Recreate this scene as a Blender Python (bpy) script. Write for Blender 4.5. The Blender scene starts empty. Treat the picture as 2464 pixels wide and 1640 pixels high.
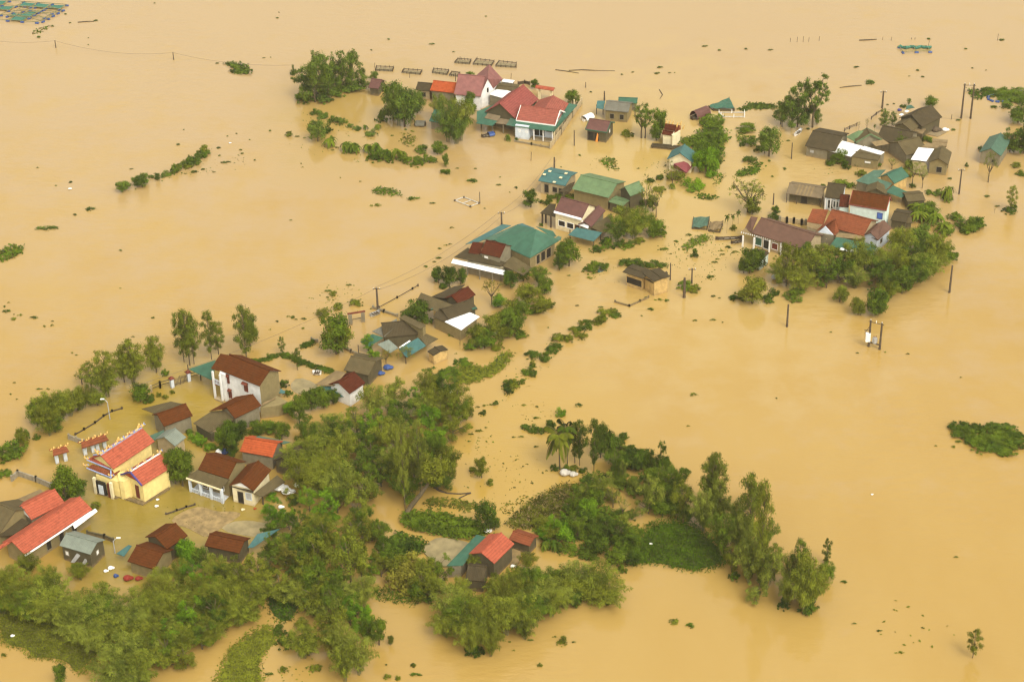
import bpy, math, random
import numpy as np
from mathutils import Vector, Matrix
RAD = math.radians
random.seed(7)
rng = np.random.default_rng(7)
SC = bpy.context.scene
COL = SC.collection

# ------------------------------------------------------------------ camera
PW, PH, FPX = 2464.0, 1640.0, 4786.0      # photograph size and focal length in its pixels (70 mm on 36 mm)
TILT, CAMH, ROLL = RAD(32.0), 205.0, RAD(-1.3)
_f = Vector((0, math.cos(TILT), -math.sin(TILT)))
_u0 = Vector((0, math.sin(TILT), math.cos(TILT)))
_r0 = Vector((1, 0, 0))
_r = _r0 * math.cos(ROLL) + _u0 * math.sin(ROLL)
_u = -_r0 * math.sin(ROLL) + _u0 * math.cos(ROLL)
CAMP = Vector((0, 0, CAMH))
cd = bpy.data.cameras.new('camera')
cam = bpy.data.objects.new('camera', cd)
COL.objects.link(cam)
M = Matrix(((_r.x, _u.x, -_f.x, CAMP.x), (_r.y, _u.y, -_f.y, CAMP.y), (_r.z, _u.z, -_f.z, CAMP.z), (0, 0, 0, 1)))
cam.matrix_world = M
cd.sensor_fit = 'HORIZONTAL'; cd.sensor_width = 36.0
cd.lens = 36.0 * FPX / PW
cd.clip_start = 1.0; cd.clip_end = 12000.0
SC.camera = cam

# ------------------------------------------------------------------ sky, sun, exposure (overcast)
SUN_EL, SUN_AZ = RAD(52), RAD(150)        # azimuth clockwise from +Y: behind the camera, to its right
wd = bpy.data.worlds.new('World'); SC.world = wd; wd.use_nodes = True
nt = wd.node_tree
bg = nt.nodes['Background']
sky = nt.nodes.new('ShaderNodeTexSky'); sky.sky_type = 'NISHITA'
sky.sun_disc = False; sky.sun_elevation = SUN_EL; sky.sun_rotation = SUN_AZ
sky.air_density = 1.6; sky.dust_density = 5.0; sky.ozone_density = 0.5
hs = nt.nodes.new('ShaderNodeHueSaturation'); hs.inputs['Saturation'].default_value = 0.12
nt.links.new(sky.outputs[0], hs.inputs['Color'])
wm = nt.nodes.new('ShaderNodeMix'); wm.data_type = 'RGBA'; wm.blend_type = 'MULTIPLY'; wm.inputs[0].default_value = 1.0
nt.links.new(hs.outputs[0], wm.inputs[6]); wm.inputs[7].default_value = (1.0, .955, .85, 1)      # warm grey of a low overcast
nt.links.new(wm.outputs[2], bg.inputs['Color'])
bg.inputs['Strength'].default_value = 0.15
sl = bpy.data.lights.new('sun', 'SUN'); sl.energy = 0.55; sl.angle = RAD(20); sl.color = (1.0, 0.94, 0.84)
so = bpy.data.objects.new('sun', sl); COL.objects.link(so)
sd = Vector((math.sin(SUN_AZ) * math.cos(SUN_EL), math.cos(SUN_AZ) * math.cos(SUN_EL), math.sin(SUN_EL)))
so.location = sd * 400
so.rotation_euler = (-sd).to_track_quat('-Z', 'Y').to_euler()
SC.view_settings.view_transform = 'Standard'
SC.view_settings.look = 'None'
SC.view_settings.exposure = 0.95
SC.view_settings.gamma = 1.0
SC.view_settings.use_curve_mapping = False
SC.cycles.max_bounces = 4; SC.cycles.diffuse_bounces = 3; SC.cycles.glossy_bounces = 2
SC.cycles.transmission_bounces = 2; SC.cycles.transparent_max_bounces = 4; SC.cycles.volume_bounces = 1
SC.cycles.caustics_reflective = False; SC.cycles.caustics_refractive = False
SC.cycles.filter_width = 1.35

# ------------------------------------------------------------------ measuring: where a point of the photograph stands in the place
ZT = {0: (0, 0, 1.0), 1: (0, 0, 3.3657), 2: (660, 60, 3.92), 3: (1040, 100, 5.2275), 4: (1380, 160, 5.2275), 5: (1780, 160, 3.444),
      6: (1040, 380, 3.92), 7: (1640, 400, 2.945), 8: (740, 580, 3.8), 9: (360, 700, 4.207), 10: (0, 940, 3.4087), 11: (400, 1000, 3.92),
      12: (960, 940, 3.92), 13: (1480, 1040, 3.92), 14: (940, 1200, 3.563), 15: (480, 1200, 3.563), 16: (0, 1280, 4.207), 17: (0, 640, 3.734),
      18: (1864, 700, 3.563), 19: (1864, 0, 3.9267)}
def S(zf, x, y):
    ox, oy, k = ZT[zf]
    return ox + x / k, oy + y / k
def ray(px, py):
    return _f + _r * ((px - PW / 2) / FPX) - _u * ((py - PH / 2) / FPX)
def G(px, py, z=0.0):
    d = ray(px, py); t = (z - CAMH) / d.z
    return CAMP + d * t
def GZ(zf, p, z=0.0):
    return G(*S(zf, p[0], p[1]), z)
def proj(p):
    d = Vector(p) - CAMP; k = d.dot(_f)
    return PW / 2 + FPX * d.dot(_r) / k, PH / 2 - FPX * d.dot(_u) / k
def scale_at(py):                       # photograph pixels per metre across, at that row of the ground
    return (FPX * math.sin(TILT) + (py - PH / 2) * math.cos(TILT)) / CAMH
def height_to(base, ytop):
    lo, hi = 0.0, 60.0
    for _ in range(30):
        m = (lo + hi) / 2
        if proj((base.x, base.y, m))[1] > ytop: lo = m
        else: hi = m
    return lo

# ------------------------------------------------------------------ colours and materials
def lin(c):
    c /= 255.0
    return c / 12.92 if c <= 0.04045 else ((c + 0.055) / 1.055) ** 2.4
def rgb(r, g, b, k=0.6):
    return (min(lin(r) * k, .82), min(lin(g) * k, .82), min(lin(b) * k, .82), 1)
class N:
    def __init__(s, name, rough=0.8, spec=0.3):
        s.m = bpy.data.materials.new(name); s.m.use_nodes = True; s.t = s.m.node_tree
        s.b = s.t.nodes['Principled BSDF']; s.b.inputs['Roughness'].default_value = rough
        s.b.inputs['Specular IOR Level'].default_value = spec
        s.tc = s.t.nodes.new('ShaderNodeTexCoord')
    def n(s, typ, **kw):
        x = s.t.nodes.new(typ)
        for k, v in kw.items():
            if k in x.inputs: x.inputs[k].default_value = v
            else: setattr(x, k, v)
        return x
    def l(s, a, b): s.t.links.new(a, b)
    def noise(s, scale, detail=3, rough=.55, co='Object', vec=None):
        x = s.n('ShaderNodeTexNoise', Scale=scale, Detail=detail, Roughness=rough)
        s.l(vec if vec else s.tc.outputs[co], x.inputs['Vector'])
        return x.outputs['Fac']
    def ramp(s, fac, stops):
        x = s.n('ShaderNodeValToRGB'); s.l(fac, x.inputs[0])
        e = x.color_ramp.elements
        while len(e) < len(stops): e.new(.5)
        for i, (p, c) in enumerate(stops):
            e[i].position = p; e[i].color = c if hasattr(c, '__len__') else (c, c, c, 1)
        return x.outputs[0]
    def mix(s, fac, a, b, mode='MIX'):
        x = s.n('ShaderNodeMix', data_type='RGBA', blend_type=mode)
        for k, v in ((0, fac), (6, a), (7, b)):
            if hasattr(v, 'links') or isinstance(v, bpy.types.NodeSocket): s.l(v, x.inputs[k])
            else: x.inputs[k].default_value = v
        return x.outputs[2]
    def math(s, op, a, b=0.0):
        x = s.n('ShaderNodeMath', operation=op)
        for k, v in ((0, a), (1, b)):
            if isinstance(v, bpy.types.NodeSocket): s.l(v, x.inputs[k])
            else: x.inputs[k].default_value = v
        return x.outputs[0]
    def sep(s, co='Object'):
        x = s.n('ShaderNodeSeparateXYZ'); s.l(s.tc.outputs[co], x.inputs[0]); return x.outputs
    def bump(s, h, strength=.3, dist=.05):
        x = s.n('ShaderNodeBump', Strength=strength, Distance=dist); s.l(h, x.inputs['Height'])
        s.l(x.outputs[0], s.b.inputs['Normal'])
    def out(s, c):
        if isinstance(c, bpy.types.NodeSocket): s.l(c, s.b.inputs['Base Color'])
        else: s.b.inputs['Base Color'].default_value = c
        return s.m
    def objrand(s):
        return s.n('ShaderNodeObjectInfo').outputs['Random']
def dk(c, k): return (c[0] * k, c[1] * k, c[2] * k, 1)

def m_tile(name, c, rows=.42, stain=.35):
    s = N(name, .85, .08); o = s.sep()
    w = s.math('FRACT', s.math('DIVIDE', o[1], rows))
    w2 = s.math('FRACT', s.math('DIVIDE', o[0], .34))
    base = s.ramp(s.noise(1.4, 5, .65), [(.28, dk(c, .62)), (.5, c), (.75, dk(c, 1.22))])
    tilev = s.n('ShaderNodeTexVoronoi', Scale=3.2); s.l(s.tc.outputs['Object'], tilev.inputs['Vector'])
    base = s.mix(.22, base, s.ramp(tilev.outputs['Color'], [(.0, dk(c, .55)), (1, dk(c, 1.35))]))
    base = s.mix(s.math('MULTIPLY', s.ramp(w, [(0, .0), (.6, .0), (.95, 1.0)]), .55), base, dk(c, .45))
    st = s.ramp(s.noise(.5, 6, .7), [(.5, 0.0), (.72, 1.0)])
    base = s.mix(s.math('MULTIPLY', st, stain), base, (c[0] * .35 + .02, c[1] * .5 + .02, c[2] * .5 + .012, 1))
    s.bump(s.math('ADD', w, s.math('MULTIPLY', s.ramp(w2, [(0, 0), (.5, 1), (1, 0)]), .5)), .6, .05)
    return s.out(base)
def m_tin(name, c, rough=.6, stain=.25, spec=.22):
    s = N(name, rough, spec); o = s.sep()
    w = s.ramp(s.math('FRACT', s.math('DIVIDE', o[0], .3)), [(0, 0.), (.5, 1.), (1, 0.)])
    sheet = s.math('FRACT', s.math('DIVIDE', o[0], 1.07))
    base = s.ramp(s.noise(.8, 4, .6), [(.3, dk(c, .8)), (.7, dk(c, 1.12))])
    base = s.mix(s.math('MULTIPLY', s.ramp(sheet, [(0, 1.), (.06, 0.), (1, 0.)]), .35), base, dk(c, .6))
    st = s.ramp(s.noise(1.1, 6, .75), [(.52, 0.), (.75, 1.)])
    base = s.mix(s.math('MULTIPLY', st, stain), base, (c[0] * .5 + .05, c[1] * .45 + .03, c[2] * .4 + .01, 1))
    s.bump(w, .5, .06)
    return s.out(base)
def m_wall(name, c, dirt=.4, dc=(.16, .13, .07, 1), rough=.85):
    s = N(name, rough, .2); o = s.sep()
    base = s.ramp(s.noise(1.2, 4), [(.3, dk(c, .86)), (.7, dk(c, 1.08))])
    hz = s.math('ADD', s.math('MULTIPLY', o[2], -.9), s.math('MULTIPLY', s.noise(1.6, 4), 1.2))
    wet = s.ramp(hz, [(.05, 0.), (.75, 1.)])                      # silt line left by the water near the foot of the wall
    base = s.mix(s.math('MULTIPLY', wet, min(1, dirt + .25)), base, (.30, .20, .09, 1))
    st = s.ramp(s.noise(.9, 7, .75), [(.46, 0.), (.72, 1.)])
    base = s.mix(s.math('MULTIPLY', st, dirt), base, dc)
    s.bump(s.noise(7, 4), .25, .03)
    return s.out(base)
def m_plain(name, c, rough=.7, var=.2, scale=2.0, spec=.3):
    s = N(name, rough, spec)
    return s.out(s.ramp(s.noise(scale, 4), [(.3, dk(c, 1 - var)), (.7, dk(c, 1 + var))]))
def m_leaf(name, c, c2, yellow=(.22, .17, .03, 1), yf=.18, trans=.10, vs=.42):
    s = N(name, .8, .08)
    base = s.mix(s.ramp(s.noise(vs, 3, .6, vec=s.n('ShaderNodeNewGeometry').outputs['Position']), [(.42, 0.), (.58, 1.)]), dk(c, .62), dk(c2, 1.16))
    geo = s.n('ShaderNodeNewGeometry').outputs['Random Per Island']
    base = s.mix(s.math('MULTIPLY', s.ramp(geo, [(.72, 0.), (1., 1.)]), yf * 2), base, yellow)
    base = s.mix(s.math('MULTIPLY', s.ramp(geo, [(0., 1.), (.35, 0.)]), .45), base, dk(c, .55))
    r = s.objrand()
    base = s.mix(s.ramp(r, [(0, 0.), (1, .55)]), base, s.mix(.5, c2, yellow), 'MIX')
    s.out(base)
    tr = s.n('ShaderNodeBsdfTranslucent'); s.l(base, tr.inputs['Color'])
    mx = s.n('ShaderNodeMixShader'); mx.inputs[0].default_value = trans
    s.l(s.b.outputs[0], mx.inputs[1]); s.l(tr.outputs[0], mx.inputs[2])
    s.l(mx.outputs[0], s.t.nodes['Material Output'].inputs['Surface'])
    return s.m

MT = {}
MT['coral'] = m_tile('coral_tiles', rgb(196, 103, 77), stain=.12)
MT['salmon'] = m_tile('salmon_tiles', rgb(174, 101, 86), stain=.2)
MT['rose'] = m_tile('rose_tiles', rgb(164, 90, 82), stain=.2)
MT['orange'] = m_tile('orange_tiles', rgb(198, 96, 54), stain=.15)
MT['brick_red'] = m_tile('brick_red_tiles', rgb(152, 86, 56), stain=.3)
MT['dark_red'] = m_tile('dark_red_tiles', rgb(97, 47, 28), stain=.35)
MT['mauve'] = m_tin('mauve_tin', rgb(158, 104, 98), stain=.1)
MT['plum'] = m_tin('plum_tin', rgb(118, 80, 72), stain=.25)
MT['brown'] = m_tile('brown_tiles', rgb(106, 58, 22), stain=.3)
MT['chocolate'] = m_tin('chocolate_tin', rgb(118, 86, 70), stain=.2)
MT['maroon'] = m_tin('maroon_tin', rgb(148, 74, 78), stain=.15)
MT['teal'] = m_tin('teal_tin', rgb(70, 116, 94), stain=.15)
MT['sea'] = m_tin('sea_green_tin', rgb(88, 122, 102), stain=.25)
MT['bluetin'] = m_tin('blue_tin', rgb(78, 124, 120), stain=.2)
MT['moss'] = m_tin('moss_green_tin', rgb(116, 144, 100), stain=.3)
MT['pale_tin'] = m_tin('pale_tin', rgb(142, 152, 138), stain=.35)
MT['white_tin'] = m_tin('white_tin', (.8, .8, .8, 1), rough=.35, stain=.04, spec=.5)
MT['fibre'] = m_tin('grey_fibre_cement', rgb(108, 96, 66), rough=.9, stain=.55, spec=.15)
MT['fibre_dark'] = m_tin('dark_fibre_cement', rgb(84, 74, 52), rough=.9, stain=.5, spec=.15)
MT['fibre_light'] = m_tin('light_fibre_cement', rgb(158, 136, 98), rough=.9, stain=.5, spec=.15)
MT['slate'] = m_tin('slate_grey_tin', rgb(128, 126, 112), rough=.7, stain=.4)
MT['rotten'] = m_tin('weathered_board', rgb(140, 124, 98), rough=.9, stain=.7, spec=.1)
MT['w_white'] = m_wall('white_wall', (.72, .72, .70, 1), .12)
MT['w_mint'] = m_wall('mint_wall', (.62, .74, .68, 1), .1)
MT['w_blue'] = m_wall('pale_blue_wall', (.56, .62, .68, 1), .15)
MT['w_cream'] = m_wall('cream_wall', (.70, .62, .40, 1), .2)
MT['w_yellow'] = m_wall('yellow_wall', (.74, .60, .24, 1), .08)
MT['w_ochre'] = m_wall('ochre_wall', (.52, .36, .14, 1), .6, (.10, .07, .03, 1))
MT['w_grey'] = m_wall('grey_render_wall', (.20, .175, .115, 1), .5, (.10, .085, .045, 1))
MT['w_dark'] = m_wall('dark_mossy_wall', (.09, .076, .04, 1), .5, (.05, .04, .02, 1))
MT['w_beige'] = m_wall('beige_wall', (.40, .32, .19, 1), .45, (.15, .12, .06, 1))
MT['w_tan'] = m_wall('tan_dirty_wall', (.22, .175, .08, 1), .55, (.14, .12, .05, 1))
MT['white'] = m_plain('white_paint', (.76, .75, .72, 1), .6, .05)
MT['cream'] = m_plain('cream_paint', (.66, .56, .34, 1), .7, .1)
MT['black'] = m_plain('dark_interior', (.018, .015, .01, 1), .9, .4)
MT['glass'] = m_plain('window_glass', (.05, .06, .06, 1), .12, .2, spec=.6)
MT['blue'] = m_plain('blue_plastic', (.03, .065, .20, 1), .45, .25, 3)
MT['navy'] = m_plain('navy_paint', (.05, .045, .18, 1), .5, .2)
MT['shutter'] = m_plain('blue_shutter', (.06, .14, .42, 1), .5, .1)
MT['redbrown'] = m_plain('red_brown_paint', rgb(128, 62, 42), .7, .15)
MT['red'] = m_plain('red_paint', rgb(160, 52, 34), .7, .15)
MT['gold'] = m_plain('golden_ceramic', (.66, .42, .13, 1), .5, .3, 5)
MT['glaze'] = m_plain('pale_blue_ceramic', (.26, .32, .50, 1), .4, .3, 5)
MT['wood'] = m_plain('weathered_wood', (.07, .05, .03, 1), .9, .35, 4)
MT['pole'] = m_plain('dark_concrete', (.085, .062, .038, 1), .9, .3, 2)
MT['concrete'] = m_plain('grey_concrete', (.24, .21, .15, 1), .9, .3, 1.5)
MT['trunk'] = m_plain('tree_bark', (.10, .075, .04, 1), .9, .35, 3)
MT['bamboo_stem'] = m_plain('bamboo_stem', (.16, .15, .06, 1), .7, .3, 3)
MT['wire'] = m_plain('wire', (.10, .08, .06, 1), .6, .1)
MT['net'] = m_plain('teal_net', rgb(70, 130, 110), .9, .25, 3)
MT['rope'] = m_plain('pale_float', (.45, .42, .36, 1), .8, .2)
MT['metal'] = m_plain('grey_metal', (.34, .34, .33, 1), .4, .15)
MT['cloth_orange'] = m_plain('orange_cloth', (.75, .28, .05, 1), .8, .1)
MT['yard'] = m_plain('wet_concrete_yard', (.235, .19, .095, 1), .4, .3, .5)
MT['mud'] = m_plain('mud_bank', (.235, .165, .07, 1), .5, .4, .7)
# leaves
MT['turf'] = m_plain('dark_turf', (.045, .06, .008, 1), .9, .3, 1.2)
MT['turf_olive'] = m_plain('olive_turf', (.085, .085, .012, 1), .9, .25, .6)
MT['L_bamboo'] = m_leaf('bamboo_leaf', (0.096, 0.128, 0.0079, 1), (0.153, 0.185, 0.0155, 1), (0.233, 0.226, 0.0170, 1), .22)
MT['L_bamboo2'] = m_leaf('grey_bamboo_leaf', (0.100, 0.134, 0.0128, 1), (0.174, 0.205, 0.0241, 1), (0.216, 0.226, 0.0227, 1), .2)
MT['L_green'] = m_leaf('green_leaf', (0.046, 0.087, 0.0046, 1), (0.083, 0.134, 0.0070, 1), (0.141, 0.164, 0.0085, 1), .15)
MT['L_dark'] = m_leaf('dark_leaf', (0.029, 0.061, 0.0034, 1), (0.059, 0.098, 0.0057, 1), (0.100, 0.123, 0.0070, 1), .12)
MT['L_bright'] = m_leaf('bright_leaf', (0.066, 0.174, 0.0034, 1), (0.117, 0.226, 0.0070, 1), (0.166, 0.205, 0.0085, 1), .15)
MT['L_euca'] = m_leaf('eucalyptus_leaf', (0.062, 0.098, 0.0062, 1), (0.108, 0.144, 0.0128, 1), (0.166, 0.174, 0.0142, 1), .2)
MT['L_far'] = m_leaf('far_tree_leaf', (0.054, 0.098, 0.0085, 1), (0.096, 0.148, 0.0155, 1), (0.141, 0.174, 0.0170, 1), .15)
MT['L_banana'] = m_leaf('banana_leaf', *[dk(q, .7) for q in ((0.075, 0.154, 0.0070, 1), (0.133, 0.194, 0.0113, 1), (0.249, 0.246, 0.0170, 1))], .3)
MT['L_dry'] = m_leaf('dry_leaf', (0.125, 0.123, 0.0128, 1), (0.183, 0.174, 0.0199, 1), (0.208, 0.185, 0.0199, 1), .2)
MT['L_weed'] = m_leaf('water_weed', (0.037, 0.077, 0.0034, 1), (0.071, 0.123, 0.0057, 1), (0.100, 0.112, 0.0085, 1), .15)
MT['L_weedfar'] = m_leaf('far_water_weed', (0.037, 0.067, 0.0062, 1), (0.071, 0.108, 0.0100, 1), (0.100, 0.112, 0.0113, 1), .15)
MT['L_olive'] = m_leaf('olive_weed', (0.087, 0.108, 0.0057, 1), (0.133, 0.154, 0.0100, 1), (0.166, 0.164, 0.0142, 1), .15)
MT['L_meadow'] = m_leaf('meadow_grass', (0.033, 0.082, 0.0023, 1), (0.062, 0.123, 0.0034, 1), (0.083, 0.112, 0.0057, 1), .1)
MT['L_brown'] = m_leaf('brown_grass', (0.075, 0.072, 0.0070, 1), (0.125, 0.123, 0.0142, 1), (0.066, 0.102, 0.0057, 1), .25)

# ------------------------------------------------------------------ meshes and objects
def mesh(name, V, Fc, mat):
    me = bpy.data.meshes.new(name); me.from_pydata([tuple(v) for v in V], [], Fc); me.validate(); me.update()
    me.materials.append(MT[mat] if isinstance(mat, str) else mat)
    return me
def link(name, me, parent=None, loc=None):
    o = bpy.data.objects.new(name, me); COL.objects.link(o)
    if parent is not None: o.parent = parent
    if loc is not None: o.location = loc
    return o
def tag(o, label=None, cat=None, group=None, kind=None):
    if label: o['label'] = label
    if cat: o['category'] = cat
    if group: o['group'] = group
    if kind: o['kind'] = kind
    return o
class MB:
    """collects boxes, bars, plates and tubes into one mesh"""
    def __init__(s): s.V = []; s.F = []
    def add(s, V, Fc):
        k = len(s.V); s.V += [tuple(v) for v in V]; s.F += [tuple(i + k for i in f) for f in Fc]; return s
    def box(s, x0, y0, z0, x1, y1, z1):
        return s.add([(x0, y0, z0), (x1, y0, z0), (x1, y1, z0), (x0, y1, z0), (x0, y0, z1), (x1, y0, z1), (x1, y1, z1), (x0, y1, z1)],
                     [(0, 3, 2, 1), (4, 5, 6, 7), (0, 1, 5, 4), (1, 2, 6, 5), (2, 3, 7, 6), (3, 0, 4, 7)])
    def plate(s, pts, t=.08):
        n = len(pts); T = [Vector(p) for p in pts]; Bt = [p - Vector((0, 0, t)) for p in T]
        # keep the upper face counter-clockwise
        a = sum((T[i].x * T[(i + 1) % n].y - T[(i + 1) % n].x * T[i].y) for i in range(n))
        if a < 0: T.reverse(); Bt.reverse()
        return s.add(T + Bt, [tuple(range(n)), tuple(range(2 * n - 1, n - 1, -1))] + [(i, n + i, n + (i + 1) % n, (i + 1) % n) for i in range(n)])
    def tube(s, pts, r, n=6, caps=True):
        P = [Vector(p) for p in pts]; rr = r if hasattr(r, '__len__') else [r] * len(P)
        rings = []
        for i, p in enumerate(P):
            d = (P[min(i + 1, len(P) - 1)] - P[max(i - 1, 0)]).normalized()
            a = d.orthogonal().normalized() if abs(d.z) < .99 else Vector((1, 0, 0)); b = d.cross(a).normalized(); a = b.cross(d)
            rings.append([p + (a * math.cos(2 * math.pi * k / n) + b * math.sin(2 * math.pi * k / n)) * rr[i] for k in range(n)])
        V = [v for q in rings for v in q]; Fc = []
        for i in range(len(P) - 1):
            for k in range(n):
                Fc.append((i * n + k, i * n + (k + 1) % n, (i + 1) * n + (k + 1) % n, (i + 1) * n + k))
        if caps: Fc += [tuple(range(n - 1, -1, -1)), tuple((len(P) - 1) * n + k for k in range(n))]
        return s.add(V, Fc)
    def ball(s, c, r, n=7, m=5, sz=1.0):
        V = [(c[0], c[1], c[2] - r * sz)]; 
        for i in range(1, m):
            ph = math.pi * i / m
            for k in range(n):
                a = 2 * math.pi * k / n
                V.append((c[0] + r * math.sin(ph) * math.cos(a), c[1] + r * math.sin(ph) * math.sin(a), c[2] - r * sz * math.cos(ph)))
        V.append((c[0], c[1], c[2] + r * sz)); Fc = []
        for k in range(n):
            Fc.append((0, 1 + (k + 1) % n, 1 + k)); Fc.append((len(V) - 1, len(V) - 1 - n + k, len(V) - 1 - n + (k + 1) % n))
        for i in range(m - 2):
            for k in range(n):
                Fc.append((1 + i * n + k, 1 + i * n + (k + 1) % n, 1 + (i + 1) * n + (k + 1) % n, 1 + (i + 1) * n + k))
        return s.add(V, Fc)
    def build(s, name, mat, parent=None, loc=None):
        return link(name, mesh(name, s.V, s.F, mat), parent, loc)
def empty(name, loc=(0, 0, 0), rz=0.0):
    o = bpy.data.objects.new(name, None); COL.objects.link(o); o.location = loc; o.rotation_euler = (0, 0, rz)
    o.empty_display_size = .5
    return o
def copy_tree(o, parent=None):
    c = o.copy(); COL.objects.link(c); c.parent = parent
    for ch in o.children: copy_tree(ch, c)
    return c

# landmarks by which small things are told apart in their labels
LM = []
USED = set()
def lm(px, py, phrase): LM.append((px, py, phrase))
def where(px, py, what, group=None):
    c = sorted(LM, key=lambda q: ((q[0] - px) ** 2 + (1.5 * (q[1] - py)) ** 2))[:9]
    def rel(q):
        dx, dy = px - q[0], (py - q[1]) * 1.6
        if abs(dy) >= abs(dx): return 'in front of' if dy > 0 else 'beyond'
        return 'to the right of' if dx > 0 else 'to the left of'
    opts = []
    for i in range(len(c)):
        opts.append(f'{what} {rel(c[i])} {c[i][2]}')
        for j in range(i):
            opts.append(f'{what} {rel(c[j])} {c[j][2]}, {rel(c[i]).replace("to the ", "")} {c[i][2]}')
            opts.append(f'{what} between {c[j][2]} and {c[i][2]}')
    for o in opts:
        if o not in USED and len(o.replace('-', ' ').split()) <= 16:
            USED.add(o); return o
    return opts[0]

# ------------------------------------------------------------------ houses
class House:
    def __init__(s, name, label, cat, org, u, L, W, ze, pitch, roof, wall, over=.35, t=.14, group=None,
                 nowall=False, hip=False, ridge=None, roofless=False, landmark=None, back=None, trim=None, zbot=-1.5):
        s.o = Vector((org.x, org.y, 0)); s.u = Vector((u.x, u.y, 0)).normalized(); s.n = Vector((-s.u.y, s.u.x, 0))
        s.rz = math.atan2(s.u.y, s.u.x); s.L, s.W, s.ze, s.ov, s.wallm = L, W, ze, over, wall
        s.tp = math.tan(RAD(pitch)); s.t = t; s.w = W / 2 if back is None else back
        s.root = empty(name, s.o, s.rz); tag(s.root, label, cat, group)
        w = s.w; wr = W - w; zr = ze + w * s.tp; s.zr = zr
        c = s.o + s.u * L / 2 + s.n * W / 2; q = proj((c.x, c.y, ze)); s.px = q
        if landmark: lm(q[0], q[1] + 12, landmark)
        if not roofless:
            if hip:
                h = min(w, L / 2 - .05)
                V = [(0, 0, ze), (L, 0, ze), (L, W, ze), (0, W, ze), (h, w, zr), (L - h, w, zr)]
                V += [(a, b, c - t) for a, b, c in V]
                Fc = [(0, 1, 5, 4), (1, 2, 5), (2, 3, 4, 5), (3, 0, 4), (6, 10, 11, 7), (7, 11, 8), (8, 11, 10, 9), (9, 10, 6),
                      (0, 6, 7, 1), (1, 7, 8, 2), (2, 8, 9, 3), (3, 9, 6, 0)]
            else:
                pr = [(0, ze), (w, zr), (W, ze), (W, ze - t), (w, zr - t * 1.1), (0, ze - t)]
                V = [(0, y, z) for y, z in pr] + [(L, y, z) for y, z in pr]
                Fc = [(0, 6, 7, 1), (1, 7, 8, 2), (2, 8, 9, 3), (3, 9, 10, 4), (4, 10, 11, 5), (5, 11, 6, 0),
                      (0, 1, 4, 5), (1, 2, 3, 4), (6, 11, 10, 7), (7, 10, 9, 8)]
            s.roof = s.mk('roof', V, Fc, roof)
            rc = MB()
            a0, a1 = (min(w, L / 2 - .05), L - min(w, L / 2 - .05)) if hip else (-.03, L + .03)
            if a1 - a0 > .4:
                rc.box(a0, w - .12, zr - .05, a1, w + .12, zr + .09)
                rc.build('ridge_cap', ridge or roof, s.roof)
            if trim:
                tb = MB()
                for x in (-.06, L - .06):
                    tb.add([(x, 0, ze + .05), (x, w, zr + .08), (x, w, zr - .28), (x, 0, ze - .3), (x + .12, 0, ze + .05), (x + .12, w, zr + .08), (x + .12, w, zr - .28), (x + .12, 0, ze - .3)],
                           [(0, 1, 2, 3), (7, 6, 5, 4), (0, 4, 5, 1), (3, 2, 6, 7), (0, 3, 7, 4)])
                    tb.add([(x, W, ze + .05), (x, w, zr + .08), (x, w, zr - .28), (x, W, ze - .3), (x + .12, W, ze + .05), (x + .12, w, zr + .08), (x + .12, w, zr - .28), (x + .12, W, ze - .3)],
                           [(3, 2, 1, 0), (4, 5, 6, 7), (0, 1, 5, 4), (3, 7, 6, 2), (0, 4, 7, 3)])
                tb.box(0, -.06, ze - .32, L, .05, ze - .02)
                tb.build('fascia', trim, s.roof)
        if not nowall:
            a = over; b0, b1 = a, W - a; zt = ze - t - .01
            z0 = zt + (0 if hip else b0 * s.tp); z1 = zt + (0 if hip else (b0 / max(wr, .1)) * w * s.tp)
            if hip:
                m = MB().box(a, b0, zbot, L - a, b1, zt)
                V, Fc = m.V, m.F
            else:
                zm = zr - t * 1.1 - .02
                pr = [(b0, zbot), (b0, z0), (w, zm), (b1, z1), (b1, zbot)]
                V = [(a, y, z) for y, z in pr] + [(L - a, y, z) for y, z in pr]
                Fc = [(0, 1, 2, 3, 4), (9, 8, 7, 6, 5), (0, 5, 6, 1), (1, 6, 7, 2), (2, 7, 8, 3), (3, 8, 9, 4), (4, 9, 5, 0)]
            s.wall = s.mk('wall', V, Fc, wall)
    def mk(s, name, V, Fc, mat, parent=None):
        return link(name, mesh(name, V, Fc, mat), parent or s.root)
    def loc(s, p):
        d = Vector(p) - s.o
        return Vector((d.dot(s.u), d.dot(s.n), d.z))
    # windows and doors: side 0 faces y=over, 1 x=L-over, 2 y=W-over, 3 x=over ; q = fraction along that side ; z = centre height
    def frame_pt(s, side, q):
        a = s.ov
        return {0: (Vector((a + q * (s.L - 2 * a), a, 0)), Vector((1, 0, 0)), Vector((0, -1, 0))),
                1: (Vector((s.L - a, a + q * (s.W - 2 * a), 0)), Vector((0, 1, 0)), Vector((1, 0, 0))),
                2: (Vector((a + q * (s.L - 2 * a), s.W - a, 0)), Vector((-1, 0, 0)), Vector((0, 1, 0))),
                3: (Vector((a, a + q * (s.W - 2 * a), 0)), Vector((0, -1, 0)), Vector((-1, 0, 0)))}[side]
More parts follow.
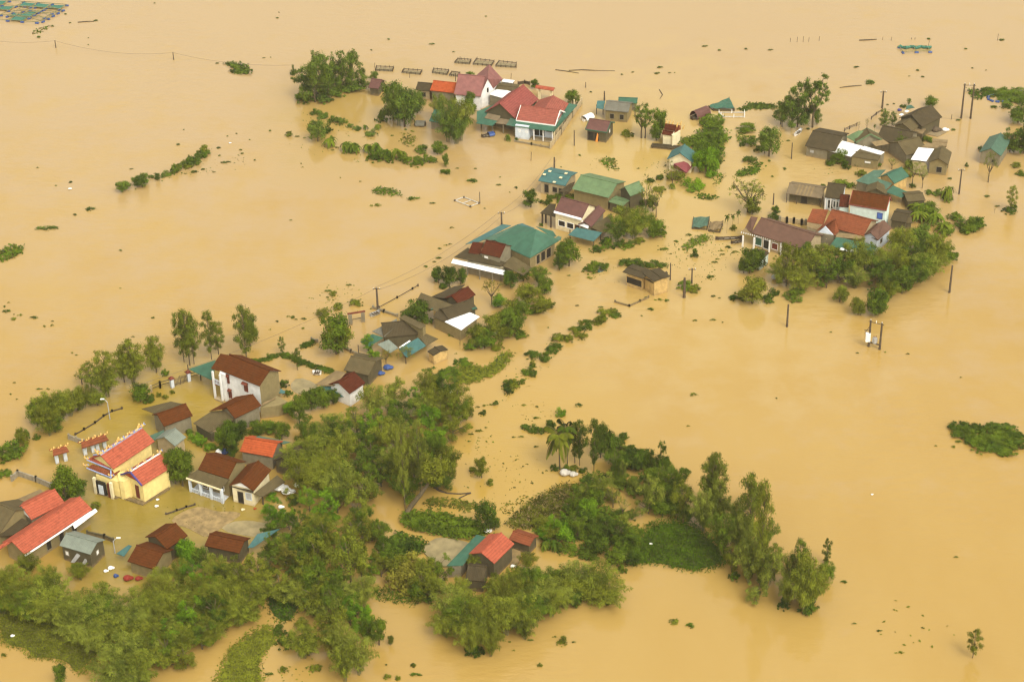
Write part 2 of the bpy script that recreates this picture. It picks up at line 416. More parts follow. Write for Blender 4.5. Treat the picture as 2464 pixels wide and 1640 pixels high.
    def win(s, side, q, z, w, h, pane='glass', fr='cream', name='window', hood=None, off=0.0):
        c, e, nn = s.frame_pt(side, q); c = c + nn * off
        def pt(a, b, d): return c + e * a + Vector((0, 0, z + b)) + nn * d
        def bar(m, a0, b0, a1, b1, d0, d1):
            V = [pt(a0, b0, d0), pt(a1, b0, d0), pt(a1, b1, d0), pt(a0, b1, d0), pt(a0, b0, d1), pt(a1, b0, d1), pt(a1, b1, d1), pt(a0, b1, d1)]
            m.add(V, [(0, 3, 2, 1), (4, 5, 6, 7), (0, 1, 5, 4), (1, 2, 6, 5), (2, 3, 7, 6), (3, 0, 4, 7)])
        m = MB(); f = .1
        bar(m, -w / 2 - f, -h / 2 - f, -w / 2, h / 2 + f, -.02, .09); bar(m, w / 2, -h / 2 - f, w / 2 + f, h / 2 + f, -.02, .09)
        bar(m, -w / 2, h / 2, w / 2, h / 2 + f, -.02, .09); bar(m, -w / 2, -h / 2 - f, w / 2, -h / 2, -.02, .12)
        o = m.build(name, fr, s.root)
        g = MB(); bar(g, -w / 2, -h / 2, w / 2, h / 2, -.02, .035)
        g.build('door_leaf' if name == 'door' else 'pane', pane, o)
        if w > .8 and pane == 'glass':
            g = MB(); bar(g, -.03, -h / 2, .03, h / 2, .04, .07); g.build('mullion', fr, o)
        if hood:
            g = MB(); g.plate([pt(-w / 2 - .3, h / 2 + .35, .1), pt(w / 2 + .3, h / 2 + .35, .1), pt(w / 2 + .3, h / 2 + .12, .65), pt(-w / 2 - .3, h / 2 + .12, .65)], .1)
            g.build('hood', hood, o)
        return o
    def col(s, x, y, z1, r=.16, mat='white', z0=-1.5, square=True):
        m = MB()
        if square: m.box(x - r, y - r, z0, x + r, y + r, z1); m.box(x - r * 1.4, y - r * 1.4, z1 - .18, x + r * 1.4, y + r * 1.4, z1 - .02)
        else: m.tube([(x, y, z0), (x, y, z1)], r, 7)
        return m.build('column' if square else 'post', mat, s.root)
    def skirt(s, side, depth, zi, zo, mat, q0=0.0, q1=1.0, inn=None, name='awning', t=.09):
        """lean-to roof along a side; zi height at the wall, zo at its outer edge"""
        a = s.ov if inn is None else inn
        x0, x1 = q0 * s.L, q1 * s.L; y0, y1 = q0 * s.W, q1 * s.W
        P = {0: [(x0, a, zi), (x1, a, zi), (x1, a - depth, zo), (x0, a - depth, zo)],
             2: [(x0, s.W - a, zi), (x1, s.W - a, zi), (x1, s.W - a + depth, zo), (x0, s.W - a + depth, zo)],
             1: [(s.L - a, y0, zi), (s.L - a, y1, zi), (s.L - a + depth, y1, zo), (s.L - a + depth, y0, zo)],
             3: [(a, y0, zi), (a, y1, zi), (a - depth, y1, zo), (a - depth, y0, zo)]}[side]
        return MB().plate(P, t).build(name, mat, s.root)
    def posts(s, side, depth, z1, n, q0=0.02, q1=.98, mat='white', r=.13, square=True):
        a = s.ov
        for i in range(n):
            q = q0 + (q1 - q0) * i / max(1, n - 1)
            x, y = {0: (q * s.L, a - depth), 2: (q * s.L, s.W - a + depth), 1: (s.L - a + depth, q * s.W), 3: (a - depth, q * s.W)}[side]
            s.col(x, y, z1, r, mat, square=square)
    def sheet(s, zf, pts, mat, name='roof_sheet', t=.08):
        """roof sheet whose corners are (x, y, height)"""
        m = MB().plate([s.loc(GZ(zf, (p[0], p[1]), p[2])) for p in pts], t)
        return m.build(name, mat, s.root)
    def block(s, zf, pts, z1, mat, name='wall', z0=-1.5, inset=0.0):
        """wall block on a footprint given by its top corners"""
        P = [s.loc(GZ(zf, p, z1)) for p in pts]
        if inset:
            c = sum(P, Vector()) / len(P)
            P = [p + (c - p).normalized() * inset for p in P]
        n = len(P); a = sum(P[i].x * P[(i + 1) % n].y - P[(i + 1) % n].x * P[i].y for i in range(n))
        if a < 0: P.reverse()
        V = [(p.x, p.y, z1) for p in P] + [(p.x, p.y, z0) for p in P]
        Fc = [tuple(range(n)), tuple(range(2 * n - 1, n - 1, -1))] + [(i, n + i, n + (i + 1) % n, (i + 1) % n) for i in range(n)]
        return link(name, mesh(name, V, Fc, mat), s.root)

def gable(name, label, zf, A, B, Rg, ze, pitch, roof, wall, cat='house', Wk=1.0, **kw):
    """front eave A-B and a point of the ridge, as seen in the photograph"""
    pa, pb = GZ(zf, A, ze), GZ(zf, B, ze)
    u = (pb - pa); u.z = 0; n = Vector((-u.y, u.x, 0)).normalized()
    q = GZ(zf, Rg, ze) - pa
    if q.dot(n) < 0: pa, pb = pb, pa; u = -u; n = -n
    L = u.length; u.normalize()
    d = ray(*S(zf, *Rg)); tp = math.tan(RAD(pitch))
    # height over the inclined plane: z = ze + tp * ((P-pa).n)
    num = ze + tp * ((CAMP - pa).dot(n)) - CAMH
    den = d.z - tp * d.dot(n)
    P = CAMP + d * (num / den)
    w = (P - pa).dot(n)
    if w < .8: print('!! narrow roof', label, round(w, 2)); w = 1.5
    return House(name, label, cat, pa, u, L, 2 * w * Wk, ze, pitch, roof, wall, back=w, **kw)
def gable2(name, label, zf, A, B, C, ze, pitch, roof, wall, cat='house', **kw):
    """gable end A-B and a far eave corner C"""
    pa, pb, pc = GZ(zf, A, ze), GZ(zf, B, ze), GZ(zf, C, ze)
    e = (pb - pa); W = e.length; e.normalize()
    u = Vector((-e.y, e.x, 0)); L = (pc - pb).dot(u)
    if L < 0: u = -u; L = -L
    n = Vector((-u.y, u.x, 0))
    org = pa if (pa - pb).dot(n) < 0 else pb
    return House(name, label, cat, org, u, L, W, ze, pitch, roof, wall, **kw)
def flat(name, label, zf, A, B, C, ze, roof, wall, cat='house', **kw):
    """low roof: edge A-B and a point C of the opposite edge, all at height ze"""
    pa, pb, pc = GZ(zf, A, ze), GZ(zf, B, ze), GZ(zf, C, ze)
    u = pb - pa; n = Vector((-u.y, u.x, 0)).normalized()
    if (pc - pa).dot(n) < 0: pa, pb = pb, pa; u = -u; n = -n
    L = u.length; W = (pc - pa).dot(n)
    return House(name, label, cat, pa, u.normalized(), L, W, ze, kw.pop('pitch', 3), roof, wall, **kw)
# ------------------------------------------------------------------ foliage
def fast_mesh(name, V, quads, mat):
    me = bpy.data.meshes.new(name); nv, nf = len(V), len(quads)
    me.vertices.add(nv); me.vertices.foreach_set('co', np.ascontiguousarray(V, dtype=np.float32).ravel())
    me.loops.add(nf * 4); me.loops.foreach_set('vertex_index', np.ascontiguousarray(quads, dtype=np.int32).ravel())
    me.polygons.add(nf); me.polygons.foreach_set('loop_start', np.arange(0, nf * 4, 4, dtype=np.int32))
    me.polygons.foreach_set('loop_total', np.full(nf, 4, dtype=np.int32))
    me.update(); me.validate(); me.materials.append(MT[mat] if isinstance(mat, str) else mat)
    return me
def unit(a): return a / np.maximum(np.linalg.norm(a, axis=1, keepdims=True), 1e-6)
def leaves(P, D, Nn, l, w, droop=.0):
    """one bent diamond leaf at every point P, along D, facing Nn"""
    n = len(P); D = unit(D); Sd = unit(np.cross(D, Nn)); l = np.asarray(l).reshape(-1, 1); w = np.asarray(w).reshape(-1, 1)
    a = P; b = P + D * l * .5 + Sd * w * .5; c = P + D * l + np.array([0, 0, -1.]) * l * droop; d = P + D * l * .5 - Sd * w * .5
    V = np.stack([a, b, c, d], 1).reshape(-1, 3)
    return V, np.arange(4 * n).reshape(-1, 4)
def rdir(n): return unit(rng.normal(size=(n, 3)))
def crown_from(cl, n, size, flat_=.75, shell=.55, up=.35, asp=.5):
    """leaves over clumps cl = [(x,y,z,r)], thicker towards each clump's skin"""
    cl = np.array(cl); pr = cl[:, 3] ** 2; idx = rng.choice(len(cl), n, p=pr / pr.sum())
    d = rdir(n); rad = cl[idx, 3] * (shell + (1 - shell) * rng.random(n)) * (1 + .24 * rng.normal(size=n))
    P = cl[idx, :3] + d * rad[:, None] * np.array([1, 1, flat_])
    nn = unit(d + np.array([0, 0, up]) + .55 * rdir(n)); t = unit(np.cross(nn, rdir(n)))
    s = size * (.6 + .8 * rng.random(n))
    return leaves(P - t * s[:, None] * .5, t, nn, s, s * asp, .1)
def join(parts):
    V = []; Q = []; k = 0
    for v, q in parts: V.append(v); Q.append(q + k); k += len(v)
    return np.concatenate(V), np.concatenate(Q)

# every prototype is built in a unit height (1 m stands for the height of the tree), half width .5
def p_round(n=3400, size=.06, seed=0):
    cl = []
    for i in range(26):
        a = random.random() * 6.283; r = math.sqrt(random.random()) * .36; z = .22 + .55 * random.random()
        cl.append((math.cos(a) * r * (1.1 - abs(z - .5)), math.sin(a) * r * (1.1 - abs(z - .5)), z, .11 + .08 * random.random()))
    cl.append((0, 0, .55, .28)); cl.append((.08, -.05, .78, .15))
    m = MB(); m.tube([(0, 0, -.2), (.01, 0, .2), (0, .02, .5)], [.035, .028, .012], 6)
    for i in range(6):
        c = cl[i * 3]; m.tube([(0, 0, .15), (c[0] * .5, c[1] * .5, c[2] * .6), c[:3]], [.018, .012, .005], 4)
    return crown_from(cl, n, size), m
def p_wild(n=6500, size=.032):
    cl = []; m = MB(); m.tube([(0, 0, -.15), (.01, .01, .25), (-.01, 0, .6)], [.022, .018, .008], 6)
    for i in range(17):
        a = i * 2.4 + random.random(); z = .2 + .68 * random.random(); R = (.38 - .18 * abs(z - .45)) * (.45 + .6 * random.random())
        c = (math.cos(a) * R, math.sin(a) * R, z, .075 + .075 * random.random()); cl.append(c)
        m.tube([(0, 0, max(.1, z - .25)), (c[0] * .5, c[1] * .5, z - .08), c[:3]], [.012, .008, .003], 4)
        for _ in range(2): cl.append((c[0] + random.uniform(-.12, .12), c[1] + random.uniform(-.12, .12), c[2] + random.uniform(-.08, .1), .035 + .03 * random.random()))
    cl += [(0, 0, .4, .17), (.05, 0, .62, .15)]
    return crown_from(cl, n, size, .95, .45, .25, .5), m
def p_tall(n=4600, size=.034, wide=.36):
    cl = []; m = MB(); m.tube([(0, 0, -.15), (.01, .01, .35), (-.01, 0, .72), (.01, 0, .97)], [.02, .016, .010, .003], 6)
    for i in range(25):
        z = .20 + .74 * (i / 25) ** .9; a = i * 2.4 + random.random(); env = math.sin(math.pi * min(1, (z - .12) / .9)) ** .7
        r = wide * env * (.35 + .75 * random.random())
        c = (math.cos(a) * r, math.sin(a) * r, z, .085 + .10 * random.random() * env)
        cl.append(c); m.tube([(0, 0, max(.1, z - .14)), (c[0] * .6, c[1] * .6, z - .03), c[:3]], [.008, .005, .002], 3)
    cl += [(0, 0, .42, .16), (0, 0, .93, .08)]
    return crown_from(cl, n, size, .52, .45, .2, .5), m
def p_open(n=4200, size=.035, low=.38):
    cl = []; m = MB(); m.tube([(0, 0, -.15), (.01, .01, .2), (-.01, .0, .38)], [.03, .024, .018], 6)
    for i in range(7):
        a = i * .9 + random.random() * .5; R = .22 + .16 * random.random(); z = .62 + .25 * random.random()
        e = (math.cos(a) * R, math.sin(a) * R, z)
        m.tube([(0, 0, .3), (e[0] * .45, e[1] * .45, .5), e], [.017, .011, .005], 5)
        for j in range(6):
            b = (e[0] * (.55 + .6 * random.random()) + random.uniform(-.1, .1), e[1] * (.55 + .6 * random.random()) + random.uniform(-.1, .1), low + (z + .1 - low) * (.3 + .75 * random.random()))
            cl.append((*b, .045 + .05 * random.random())); m.tube([e, b], [.004, .002], 3)
    for j in range(8):
        a = random.random() * 6.28; r = .22 * random.random(); cl.append((math.cos(a) * r, math.sin(a) * r, .8 + .12 * random.random(), .07))
    return crown_from(cl, n, size, .8, .3, .3, .5), m
def p_sparse(n=1300, size=.03):
    (v, q), m = p_open(n, size, .42); return (v, q), m
def p_bamboo(n=6400, culms=17, spread=.40, lf=.038):
    m = MB(); P = []; D = []; Nn = []
    for i in range(culms):
        a = i * 2.399 + random.random() * .5; R = spread * (.15 + .95 * math.sqrt((i + .5) / culms)); H = (1.0 - .33 * (R / spread) ** 1.6) * (.82 + .2 * random.random())
        b = np.array([math.cos(a) * .07 * random.random(), math.sin(a) * .07 * random.random(), 0.])
        o = np.array([math.cos(a), math.sin(a), 0.])
        def pt(t): return b + o * R * t ** 1.9 + np.array([0, 0, 1.]) * H * (1 - (1 - min(t, 1)) ** 1.5 - .16 * max(0, t - .72) ** 1.2 * 3)
        if i % 2 == 0: m.tube([tuple(b - [0, 0, .15])] + [tuple(pt(t)) for t in (.25, .5, .75, 1.0)], [.008, .007, .005, .004, .0015], 3, caps=False)
        k = n // culms; t = .18 + .85 * rng.random(k) ** .75
        c = np.array([pt(x) for x in t])
        rr = .125 * np.sin(np.pi * np.clip((t - .08) / 1.02, 0, 1)) ** .6
        d = rdir(k); P.append(c + d * (rr * (.25 + .75 * rng.random(k)))[:, None])
        D.append(unit(d * .8 + o * .5 + np.array([0, 0, -.55]))); Nn.append(unit(d + np.array([0, 0, .7])))
    P = np.concatenate(P); D = np.concatenate(D); Nn = np.concatenate(Nn); s = lf * (.6 + .8 * rng.random(len(P)))
    P[:, 2] = np.maximum(P[:, 2], .01)
    return leaves(P, D, Nn, s, s * .34, .25), m
def p_bush(n=1700, size=.085):
    cl = []
    for i in range(11):
        a = random.random() * 6.283; r = math.sqrt(random.random()) * .40; z = .12 + .62 * random.random() * (1 - r * 1.3)
        cl.append((math.cos(a) * r, math.sin(a) * r, z, .08 + .13 * random.random()))
    for i in range(14):
        a = random.random() * 6.283; r = .3 + .24 * random.random(); cl.append((math.cos(a) * r, math.sin(a) * r, .05 + .5 * random.random() * (1 - r), .04 + .05 * random.random()))
    cl.append((random.uniform(-.1, .1), random.uniform(-.1, .1), .25, .25))
    m = MB(); m.tube([(0, 0, -.2), (0, 0, .4)], [.02, .01], 4)
    v, q = crown_from(cl, n, size, .9, .6); v[:, 2] = np.maximum(v[:, 2], .0)
    return (v, q), m
def p_banana(nl=10):
    V = []; Q = []; k = 0; m = MB()
    for s_ in range(3):
        bx, by = random.uniform(-.16, .16), random.uniform(-.16, .16); h0 = .35 + .3 * random.random()
        m.tube([(bx, by, -.2), (bx, by, h0)], [.035, .022], 6)
        for i in range(nl):
            a = i * 2.4 + random.random(); L = .32 + .2 * random.random(); o = np.array([math.cos(a), math.sin(a), 0.]); sd = np.array([-o[1], o[0], 0.])
            w = .062; base = np.array([bx, by, h0]); seg = 5; lift = .3 + .35 * random.random()
            row = []
            for j in range(seg + 1):
                t = j / seg; p = base + o * L * t + np.array([0, 0, 1.]) * (lift * L * 2.2 * t - L * 1.9 * t * t)
                ww = w * math.sin(math.pi * min(.97, .12 + .86 * t)) ** .6
                row.append((p + sd * ww + [0, 0, .015], p, p - sd * ww + [0, 0, .015]))
            for j in range(seg):
                for e in (0, 1):
                    V += [row[j][e], row[j][e + 1], row[j + 1][e + 1], row[j + 1][e]]; Q.append([k, k + 1, k + 2, k + 3]); k += 4
    return (np.array(V), np.array(Q)), m
def p_palm(nf=17, coconut=True):
    m = MB(); top = np.array([.02, 0, .78]) if coconut else np.array([0, 0, .72])
    m.tube([(0, 0, -.15), (.015, .0, .3), tuple(top)], [.022, .016, .012] if coconut else [.011, .009, .008], 6)
    P = []; D = []; Nn = []; Ls = []
    for i in range(nf):
        a = i * 2.399; L = (.40 if coconut else .26) * (.85 + .3 * random.random()); o = np.array([math.cos(a), math.sin(a), 0.]); lift = 1.15 - 1.25 * (i / nf)
        sd = np.array([-o[1], o[0], 0.]); pts = []
        for j in range(9):
            t = j / 8; pts.append(top + o * L * t * (1 - .18 * t) + np.array([0, 0, 1.]) * L * (lift * t - 1.0 * t * t * (.8 + .3 * (i / nf))))
        m2 = [tuple(p) for p in pts]; m.tube(m2, [.005] * 4 + [.003] * 5, 3, caps=False)
        for j in range(1, 44):
            t = j / 44; f = t * 8; k = int(f); p = pts[k] * (1 - (f - k)) + pts[min(k + 1, 8)] * (f - k)
            tang = pts[min(k + 1, 8)] - pts[k]
            for e in (-1, 1):
                P.append(p); D.append(sd * e * .9 + tang / (np.linalg.norm(tang) + 1e-6) * .55 + np.array([0, 0, -.45])); Nn.append(np.array([0, 0, 1.]) + o * .2)
                Ls.append(L * .34 * math.sin(math.pi * (.1 + .85 * t)) ** .7)
    Ls = np.array(Ls)
    return leaves(np.array(P), np.array(D), np.array(Nn), Ls, Ls * .16 + .004, .15), m
def p_dead():
    m = MB(); m.tube([(0, 0, -.2), (.02, .01, .4), (-.03, .02, 1.0)], [.03, .02, .005], 5)
    for i in range(9):
        a = i * 2.4; z = .3 + .07 * i; m.tube([(0, 0, z), (math.cos(a) * .18, math.sin(a) * .18, z + .12), (math.cos(a) * .32, math.sin(a) * .32, z + .16)], [.012, .008, .003], 4)
    P = rdir(140) * .2 + np.array([0, 0, .75]); return leaves(P, rdir(140), rdir(140), np.full(140, .05), np.full(140, .025)), m
PROTO = {}
def proto(kind, builder, mats, nvar, tmat='trunk'):
    for mt in mats:
        vs = []
        for k in range(nvar):
            (v, q), m = builder()
            vs.append((fast_mesh(kind + '_crown', v, q, mt), mesh(kind + '_trunk', m.V, m.F, tmat)))
        PROTO[(kind, mt)] = vs
_cache = {}
def get_proto(kind, mt):
    if (kind, mt) in PROTO: return PROTO[(kind, mt)]
    base = next(k for k in PROTO if k[0] == kind); out = []
    for c, t in PROTO[base]:
        c2 = c.copy(); c2.materials[0] = MT[mt]; out.append((c2, t))
    PROTO[(kind, mt)] = out
    return out
proto('round', p_round, ['L_green'], 4)
proto('roundbig', lambda: p_round(7000, .042), ['L_green'], 2)
proto('wild', p_wild, ['L_far'], 3)
proto('tall', p_tall, ['L_euca'], 4)
proto('open', p_open, ['L_far'], 3)
proto('sparse', p_sparse, ['L_euca'], 2)
proto('bamboo', p_bamboo, ['L_bamboo'], 4, 'bamboo_stem')
proto('bush', p_bush, ['L_dark'], 4)
proto('banana', p_banana, ['L_banana'], 3, 'bamboo_stem')
proto('palm', p_palm, ['L_green'], 1)
proto('areca', lambda: p_palm(11, False), ['L_green'], 1)
proto('dead', p_dead, ['L_dry'], 1)
KINDN = {'round': ('leafy_tree', 'tree'), 'roundbig': ('leafy_tree', 'tree'), 'tall': ('slender_tree', 'tree'), 'wild': ('leafy_tree', 'tree'), 'open': ('spreading_tree', 'tree'), 'sparse': ('thin_tree', 'tree'),
         'bamboo': ('bamboo_clump', 'bamboo'), 'bush': ('bush', 'bush'), 'banana': ('banana_plant', 'banana plant'), 'palm': ('coconut_palm', 'palm'),
         'areca': ('areca_palm', 'palm'), 'dead': ('bare_tree', 'tree')}
KDESC = {'round': 'round leafy tree', 'roundbig': 'large dense tree', 'tall': 'tall slender tree', 'wild': 'ragged leafy tree', 'open': 'broad spreading tree', 'sparse': 'thin-leaved tree', 'bamboo': 'feathery bamboo clump',
         'bush': 'low bush', 'banana': 'banana plants', 'palm': 'coconut palm', 'areca': 'small areca palm', 'dead': 'bare leafless tree'}
SIZEW = lambda h: 'small ' if h < 3.2 else ('tall ' if h > 11 else '')
LW = {'L_bright': 'bright green ', 'L_dark': 'dark ', 'L_bamboo2': 'pale ', 'L_dry': 'dry ', 'L_euca': 'olive '}
def plant(kind, base, h, w, mt=None, label=None, group=None, tilt=None):
    mt = mt or next(k for k in PROTO if k[0] == kind)[1]
    cme, tme = random.choice(get_proto(kind, mt))
    nm, cat = KINDN[kind]
    r = empty(nm, (base.x, base.y, 0), random.random() * 6.28)
    r.scale = (w, w, h)
    if tilt: r.rotation_euler = (RAD(tilt[0]), RAD(tilt[1]), r.rotation_euler[2])
    link('crown', cme, r); link('trunk', tme, r)
    px, py = proj((base.x, base.y, 0))
    if label is None:
        d = KDESC[kind]
        s_ = SIZEW(h) if not d.startswith(('small', 'tall', 'low')) else ''
        label = where(px, py, s_ + LW.get(mt, '') + d)
    tag(r, label, cat, group)
    return r
def T(zf, kind, x, y, ytop, wz, mt=None, label=None, **k):
    """tree: foot (x, y), top and width as seen in that crop of the photograph"""
    px, py = S(zf, x, y); b = G(px, py); yt = S(zf, x, ytop)[1]
    return plant(kind, b, max(.6, height_to(b, yt)), wz / ZT[zf][2] / scale_at(py), mt, label, **k)
def Ts(zf, rows):
    for r in rows: T(zf, *r)
def inside(p, poly):
    c = False; j = len(poly) - 1
    for i in range(len(poly)):
        if (poly[i][1] > p[1]) != (poly[j][1] > p[1]) and p[0] < (poly[j][0] - poly[i][0]) * (p[1] - poly[i][1]) / (poly[j][1] - poly[i][1]) + poly[i][0]: c = not c
        j = i
    return c
def grove(zf, poly, n, kinds, h, w, seed=1, group=None):
    """n plants spread evenly over a ground polygon"""
    rnd = random.Random(seed); W = [GZ(zf, p) for p in poly]; Q = [(p.x, p.y) for p in W]
    x0, x1 = min(q[0] for q in Q), max(q[0] for q in Q); y0, y1 = min(q[1] for q in Q), max(q[1] for q in Q)
    pts = []
    for _ in range(n):
        best = None
        for _ in range(24):
            for _ in range(200):
                c = (rnd.uniform(x0, x1), rnd.uniform(y0, y1))
                if inside(c, Q): break
            dd = min([(c[0] - p[0]) ** 2 + (c[1] - p[1]) ** 2 for p in pts] or [1e9])
            if best is None or dd > best[0]: best = (dd, c)
        pts.append(best[1])
    for c in pts:
        k = rnd.choice(kinds); hh = rnd.uniform(*h) * (k[2] if len(k) > 2 else 1); ww = rnd.uniform(*w) * (k[3] if len(k) > 3 else 1)
        plant(k[0], Vector((c[0], c[1], 0)), hh, ww, k[1], group=group)
def row(zf, pts, n, kinds, h, w, jit=.4, seed=3, group=None):
    rnd = random.Random(seed); W = [GZ(zf, p) for p in pts]
    seg = [(W[i + 1] - W[i]).length for i in range(len(W) - 1)]; tot = sum(seg)
    for i in range(n):
        d = tot * (i + .5) / n + rnd.uniform(-.3, .3) * tot / n; k = 0
        while k < len(seg) - 1 and d > seg[k]: d -= seg[k]; k += 1
        p = W[k].lerp(W[k + 1], min(1, max(0, d / seg[k]))); kk = rnd.choice(kinds)
        plant(kk[0], Vector((p.x + rnd.uniform(-jit, jit), p.y + rnd.uniform(-jit, jit) * 1.5, 0)), rnd.uniform(*h), rnd.uniform(*w), kk[1], group=group)
def smooth(Q, it=2):
    for _ in range(it):
        R = []
        for i in range(len(Q)):
            a, b = Q[i], Q[(i + 1) % len(Q)]
            R += [(a[0] * .75 + b[0] * .25, a[1] * .75 + b[1] * .25), (a[0] * .25 + b[0] * .75, a[1] * .25 + b[1] * .75)]
        Q = R
    return Q
def mat_(zf, poly, label, mt='L_weed', h=.35, dens=22, size=.42, name='weed_mat', cat='water weeds', base='mud', zb=.02, grass=False, rag=.5, kind='stuff'):
    """a floating or rooted carpet of weeds: a thin raft of stems under many leaves"""
    Q = smooth([(q.x, q.y) for q in (GZ(zf, p) for p in poly)], 1)
    A = abs(sum(Q[i][0] * Q[(i + 1) % len(Q)][1] - Q[(i + 1) % len(Q)][0] * Q[i][1] for i in range(len(Q)))) / 2
    n = int(min(30000, A * dens)) + 12
    x0, x1 = min(q[0] for q in Q), max(q[0] for q in Q); y0, y1 = min(q[1] for q in Q), max(q[1] for q in Q)
    Qa = np.array(Q); P = np.zeros((0, 2))
    while len(P) < n:
        C = np.stack([rng.uniform(x0, x1, n * 2), rng.uniform(y0, y1, n * 2)], 1); ins = np.zeros(len(C), bool); j = len(Qa) - 1
        for i in range(len(Qa)):
            with np.errstate(divide='ignore', invalid='ignore'):
                cnd = ((Qa[i, 1] > C[:, 1]) != (Qa[j, 1] > C[:, 1])) & (C[:, 0] < (Qa[j, 0] - Qa[i, 0]) * (C[:, 1] - Qa[i, 1]) / (Qa[j, 1] - Qa[i, 1]) + Qa[i, 0])
            ins ^= cnd; j = i
        P = np.concatenate([P, C[ins]])
    P = P[:n] + rng.normal(size=(n, 2)) * rag * .8
    cx, cy = P.mean(0)
    bump = .5 + .5 * np.sin(P[:, 0] * 1.3 + 1.7 * np.sin(P[:, 1] * .9)) * np.sin(P[:, 1] * 1.1 + np.sin(P[:, 0] * .7) * 2)
    Z = zb + h * (.25 + .75 * bump) * (.4 + .6 * rng.random(n))
    P3 = np.stack([P[:, 0] - cx, P[:, 1] - cy, Z], 1)
    nn = unit(np.array([0, 0, 1.]) * (.35 if grass else 1.0) + .6 * rdir(n)); t = unit(np.cross(nn, rdir(n)) + np.array([0, 0, .5 if grass else .1]))
    s = size * (.6 + .8 * rng.random(n))
    v, q = leaves(P3 - t * s[:, None] * .4, t, nn, s, s * (.3 if grass else .6), .15)
    v[:, 2] = np.maximum(v[:, 2], .004)
    o = link(name, fast_mesh(name, v, q, mt), None, (cx, cy, 0))
    tag(o, label, cat, None, kind)
    # raft below the leaves
    if A > 25 and base:
        c = Vector((cx, cy, 0)); pts = [Vector((x - cx, y - cy, 0)) * .86 for x, y in Q]
        V = [(p.x, p.y, zb + .03) for p in pts] + [(p.x * 1.03, p.y * 1.03, -.3) for p in pts]; k = len(pts)
        aa = sum(pts[i].x * pts[(i + 1) % k].y - pts[(i + 1) % k].x * pts[i].y for i in range(k))
        f = tuple(range(k)); Fc = [f if aa > 0 else f[::-1]] + [((i, k + i, k + (i + 1) % k, (i + 1) % k)) for i in range(k)]
        link('raft', mesh('raft', V, Fc, base), o)
    return o
# small floating clumps: one mesh each kind, copied
def p_clump(n=160):
    k = rng.integers(0, 5, n); C = rng.normal(size=(5, 2)) * np.array([.2, .14]); R_ = .07 + .11 * rng.random(5)
    q = C[k] + rng.normal(size=(n, 2)) * R_[k][:, None]; P = np.stack([q[:, 0], q[:, 1], .02 + .3 * rng.random(n) * np.exp(-3 * (q ** 2).sum(1))], 1)
    nn = unit(np.array([0, 0, .9]) + .6 * rdir(n)); t = unit(np.cross(nn, rdir(n))); s = .15 * (.6 + .8 * rng.random(n))
    v, q = leaves(P - t * s[:, None] * .5, t, nn, s, s * .6, .1); v[:, 2] = np.maximum(v[:, 2], .004)
    return v, q
CL = {}
for mt in ('L_weed', 'L_weedfar', 'L_olive'):
    CL[mt] = [fast_mesh('floating_weeds', *p_clump(), mt) for _ in range(4)]
def clump(zf, x, y, w, d=None, mt='L_weed', rz=0.0):
    """floating clump of weeds, w wide and d deep in crop pixels"""
    px, py = S(zf, x, y); b = G(px, py); k = ZT[zf][2]; s = scale_at(py)
    el = math.asin(min(1, CAMH / (b - CAMP).length))
    ww = max(.45, .85 * w / k / s); dd = max(.45, .85 * (d if d else w * .35) / k / (s * math.sin(el)))
    o = link('floating_weeds', random.choice(CL[mt]), None, (b.x, b.y, 0)); o.scale = (ww, min(dd, ww * 2.2), .5 + .35 * min(ww, 3))
    o.rotation_euler[2] = RAD(rz)
    szw = 'tiny' if ww < 1.2 else ('small' if ww < 2.5 else ('large' if ww > 5 else 'drifting'))
    tag(o, where(px, py, szw + ' floating weed clump'), 'water weeds', 'clumps of weeds adrift on the flood', 'thing')
    return o
